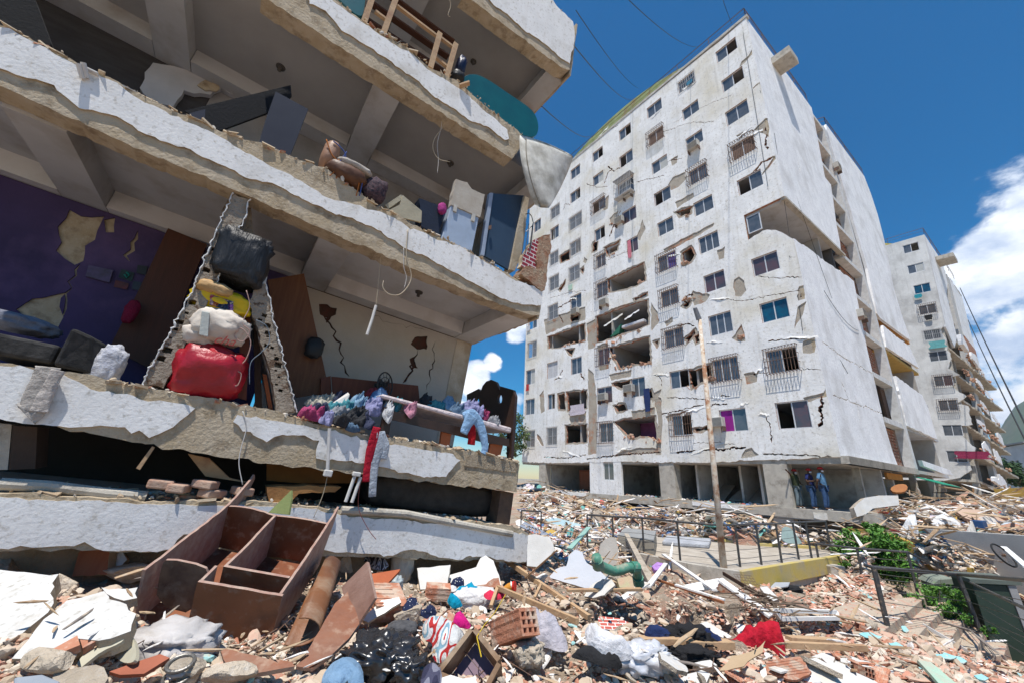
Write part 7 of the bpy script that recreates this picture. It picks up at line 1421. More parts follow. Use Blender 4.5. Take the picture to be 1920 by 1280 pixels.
for pts, lb, an, sd in (([(1312, 1168), (1325, 1164), (1372, 1192), (1365, 1197), (1335, 1184)], 'white slab piece above the black bundle', (1340, 1188), 1), ([(1370, 1165), (1402, 1172), (1403, 1182), (1385, 1187)], 'small thick white block right of the white slab piece', (1390, 1184), 2), ([(1300, 1242), (1332, 1236), (1345, 1246), (1318, 1254)], 'white chunk at the lower right below the black bundle', (1325, 1250), 3), ([(1485, 1246), (1530, 1232), (1600, 1262), (1640, 1290), (1560, 1290)], 'long white painted slab at the bottom right', (1560, 1276), 4), ([(1260, 1272), (1315, 1255), (1332, 1262), (1325, 1278), (1290, 1290), (1260, 1290)], 'white angular slab at the bottom below the plastic bag', (1300, 1276), 5), ([(1425, 1100), (1438, 1098), (1462, 1122), (1445, 1127)], 'white block on the dark branches near the ramp', (1445, 1125), 6), ([(1540, 1232), (1590, 1252), (1660, 1285), (1610, 1292)], 'white plank-like slab at the bottom right beside the long white slab', (1600, 1277), 7)):
    pl('wall_slab', pts, whitem, lb, 'wall slab', anc=an, lift=.08, th=.06, seed=sd+40, amp=.012, ms=chunkm)
pl('green_painted_slab', [(1720, 1236), (1745, 1240), (1800, 1285), (1770, 1290)], M('pale_green_paint', (.30, .48, .36), (.4, .5, .4), s=6, grime=(.45, .4, .32), gs=4), 'pale green painted strip in the tile scree at the bottom right', 'wall slab', anc=(1760, 1278), lift=.05, th=.03, seed=3)
for i, (x, y, w_, lb) in enumerate([(1632, 1190, 22, 'long turquoise plaster flake left of the near railing post'), (1680, 1208, 14, 'turquoise flake below the first stair'), (1697, 1178, 7, 'round turquoise flake at the stair foot'), (1770, 1228, 24, 'turquoise flakes right of centre in the tile scree'), (1840, 1268, 14, 'turquoise flake near the bottom right corner'), (1800, 1236, 14, 'small turquoise flake by the white beam')]):
    pl('turquoise_flake', [(x-w_, y-3), (x, y-6), (x+w_, y+2), (x+w_*.5, y+7), (x-w_*.4, y+4)], M('turquoise_paint', (.22, .50, .52), (.35, .55, .55), s=9, grime=(.45, .38, .3), gs=6), lb, 'plaster', anc=(x, y+4), lift=.05, th=.015, seed=i, amp=.03)
timber('white_beam', (1732, 1180), (1826, 1232), .07, .06, M('greywhite_beam', (.55, .53, .50), s=5), 'pale grey beam lying across the foot of the stairs', (.1, .06))
# white frames and boards left of the stairs
wp = M('white_painted_wood', (.78, .77, .75), (.68, .66, .62), s=4, rough=.6, bump=.15, grime=(.5, .44, .36), gs=5, gt=(.58, .7))
timber('white_plank', (1245, 1061), (1342, 1124), .09, .035, wp, 'long white board slanting down from the purple box', (.3, .15)); timber('white_plank', (1250, 1078), (1216, 1112), .09, .03, wp, 'short white board crossing below the purple box', (.25, .1))
pl('white_plank', [(1280, 1096), (1347, 1083), (1355, 1092), (1340, 1102), (1305, 1106)], wp, 'broad white board lying behind the long slanting one', 'board', anc=(1310, 1104), lift=.12, th=.03)
timber('rusty_batten', (1215, 1096), (1358, 1142), .04, .04, M('rust_batten', (.36, .14, .06), s=5), 'rust-red batten slanting below the white boards', (.16, .1)); timber('white_plank', (1268, 1112), (1360, 1140), .07, .03, wp, 'narrow white board just above the rust-red batten', (.14, .12))
t = TH('brick_lintel', 'thick white plastered beam with red brick showing along its side, pointing at the red jacket', 'beam', tuple(ghit(1400, 1150)))
P0, P1 = ghit(1352, 1110)+A(0, 0, .22), ghit(1450, 1180)+A(0, 0, .2)
B().bar(P0, P1, .22, .05).obj('plaster_layer', plaster, t, bevel=.01); B().bar(P0-A(0, 0, .1), P1-A(0, 0, .1), .2, .13).obj('brick_core', brick, t)
timber('dark_board', (1358, 1092), (1458, 1152), .03, .08, M('dark_brown_board', (.09, .05, .03), s=5), 'dark board along the far side of the plastered beam', (.2, .15))
t = TH('white_window_frame', 'white window frame lying flat at the end of the plastered beam', 'window frame', tuple(ghit(1510, 1170)))
for p, q in (((1455, 1158), (1570, 1160)), ((1466, 1174), (1574, 1172)), ((1455, 1158), (1466, 1174)), ((1570, 1160), (1574, 1172))): B().bar(ghit(*p)+A(0, 0, .12), ghit(*q)+A(0, 0, .12), .06, .06).obj('frame_bar', wp, t)
b = B(); G0, G1, G2 = ghit(1378, 1098)+A(0, 0, .25), ghit(1412, 1102)+A(0, 0, .25), ghit(1398, 1122)+A(0, 0, .12)
for k in range(7): t_ = k/6; b.tube([G0+(G1-G0)*t_, G0+(G1-G0)*t_+(G2-G0)], .004, 4); b.tube([G0+(G2-G0)*t_, G1+(G2-G0)*t_], .004, 4)
b.obj('wire_mesh', iron, None, label='square of rusty wire mesh beside the plastered beam', cat='wire mesh')
b = B(); r = random.Random(5); c0_ = ghit(1428, 1138)
for k in range(46): a = r.uniform(-.5, .5); p = c0_+A(r.uniform(-.5, .5), r.uniform(-.4, .5), r.uniform(.03, .16)); b.tube([p, p+A(r.uniform(-.5, .5), r.uniform(-.3, .3), r.uniform(-.08, .1))], r.uniform(.005, .014), 4)
b.obj('dry_branches', M('branch', (.10, .075, .055), (.18, .13, .09), s=9), None, label='heap of dark dry branches right of the plastered beam', cat='branches', kind='stuff')
lump('black_bundle', ghit(1482, 1108)+A(0, 0, .05), (.28, .14, .08), MATS['cloth_blackcl2'], seed=66, amp=.3, label='black rag near the ramp curb', cat='cloth'); pl('grey_cushion', [(1432, 1096), (1440, 1090), (1482, 1090), (1478, 1098), (1445, 1103)], M('grey_lid', (.36, .38, .41), s=5), 'grey curved lid below the ramp curb', 'lid', anc=(1455, 1100), lift=.15, th=.04, bevel=.015)
# pale panels and the green pipe in the middle
pl('pale_panel', [(990, 1002), (1003, 1000), (1020, 1005), (1030, 1005), (1037, 1018), (1040, 1030), (1030, 1042), (1008, 1062), (988, 1060)], whitem, 'bright white plaster panel leaning at the corner of the lowest beam', 'wall slab', n=(-.1, -.9, .45), anc=(1005, 1060), Yd=6.1, th=.05, seed=5, amp=.01, ms=chunkm)
pl('pale_panel', [(1028, 1082), (1042, 1066), (1062, 1060), (1066, 1040), (1078, 1029), (1092, 1034), (1100, 1054), (1120, 1065), (1136, 1080), (1147, 1090), (1151, 1108), (1120, 1108), (1085, 1098)], M('pale_bluegrey_panel', (.58, .60, .64), (.52, .54, .58), s=2, bump=.15), 'large pale blue-grey plaster panel standing in the rubble left of the green pipe', 'wall slab', n=(-.1, -.88, .47), anc=(1090, 1104), lift=.08, th=.05, seed=6, amp=.014, ms=chunkm)
pl('round_block', round_poly([(1124, 1062), (1122, 1022), (1138, 1006), (1155, 1006), (1160, 1030), (1158, 1056), (1140, 1064)], 1), M('grey_round_block', (.44, .41, .37), (.38, .35, .31), s=3, bump=.3), 'rounded grey concrete block standing behind the green pipe', 'rubble', n=(-.1, -.95, .3), anc=(1140, 1062), lift=.12, th=.2, seed=7, amp=.008, ms=chunkm)
gpi = M('green_pipe', (.05, .22, .15), (.12, .26, .19), s=5, rough=.5, grime=(.35, .33, .25), gs=7)
gp_ = [(1118, 1042), (1121, 1056), (1135, 1064), (1150, 1070), (1164, 1068), (1176, 1063), (1190, 1063), (1195, 1074), (1197, 1088)]
Pg = [ghit(x, 1085)*1.0 for x, y in gp_]; Pg = [atY(x, y, 5.6+.06*i) for i, (x, y) in enumerate(gp_)]
t = TH('green_pipe', 'dirty green drain pipe with elbows lying in front of the grey round block', 'pipe', tuple(Pg[4]-A(0, 0, .1)))
B().tube(Pg, .06, 12).obj('tube', gpi, t, smooth=True)
for k in (1, 6, 8): d_ = Pg[k]-Pg[k-1]; d_ /= np.linalg.norm(d_); B().tube([Pg[k]-d_*.06, Pg[k]+d_*.05], .074, 12).obj('elbow', gpi, t)
timber('concrete_post', (1176, 1036), (1222, 1104), .13, .1, chunkm, 'broken concrete post slanting down right of the green pipe', (.5, .1), 'post')
pl('mossy_block', [(1157, 1084), (1180, 1078), (1194, 1092), (1186, 1106), (1164, 1108)], M('mossy', (.38, .38, .22), (.5, .3, .22), s=4, bump=.5), 'greenish yellow block below the green pipe', 'rubble', n=(0, -.7, .7), anc=(1175, 1106), lift=.06, th=.1, seed=2)
o_ = pl('purple_box', [(1222, 1060), (1232, 1052), (1250, 1056), (1245, 1066), (1228, 1068)], M('purple_plastic', (.42, .24, .55), (.3, .15, .4), s=9), 'small lilac plastic box at the top of the long white board', 'box', anc=(1235, 1067), lift=.25, th=.1, bevel=.01)
timber('green_plank', (1068, 1028), (1104, 988), .10, .03, M('seafoam', (.28, .46, .40), s=4), 'sea-green board slanting up behind the pale blue-grey panel', cat='board', Y0=8.6, Y1=9.8)
t = TH('turquoise_cabinet_door', 'long pale turquoise panel lying on the debris behind the corner of the collapsed building', 'panel', tuple(ghit(1060, 985)))
pl('leaf', [(1022, 972), (1045, 970), (1096, 984), (1094, 990), (1035, 984)], M('aqua_steel', (.30, .42, .46), (.36, .48, .50), s=3, rough=.4), None, None, anc=(1060, 985), lift=.15, th=.06, par=t)
pl('slatted_crate', [(974, 985), (984, 977), (1030, 1000), (1020, 1003), (1005, 1000)], M('grey_blue_crate', (.25, .28, .34), s=5), 'grey slatted crate side near the corner of the lowest beam', 'crate', anc=(1000, 998), lift=.15, th=.03, holes=[[(x, 983+i*2.2), (x+3.4, 982.3+i*2.2), (x+6.5, 988+i*2.2), (x+3, 989+i*2.2)] for i, x in enumerate((984, 990, 996, 1002, 1008))])

# ------------------------------------------------------------------ ramp, railings, steps
t = TH('concrete_ramp', 'raised concrete ramp deck with a yellow and grey curb in front of the tower', 'ramp', tuple(A(*deck[2], DECKZ-.6)))
B().plate(Fr((0, 0, DECKZ), (1, 0, 0), (0, 1, 0), (0, 0, -1)), deck, [], 0, .5).obj('deck', M('deck_concrete', (.44, .39, .32), (.36, .31, .25), s=2, bump=.8, grime=(.5, .45, .38), gs=3), t)
yel = M('faded_yellow_paint', (.50, .38, .09), (.46, .38, .18), s=2, bump=.4, grime=(.38, .32, .22), gs=3, gt=(.52, .7)); 
crb = [onz(x, y, DECKZ) for x, y in deck_px]
for i, (a, b_, mt) in enumerate(((0, 1, concrete), (1, 2, concrete), (2, 3, yel), (3, 4, yel), (5, 6, yel), (6, 7, yel))):
    P, Q = crb[a], crb[b_]; B().bar(P+A(0, 0, -.12), Q+A(0, 0, -.12), .14, .44).obj('curb', mt, t, bevel=.015)
def tube_rail(name, label, pts, hts, rr=.028, wires=4, par=None, mt=black_iron, postw=.055, slant=None):
    """pts: post foot positions; hts: heights"""
    t = TH(name, label, 'railing', tuple(pts[0])); tops = [p+A(0, 0, h)+(slant if slant is not None else 0) for p, h in zip(pts, hts)]
    for p, q in zip(pts, tops): B().bar(p, q, postw, postw*.55, up=(pts[-1]-pts[0])/np.linalg.norm(pts[-1]-pts[0])).obj('post', mt, t)
    B().tube(tops, rr, 8).obj('handrail', mt, t)
    b = B()
    for k in range(1, wires+1):
        f_ = k/(wires+1.)
        for i in range(len(pts)-1):
            P, Q = pts[i]+(tops[i]-pts[i])*f_, pts[i+1]+(tops[i+1]-pts[i+1])*f_; b.tube(sag(P, Q, .02*((k*7+i*3) % 4)/3., 4), .006, 4, cap=False)
    b.obj('cable', mt, t); return t
def feet(lst, z): 
    P, H_ = [], []
    for (tx, ty, bx, by) in lst:
        p = onz(bx, by, z); r_ = ray(tx, ty); P.append(p); H_.append(float(r_[2]*(p[1]/r_[1])-z))
    return P, H_
P, Hh = feet([(1099, 964, 1102, 1035), (1151, 966, 1151, 1040), (1208, 971, 1208, 1043), (1276, 978, 1276, 1055), (1356, 984, 1362, 1066), (1379, 984, 1388, 1062), (1418, 982, 1428, 1058), (1454, 980, 1466, 1054), (1487, 978, 1498, 1048), (1510, 977, 1522, 1045), (1549, 974, 1560, 1040)], DECKZ)
tube_rail('ramp_railing', 'long black railing along the near edge of the concrete ramp', P, [np.median(Hh)]*len(P))
P, Hh = feet([(1322, 957, 1322, 1002), (1379, 963, 1380, 1010), (1443, 968, 1447, 1018), (1500, 972, 1508, 1024), (1552, 974, 1558, 1030)], DECKZ)
tube_rail('ramp_railing', 'black railing along the far edge of the ramp, nearest the tower', P, [np.median(Hh)]*len(P))
P, Hh = feet([(976, 956, 976, 1003), (1012, 958, 1014, 1003)], -1.95); tube_rail('bent_railing', 'short bent black railing end at the corner of the collapsed building', P, Hh, wires=2)
P, Hh = feet([(1530, 1018, 1542, 1086), (1605, 1027, 1622, 1100), (1704, 1034, 1722, 1117)], LZ); P2, H2 = feet([(1798, 1078, 1815, 1165)], LZ-.8)
pe = atY(1935, 1146, 6.9); P3 = P+P2+[pe-A(0, 0, 1.0)]; tube_rail('stair_railing', 'black railing along the far side of the steps, passing in front of the bush', P3, Hh+H2+[1.0], .03, 4)
P, Hh = feet([(1638, 1063, 1664, 1172)], LZ); P2, H2 = feet([(1796, 1078, 1848, 1208)], LZ-.75); pe = atY(1945, 1087, 6.6)
sl = [P[0], P2[0], pe-A(-.1, 0, 1.5)]
t = TH('stair_railing', 'near black railing with thick leaning posts at the foot of the steps', 'railing', tuple(sl[0]))
tp = [atY(1638, 1063, P[0][1]+.05), atY(1796, 1076, P2[0][1]+.1), atY(1945, 1088, 6.3)]
for p, q in zip(sl[:2], tp[:2]): B().bar(p, q, .085, .05, up=(0, 1, 0)).obj('post', black_iron, t, bevel=.004)
B().tube([atY(1620, 1058, P[0][1]+.1)]+tp, .034, 10).obj('handrail', black_iron, t)
b = B()
for k in range(1, 5):
    f_ = k/5.
    for i in range(2): b.tube([sl[i]+(tp[i]-sl[i])*f_, sl[i+1]+(tp[i+1]-sl[i+1])*f_], .007, 5)
b.obj('cable', black_iron, t)
# the steps
stc = M('step_concrete', (.48, .40, .31), (.41, .34, .26), s=3, bump=.8, bs=25, grime=(.48, .30, .22), gs=4, gt=(.5, .62))
t = TH('concrete_steps', 'flight of broad concrete steps going down to the right behind the near railing', 'steps', tuple(e0-A(0, 0, .8)))
ev = (e1-e0); l0 = e0-td*4.5; l1 = e1-td*3.2
for k in range(5):
    z = LZ-.17*k; a0_ = (e0 if k else l0)+td*(k-1 if k else 0)-ev*.12*(k > 0); a1_ = (e1 if k else l1)+td*(k-1 if k else 0)
    n0, n1 = e0+td*k-ev*.12, e1+td*k; q = [a0_, n0, n1, a1_]; q = [A(p[0], p[1], z) for p in q]
    o = B().hexa([p-A(0, 0, .5) for p in q]+q).obj('step', stc, t, bevel=.012)
p, s = [], []
for k in range(1300):
    z = rs.randint(0, 5); f_, g_ = rs.uniform(0, 1), rs.uniform(0, 1)
    base = (l0+(e0-l0)*g_ if z == 0 else e0+td*(z-1+g_)); q = base+ev*f_*(1 if z else 1.); q = A(q[0], q[1], LZ-.17*z+.004)
    if z and rs.uniform() > .45: continue
    p.append(q); u_ = rs.uniform(.01, .04)*(1 if z == 0 else .6); s.append((u_, u_*.7, u_*.3))
bulk('tile_shards_on_steps', p, s, MATS['tile_mix'], seed=8, kind='stuff', up=.25)
# rusty lamp pole
pb = onz(1357, 1066, DECKZ); r_ = ray(1312, 600); ptop = r_*(pb[1]+.1)/r_[1]
t = TH('lamp_post', 'tall rusty white lamp pole with a broken lamp head standing on the ramp', 'lamp post', tuple(pb))
rp = M('rusty_white_pole', (.62, .57, .49), (.48, .34, .22), s=5, rough=.7, bump=.3, grime=(.30, .14, .07), gs=3, gt=(.52, .62), fine=((.7, .66, .58), 9.))
B().tube([pb, pb+(ptop-pb)*.35, ptop], [.085, .075, .055], 14).obj('pole', rp, t, smooth=True)
B().bar(ptop+A(-.02, 0, .0), ptop+A(-.16, -.1, .36), .15, .10, up=(0, 1, 0), w2=.10).obj('lamp_head', M('lamp_grey', (.24, .25, .27), s=5, rough=.5), t, bevel=.02)
# things on and behind the ramp
t = TH('water_tank', 'grey-beige rectangular tank lying behind the ramp railing', 'tank', tuple(onz(1195, 1044, DECKZ)))
q = [(1160, 1032), (1228, 1045), (1232, 1022), (1172, 1015)]; Q = [onz(x, y, DECKZ) for x, y in q]; B().hexa(Q+[p+A(0, 0, .42) for p in Q]).obj('body', M('tank_beige', (.36, .32, .26), (.30, .27, .22), s=3, bump=.15), t, bevel=.02)
Q2 = [p+A(0, 0, .424) for p in Q]; B().hexa(Q2+[p+A(0, 0, .03) for p in Q2]).obj('lid', M('tank_grey', (.30, .30, .29), s=3), t, bevel=.01)
Q = [onz(x, y, DECKZ) for x, y in ((1242, 1022), (1330, 1028), (1334, 1016), (1250, 1010))]; B().hexa(Q+[p+A(0, 0, .14) for p in Q]).obj('grey_mattress', fabric('greymat', (.30, .31, .33), (.44, .45, .47), s=4), None, bevel=.04, label='grey striped mattress lying on the ramp deck right of the tank', cat='mattress')
pl('green_curved_sheet', round_poly([(1466, 1016), (1466, 990), (1474, 985), (1484, 990), (1500, 1010), (1505, 1020)], 1), M('pale_aqua_sheet', (.32, .42, .40), s=4), 'pale green curved sheet standing behind the ramp railing', 'sheet', n=(-.2, -.95, .2), Yd=14, anc=(1485, 1020), th=.05)
# yellow stepped walls, retaining wall, utility boxes
def vwall(name, A_, B_, pts, mt, label, cat, th=.2):
    u = B_-A_; u[2] = 0; u /= np.linalg.norm(u); w_ = np.cross(A(0, 0, 1), u); w_ = w_ if w_[1] > 0 else -w_
    fr = Fr(A_, u, A(0, 0, 1), w_); return B().plate(fr, fr.pxs(pts), [], 0, th).obj(name, mt, None, label=label, cat=cat, bevel=.01)
yl = M('ochre_wall', (.46, .29, .06), (.42, .27, .07), s=2, bump=.4, grime=(.36, .26, .12), gs=2)
vwall('yellow_wall', atY(1590, 1000, 16), atY(1840, 1060, 12.6), [(1588, 990), (1640, 992), (1716, 1018), (1716, 1034), (1746, 1036), (1762, 1047), (1762, 1058), (1818, 1064), (1822, 1092), (1745, 1092), (1590, 1050)], yl, 'ochre yellow stepped retaining wall behind the bush', 'wall')
vwall('yellow_wall', atY(1850, 920, 36), atY(1930, 925, 34), [(1862, 916), (1935, 912), (1935, 956), (1885, 956)], yl, 'ochre yellow wall at the far right edge behind the debris', 'wall')
vwall('retaining_wall', atY(1733, 992, 15.5), atY(1935, 1012, 12.5), [(1733, 990), (1935, 1004), (1935, 1125), (1870, 1085), (1790, 1040)], M('smooth_grey_wall', (.42, .41, .39), (.36, .35, .33), s=1.5, bump=.25), 'smooth grey concrete retaining wall at the right edge', 'wall', .35)
gx = M('dark_green_paint', (.025, .045, .035), (.035, .055, .04), s=3, rough=.5, bump=.1)
t = TH('utility_cabinet', 'large dark green steel cabinet with a grey frame at the lower right edge', 'cabinet', tuple(atY(1880, 1200, 10.8)))
fq = plane((1850, 1175), (-.35, -.93, 0), 0, 10.9)
q = fq.pxs([(1822, 1092), (1888, 1096), (1930, 1200), (1855, 1180)]); B().plate(fq, [q[0], q[1], (q[1][0]+.1, q[1][1]-2.1), (q[0][0]+.05, q[0][1]-2.1)], [], 0, .8).obj('body', gx, t, bevel=.02)
B().plate(fq, [q[1], (q[1][0]+.14, q[1][1]+.02), (q[1][0]+.26, q[1][1]-2.1), (q[1][0]+.12, q[1][1]-2.1)], [], -.03, .85).obj('frame', M('cab_grey', (.30, .30, .30), s=3), t); B().plate(fq, [(q[0][0]-.05, q[0][1]+.003), (q[1][0]+.25, q[1][1]+.03), (q[1][0]+.25, q[1][1]+.12), (q[0][0]-.05, q[0][1]+.1)], [], -.06, .9).obj('lid', M('cab_lid', (.12, .14, .12), s=3), t, bevel=.01)
t = TH('utility_cabinet', 'smaller pale grey-green cabinet half hidden behind the railing and bush', 'cabinet', tuple(atY(1775, 1115, 12.0)))
fq = plane((1775, 1110), (-.3, -.95, 0), 0, 12.0); q = fq.pxs([(1752, 1094), (1800, 1094)]); B().plate(fq, [q[0], q[1], (q[1][0], q[1][1]-1.3), (q[0][0], q[0][1]-1.3)], [], 0, .6).obj('body', M('grn_box', (.12, .17, .13), s=3), t, bevel=.02); B().plate(fq, [(q[0][0]-.04, q[0][1]+.003), (q[1][0]+.04, q[1][1]+.003), (q[1][0]-.1, q[1][1]+.12), (q[0][0]+.1, q[0][1]+.12)], [], -.04, .64).obj('lid', M('grn_lid', (.24, .27, .22), s=3), t)
Q = onz(1572, 1090, LZ); B().box(Fr(Q, A(1, 0, 0), A(0, 1, 0), A(0, 0, 1)), -.22, .22, -.1, .3, -.1, .42).obj('concrete_stub', concrete, None, bevel=.03, label='short concrete stub at the corner of the landing beside the bush', cat='concrete stub')
# right hand mound
pl('broken_floor_slab', [(1601, 951), (1622, 932), (1635, 930), (1684, 928), (1686, 946), (1661, 949), (1637, 952), (1622, 964), (1607, 968)], whitem, 'broken white edged floor slab bending down at the tower corner', 'wall slab', n=(-.1, -.97, .2), Yd=17.5, anc=(1620, 960), th=.3, seed=4, amp=.04, stp=.3, ms=chunkm)
pl('tan_slab', [(1781, 949), (1795, 946), (1860, 962), (1925, 982), (1925, 991), (1852, 985), (1810, 970)], M('tan_slab_face', (.45, .32, .24), (.40, .29, .22), s=1.5, bump=.2), 'long tan slab sloping down to the right edge on the debris mound', 'wall slab', n=(-.2, -.5, .85), anc=(1840, 978), lift=.3, th=.15, seed=5, amp=.03, stp=.4)
pl('orange_board', round_poly([(1668, 915), (1680, 907), (1698, 906), (1703, 914), (1695, 922), (1675, 922)], 1), M('varnished_board', (.34, .14, .04), (.28, .1, .03), s=3, rough=.5), 'varnished orange-brown board on the debris under the tower side', 'board', n=(-.2, -.6, .75), Yd=21, anc=(1685, 922), th=.1)
B().box(Fr(atY(1839, 990, 15.8), A(.9, .4, 0), A(-.4, .9, 0), UZ), -.2, .2, -.15, .15, 0, .28).obj('blue_crate', M('blue_plastic', (.03, .08, .2), rough=.5), None, bevel=.03, label='dark blue plastic crate on the debris mound at the right', cat='crate')
gcloth('white_sheet', [(1738, 975), (1760, 972), (1800, 978), (1798, 985), (1755, 986)], fabric('wsheet', (.72, .72, .72)), 'white sheet spread over the right debris mound', 31, .05, .2); gcloth('blue_check_cloth', [(1872, 988), (1900, 984), (1925, 988), (1925, 995), (1885, 997)], fabric('bcheck', (.42, .52, .62), (.6, .65, .7), s=30), 'pale blue checked cloth on top of the grey retaining wall', 32, .05, .15)
gcloth('white_sheet', [(1682, 1000), (1695, 988), (1722, 994), (1716, 1003)], MATS['cloth_wsheet'], 'white plastic sheet at the left of the mound above the yellow wall', 33, .08, .2); gcloth('grey_sheet', [(1795, 1020), (1830, 1012), (1850, 1022), (1840, 1036), (1810, 1032)], fabric('gsheet', (.5, .48, .45)), 'grey-white tarp on the debris above the cabinets', 34, .1, .25)
wc_ = atY(1882, 1040, 11.8); t = TH('bicycle_wheel', 'bicycle wheel lying against the grey retaining wall', 'wheel', tuple(wc_-A(0, 0, .25)))
wu, wv_ = A(.93, .2, -.28), A(.2, .3, .45); wv_ /= np.linalg.norm(wv_); wu -= wv_*(wu@wv_); wu /= np.linalg.norm(wu)
B().tube([wc_+(wu*math.cos(a)+wv_*math.sin(a)*.8)*.33 for a in np.linspace(0, 6.283, 33)], .022, 7, cap=False).obj('tyre', M('rubber', (.02, .02, .02), rough=.7), t); b = B()
for k in range(14): a = k*.449; b.tube([wc_, wc_+(wu*math.cos(a)+wv_*math.sin(a)*.8)*.32], .003, 3)
b.obj('spokes', iron, t); B().tube([wc_-np.cross(wu, wv_)*.04, wc_+np.cross(wu, wv_)*.04], .03, 8).obj('hub', iron, t)
timber('door_jamb', (1882, 1025), (1925, 1062), .12, .05, wp, 'pale wooden door frame piece leaning on the grey retaining wall', cat='timber', Y0=12.3, Y1=10.4)
timber('white_door', (1722, 1008), (1742, 1020), .35, .05, wp, 'white board on the debris above the yellow wall', cat='board', Y0=14.8, Y1=13.8)

# ------------------------------------------------------------------ plants
def bush(name, cen, rad, n, ls, label, cat, seed, mt, stems=7, base=None, group=None):
    r = np.random.RandomState(seed); t = TH(name, label, cat, tuple(base if base is not None else cen-A(0, 0, rad[2])), group)
    b = B(); V_, F_, tips = [], [], []
    b0 = A(*t.location)
    for i in range(stems):
        d = r.normal(size=3)*A(*rad)*.55; tp_ = cen+d+A(0, 0, rad[2]*.2); mid = b0*.5+tp_*.5+r.normal(size=3)*.06; b.tube([b0+r.normal(size=3)*.03, mid, tp_], [rad[2]*.025, rad[2]*.018, rad[2]*.007], 5)
        for j in range(9): tips.append(cen+r.normal(size=3)*A(*rad)*.40); 
    b.obj('stem', M('stem_brown', (.12, .09, .05)), t)
    cl = [cen+(lambda v: v/np.linalg.norm(v)*(.35+.65*r.uniform()**.5))(r.normal(size=3))*A(*rad) for _ in range(max(14, n//60))]
    for i in range(n):
        c = cl[r.randint(len(cl))]; p = c+r.normal(size=3)*min(rad)*.16; nrm = r.normal(size=3)*.8+A(0, 0, 1.0); nrm /= np.linalg.norm(nrm); a = np.cross(nrm, r.normal(size=3)); a /= np.linalg.norm(a); q = np.cross(nrm, a); s_ = ls*r.uniform(.6, 1.3); k = len(V_)
        V_ += [p-a*s_, p+q*s_*.42-nrm*s_*.1, p+a*s_*1.1-nrm*s_*.25, p-q*s_*.42-nrm*s_*.1]; F_.append((k, k+1, k+2, k+3))
    B().add(V_, F_).obj('foliage', mt, t); return t
lf = M('leaf_green', (.11, .26, .03), (.055, .15, .02), s=3, rough=.5, bump=0, grime=(.13, .26, .05), gs=7, gt=(.5, .65), spec=.4)
bush('bush', atY(1622, 1040, 13.9), (.86, .55, .66), 3600, .066, 'bright green leafy bush growing behind the steps railing', 'bush', 1, lf, base=onz(1630, 1090, -2.9))
bush('bush', atY(1668, 1046, 13.3), (.6, .5, .75), 3000, .066, 'right half of the green shrubs, next to the ochre stepped wall', 'bush', 2, lf, base=onz(1690, 1100, -2.9))
bush('bush', atY(1640, 1008, 13.8), (.3, .28, .5), 900, .062, 'leafy shoot rising above the bush toward the railing', 'bush', 3, lf, base=onz(1650, 1080, -2.8)); bush('bush', atY(1600, 1075, 13.2), (.5, .3, .3), 1200, .055, 'low leaves at the left foot of the bright green bush', 'bush', 4, lf)
bush('bush', atY(1758, 1128, 11.4), (.65, .5, .36), 1800, .05, 'low green plants between the steps and the dark green cabinet', 'bush', 5, lf); bush('bush', atY(1815, 1160, 10.2), (.12, .1, .1), 120, .04, 'small weed beside the last step', 'bush', 6, lf); bush('bush', atY(1852, 1180, 9.6), (.16, .1, .08), 160, .035, 'small weed at the foot of the dark green cabinet', 'bush', 7, lf)
dl = M('dark_leaf', (.05, .10, .03), (.03, .065, .02), s=1, rough=.7, bump=0)
tr = bush('tree', atY(966, 815, 34), (1.3, 1.3, 1.6), 1500, .14, 'small green tree seen beyond the bed headboard', 'tree', 8, M('sunlit_leaf', (.14, .19, .07), (.09, .13, .05), s=1, bump=0))  # leaves in a lighter olive green than the far trees
for i, (x, y, Yd, rx, rz_, lb) in enumerate([(1868, 884, 70, 3.5, 2.2, 'dark green tree at the left of the group by the far grey building'), (1890, 887, 66, 3, 1.6, 'dark green tree in front of the far grey building'), (1905, 892, 60, 2, 1.2, 'low green shrub at the far right edge')]): bush('tree', atY(x, y, Yd), (rx, rx*.8, rz_), 1800, .3, lb, 'tree', 20+i, dl)
# ------------------------------------------------------------------ far background
t = TH('grey_building', 'small grey building with a flat roof at the far right edge', 'building', tuple(atY(1900, 905, 90)))
gA, gB = atY(1882, 905, 92), atY(1960, 905, 80); gu = gB-gA; gu[2] = 0; gu /= np.linalg.norm(gu); gw_ = np.cross(A(0, 0, 1), gu); gf = Fr(gA, gu, UZ+A(.06, 0, 0), gw_)
wz = gf.px(1905, 865); B().plate(gf, [(0, -3), (12, -3), (12, gf.px(1915, 828)[1]), (0, gf.px(1885, 836)[1])], [[(wz[0]-.5, wz[1]-.5), (wz[0]+.5, wz[1]-.5), (wz[0]+.5, wz[1]+.5), (wz[0]-.5, wz[1]+.5)]], 0, 6).obj('wall', M('light_grey_wall', (.50, .51, .53), s=.5), t)
B().plate(gf, [(-.8, gf.px(1880, 835)[1]), (12, gf.px(1915, 827)[1]), (12, gf.px(1915, 827)[1]+.25), (-.8, gf.px(1880, 835)[1]+.25)], [], -.6, 6.6).obj('roof', M('roof_grey', (.3, .3, .31)), t); B().box(gf, wz[0]-.5, wz[0]+.5, wz[1]-.5, wz[1]+.5, .2, .3).obj('window', glass, t)
V_, F_ = [], []; na, nr = 90, 14; r = random.Random(2)
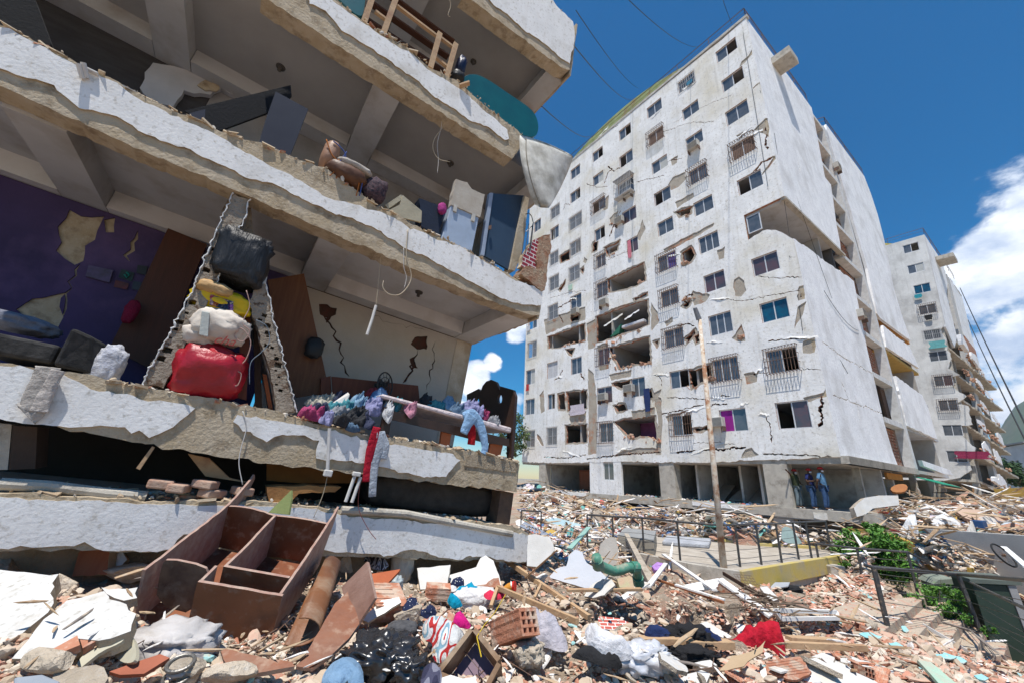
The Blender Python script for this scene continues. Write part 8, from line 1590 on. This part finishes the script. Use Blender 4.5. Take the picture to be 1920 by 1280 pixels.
for i in range(na+1):
    a = .55+i/na*1.2; az_ = a; hmax = 60+70*math.exp(-((a-1.03)/.22)**2)+160*max(0, (a-.86))*1.0+35*noise.fractal(Vector((a*5, 1, 0)), 1, 2, 4); hmax *= 1.9*min(1, max(0, (a-.70)/.2))
    for j in range(nr+1): q = j/nr; rr = 1000+q*700; V_.append((rr*math.sin(a), rr*math.cos(a), -6+(hmax+14*noise.fractal(Vector((a*16, q*4, 3)), 1, 2, 4))*math.sin(q*math.pi/2)))
F_ = [(i*(nr+1)+j, (i+1)*(nr+1)+j, (i+1)*(nr+1)+j+1, i*(nr+1)+j+1) for i in range(na) for j in range(nr)]
B().add(V_, F_).obj('hills', M('hill_green', (.09, .12, .06), (.06, .09, .045), s=.02, bump=0, grime=(.16, .15, .09), gs=.01), None, smooth=True, kind='structure')
# overhead wires
for i, (p, q, s_, lb) in enumerate([((1016, 200, 7), (1112, 252, 30), .6, 'black overhead wire from the collapsed building to the green roof, lowest'), ((1076, 86, 7), (1188, 184, 30), .8, 'overhead wire from the top corner of the collapsed building'), ((1168, -10, 9), (1308, 88, 24), .7, 'overhead wire crossing the sky to the tower roof'), ((1352, -10, 15), (1372, 45, 21), .2, 'short overhead wire meeting the tower roof corner'), ((1080, 20, 9), (1196, 165, 30), .6, 'faint overhead wire high above the roof'), ((1800, 540, 38), (1940, 830, 14), .5, 'thick cable slanting down at the right edge'), ((1815, 600, 40), (1940, 860, 16), .6, 'second thinner cable slanting down at the right edge')]):
    B().tube(sag(atY(*p), atY(*q), s_, 18), .016 if i < 5 else .03, 4).obj('overhead_wire', wireb, None, label=lb, cat='wire')
for i, (p, q, s_) in enumerate([((1393, 60), (1440, 350), .1), ((1425, 170), (1560, 560), .2), ((1452, 250), (1505, 620), .2), ((1480, 480), (1590, 700), .4), ((1545, 545), (1610, 620), .5)]):
    def fp(x, y): 
        fr = TF if x < 1398+(y-35)*.215 else TS
        return fr.P(*fr.px(x, y, -.08), -.08)
    B().tube(sag(fp(*p), fp(*q), s_, 12), .012, 4).obj('wall_cable', wireb, tower)

# ------------------------------------------------------------------ people
skinm = M('skin_dark', (.10, .05, .03), s=5, rough=.6, bump=0)
def skinmesh(name, verts, edges, rad, mat, par, root=0, sub=1):
    base = LOC[par.name]; me = bpy.data.meshes.new(name); me.from_pydata([tuple(np.array(v)-base) for v in verts], edges, []); me.materials.append(mat)
    o = bpy.data.objects.new(name, me); C.objects.link(o); o.parent = par; LOC[o.name] = base
    m_ = o.modifiers.new('skin', 'SKIN'); m_.use_smooth_shade = True; ly = me.skin_vertices[0] if me.skin_vertices else None
    if ly is None:
        bpy.context.view_layer.objects.active = o
        me.attributes.new('x', 'FLOAT', 'POINT')
    for i, r_ in enumerate(rad): ly.data[i].radius = (r_, r_) if not isinstance(r_, tuple) else r_
    ly.data[root].use_root = True; s_ = o.modifiers.new('sub', 'SUBSURF'); s_.levels = s_.render_levels = sub; return o
def person(foot, yaw, label, shirt, trou, cap, arms, h=1.72, lean=(0, 0)):
    t = TH('person', label, 'person', tuple(foot)); c_, s_ = math.cos(yaw), math.sin(yaw); k = h/1.72
    def L(x, y, z): x, y = x*k, y*k; return A(foot[0]+x*c_-y*s_+lean[0]*z*k, foot[1]+x*s_+y*c_, foot[2]+z*k)
    J = {'pel': (0, 0, .93), 'sp': (0, 0, 1.08), 'ch': (0, .01, 1.27), 'nk': (0, .0, 1.45), 'nk2': (0, .0, 1.50), 'hd': (0, -.015, 1.585), 'hd2': (0, -.01, 1.67), 'hl': (-.09, 0, .88), 'hr': (.09, 0, .88), 'kl': (-.11, -.02, .48), 'kr': (.12, -.03, .48), 'al': (-.13, .02, .09), 'ar': (.15, .02, .09), 'tl': (-.15, -.12, .03), 'tr': (.18, -.12, .03), 'sl': (-.17, 0, 1.40), 'sr': (.17, 0, 1.40), **arms}
    names = list(J); V_ = [L(*J[n]) for n in names]; ix = {n: i for i, n in enumerate(names)}
    E = [('pel', 'sp'), ('sp', 'ch'), ('ch', 'nk'), ('nk', 'nk2'), ('nk2', 'hd'), ('hd', 'hd2'), ('pel', 'hl'), ('pel', 'hr'), ('hl', 'kl'), ('kl', 'al'), ('al', 'tl'), ('hr', 'kr'), ('kr', 'ar'), ('ar', 'tr'), ('ch', 'sl'), ('sl', 'el'), ('el', 'wl'), ('wl', 'pl'), ('ch', 'sr'), ('sr', 'er'), ('er', 'wr'), ('wr', 'pr')]
    R_ = {'pel': .13, 'sp': .115, 'ch': .135, 'nk': .06, 'nk2': .055, 'hd': .085, 'hd2': .075, 'hl': .085, 'hr': .085, 'kl': .058, 'kr': .058, 'al': .04, 'ar': .04, 'tl': .035, 'tr': .035, 'sl': .06, 'sr': .06, 'el': .042, 'er': .042, 'wl': .028, 'wr': .028, 'pl': .03, 'pr': .03}
    ed = [(ix[a], ix[b_]) for a, b_ in E]; rd = [R_[n]*k for n in names]
    for sd in 'lr':
        w_, p_ = np.array(V_[ix['w'+sd]]), np.array(V_[ix['p'+sd]]); d = p_-w_; d /= np.linalg.norm(d)+1e-9; sde = np.cross(d, A(0, 0, 1)); sde /= np.linalg.norm(sde)+1e-9
        for f in range(5):
            o_ = (f-1.5)*.02; b_ = p_+sde*o_+d*.01 if f < 4 else w_+d*.02+sde*.035; L1 = [.032, .038, .035, .027, .028][f]
            i0 = len(V_); V_ += [b_, b_+d*L1+sde*(.012 if f == 4 else 0), b_+d*L1*1.9-A(0, 0, .012)]; rd += [.010, .0095, .008]; ed += [(ix['p'+sd] if f < 4 else ix['w'+sd], i0), (i0, i0+1), (i0+1, i0+2)]
    skinmesh('body', V_, ed, rd, skinm, t)
    def sub(nm, keys, eds, rr_, mt):
        kx = {n: i for i, n in enumerate(keys)}; skinmesh(nm, [L(*J[n]) for n in keys], [(kx[a], kx[b_]) for a, b_ in eds], [rr_[n]*k for n in keys], mt, t)
    mid = lambda a, b_, f: tuple(np.array(J[a])*(1-f)+np.array(J[b_])*f)
    J['hem'] = (0, 0, .86); J['ul'] = mid('sl', 'el', .75); J['ur'] = mid('sr', 'er', .75)
    sub('shirt', ['sp', 'hem', 'ch', 'nk', 'sl', 'ul', 'sr', 'ur'], [('sp', 'hem'), ('sp', 'ch'), ('ch', 'nk'), ('ch', 'sl'), ('sl', 'ul'), ('ch', 'sr'), ('sr', 'ur')], {'sp': .145, 'hem': .16, 'ch': .165, 'nk': .07, 'sl': .08, 'ul': .07, 'sr': .08, 'ur': .07}, shirt)
    sub('trousers', ['pel', 'hl', 'kl', 'al', 'hr', 'kr', 'ar'], [('pel', 'hl'), ('hl', 'kl'), ('kl', 'al'), ('pel', 'hr'), ('hr', 'kr'), ('kr', 'ar')], {'pel': .15, 'hl': .10, 'kl': .078, 'al': .065, 'hr': .10, 'kr': .078, 'ar': .065}, trou)
    hd = L(*J['hd']); fwd = L(0, -1, 0)-L(0, 0, 0); fwd /= np.linalg.norm(fwd)
    v = ICO[3][0]; v = v[:, :]*A(.108, .118, .105)*k; vv = v.copy(); vv[:, 2] = np.maximum(vv[:, 2], 0); B().add(vv+hd+A(0, 0, .045*k), ICO[3][1]).obj('cap', cap, t, smooth=True)
    B().add([hd+fwd*.10*k+A(0, 0, .05)+np.cross(fwd, UZ)*.08, hd+fwd*.19*k+A(0, 0, .035)+np.cross(fwd, UZ)*.05, hd+fwd*.19*k+A(0, 0, .035)-np.cross(fwd, UZ)*.05, hd+fwd*.10*k+A(0, 0, .05)-np.cross(fwd, UZ)*.08, hd+fwd*.10*k+A(0, 0, .06)+np.cross(fwd, UZ)*.08, hd+fwd*.19*k+A(0, 0, .045)+np.cross(fwd, UZ)*.05, hd+fwd*.19*k+A(0, 0, .045)-np.cross(fwd, UZ)*.05, hd+fwd*.10*k+A(0, 0, .06)-np.cross(fwd, UZ)*.08], [(0, 3, 2, 1), (4, 5, 6, 7), (0, 1, 5, 4), (1, 2, 6, 5), (2, 3, 7, 6), (3, 0, 4, 7)]).obj('cap_peak', cap, t)
    B().add(ICO[2][0]*A(.06, .06, .045)*k+hd+fwd*.055*k-A(0, 0, .03*k), ICO[2][1]).obj('face_mask', M('mask_white', (.78, .78, .78)), t, smooth=True)
    for q in ('tl', 'tr'): a_ = L(*J[q]); B().add(ICO[2][0]*A(.05, .05, .035)*k*A(1, 1, 1)+a_-fwd*.02, ICO[2][1]).obj('shoe', M('pale_shoe', (.5, .5, .48)), t, smooth=True); 
    return t
redc = M('red_cap', (.45, .03, .03), s=5); jn = fabric('jeansblue', (.03, .07, .16), (.05, .10, .2)); jn2 = fabric('jeansgrey', (.10, .13, .15), (.2, .26, .28), s=4)
def stand(x, c): return TF.P(TF.px(x, 945, c)[0], -.798, c)
try:
    person(stand(1499, .4), .55, 'man in an olive shirt and red cap, one arm stretched to the column', fabric('olive', (.07, .085, .04)), jn2, redc, {'el': (-.40, .0, 1.50), 'wl': (-.62, .0, 1.62), 'pl': (-.69, 0, 1.66), 'er': (.36, .02, 1.22), 'wr': (.24, -.12, 1.05), 'pr': (.20, -.17, 1.04)})
    person(stand(1527, .38), .6, 'man in a navy shirt, jeans and red cap standing between the other two', fabric('navyshirt', (.02, .03, .13)), jn, redc, {'el': (-.30, .05, 1.15), 'wl': (-.14, -.18, 1.18), 'pl': (-.07, -.2, 1.18), 'er': (.30, .05, 1.15), 'wr': (.14, -.18, 1.20), 'pr': (.07, -.2, 1.2)}, 1.76)
    person(stand(1550, .3), .65, 'man in a light blue T-shirt, white mask and red cap, the right one', fabric('ltblueshirt', (.12, .26, .42)), jn, redc, {'el': (-.34, .08, 1.13), 'wl': (-.22, .16, .95), 'pl': (-.17, .18, .90), 'er': (.36, .08, 1.13), 'wr': (.24, .16, .95), 'pr': (.2, .18, .9)}, 1.82)
except Exception as ex:
    import traceback; traceback.print_exc()

hz = B().box(WORLD, -60, 2600, -40, 1900, -5.2, 260).obj('haze', plaster, None, kind='stuff')
hz.data.materials.clear(); hm = bpy.data.materials.new('haze_air'); hm.use_nodes = True; hn = hm.node_tree.nodes; [hn.remove(n) for n in list(hn) if n.type == 'BSDF_PRINCIPLED']
pv = hn.new('ShaderNodeVolumePrincipled'); pv.inputs['Color'].default_value = (.80, .88, 1, 1); pv.inputs['Density'].default_value = .0002; pv.inputs['Anisotropy'].default_value = .3
hm.node_tree.links.new(pv.outputs[0], [n for n in hn if n.type == 'OUTPUT_MATERIAL'][0].inputs['Volume']); hz.data.materials.append(hm)
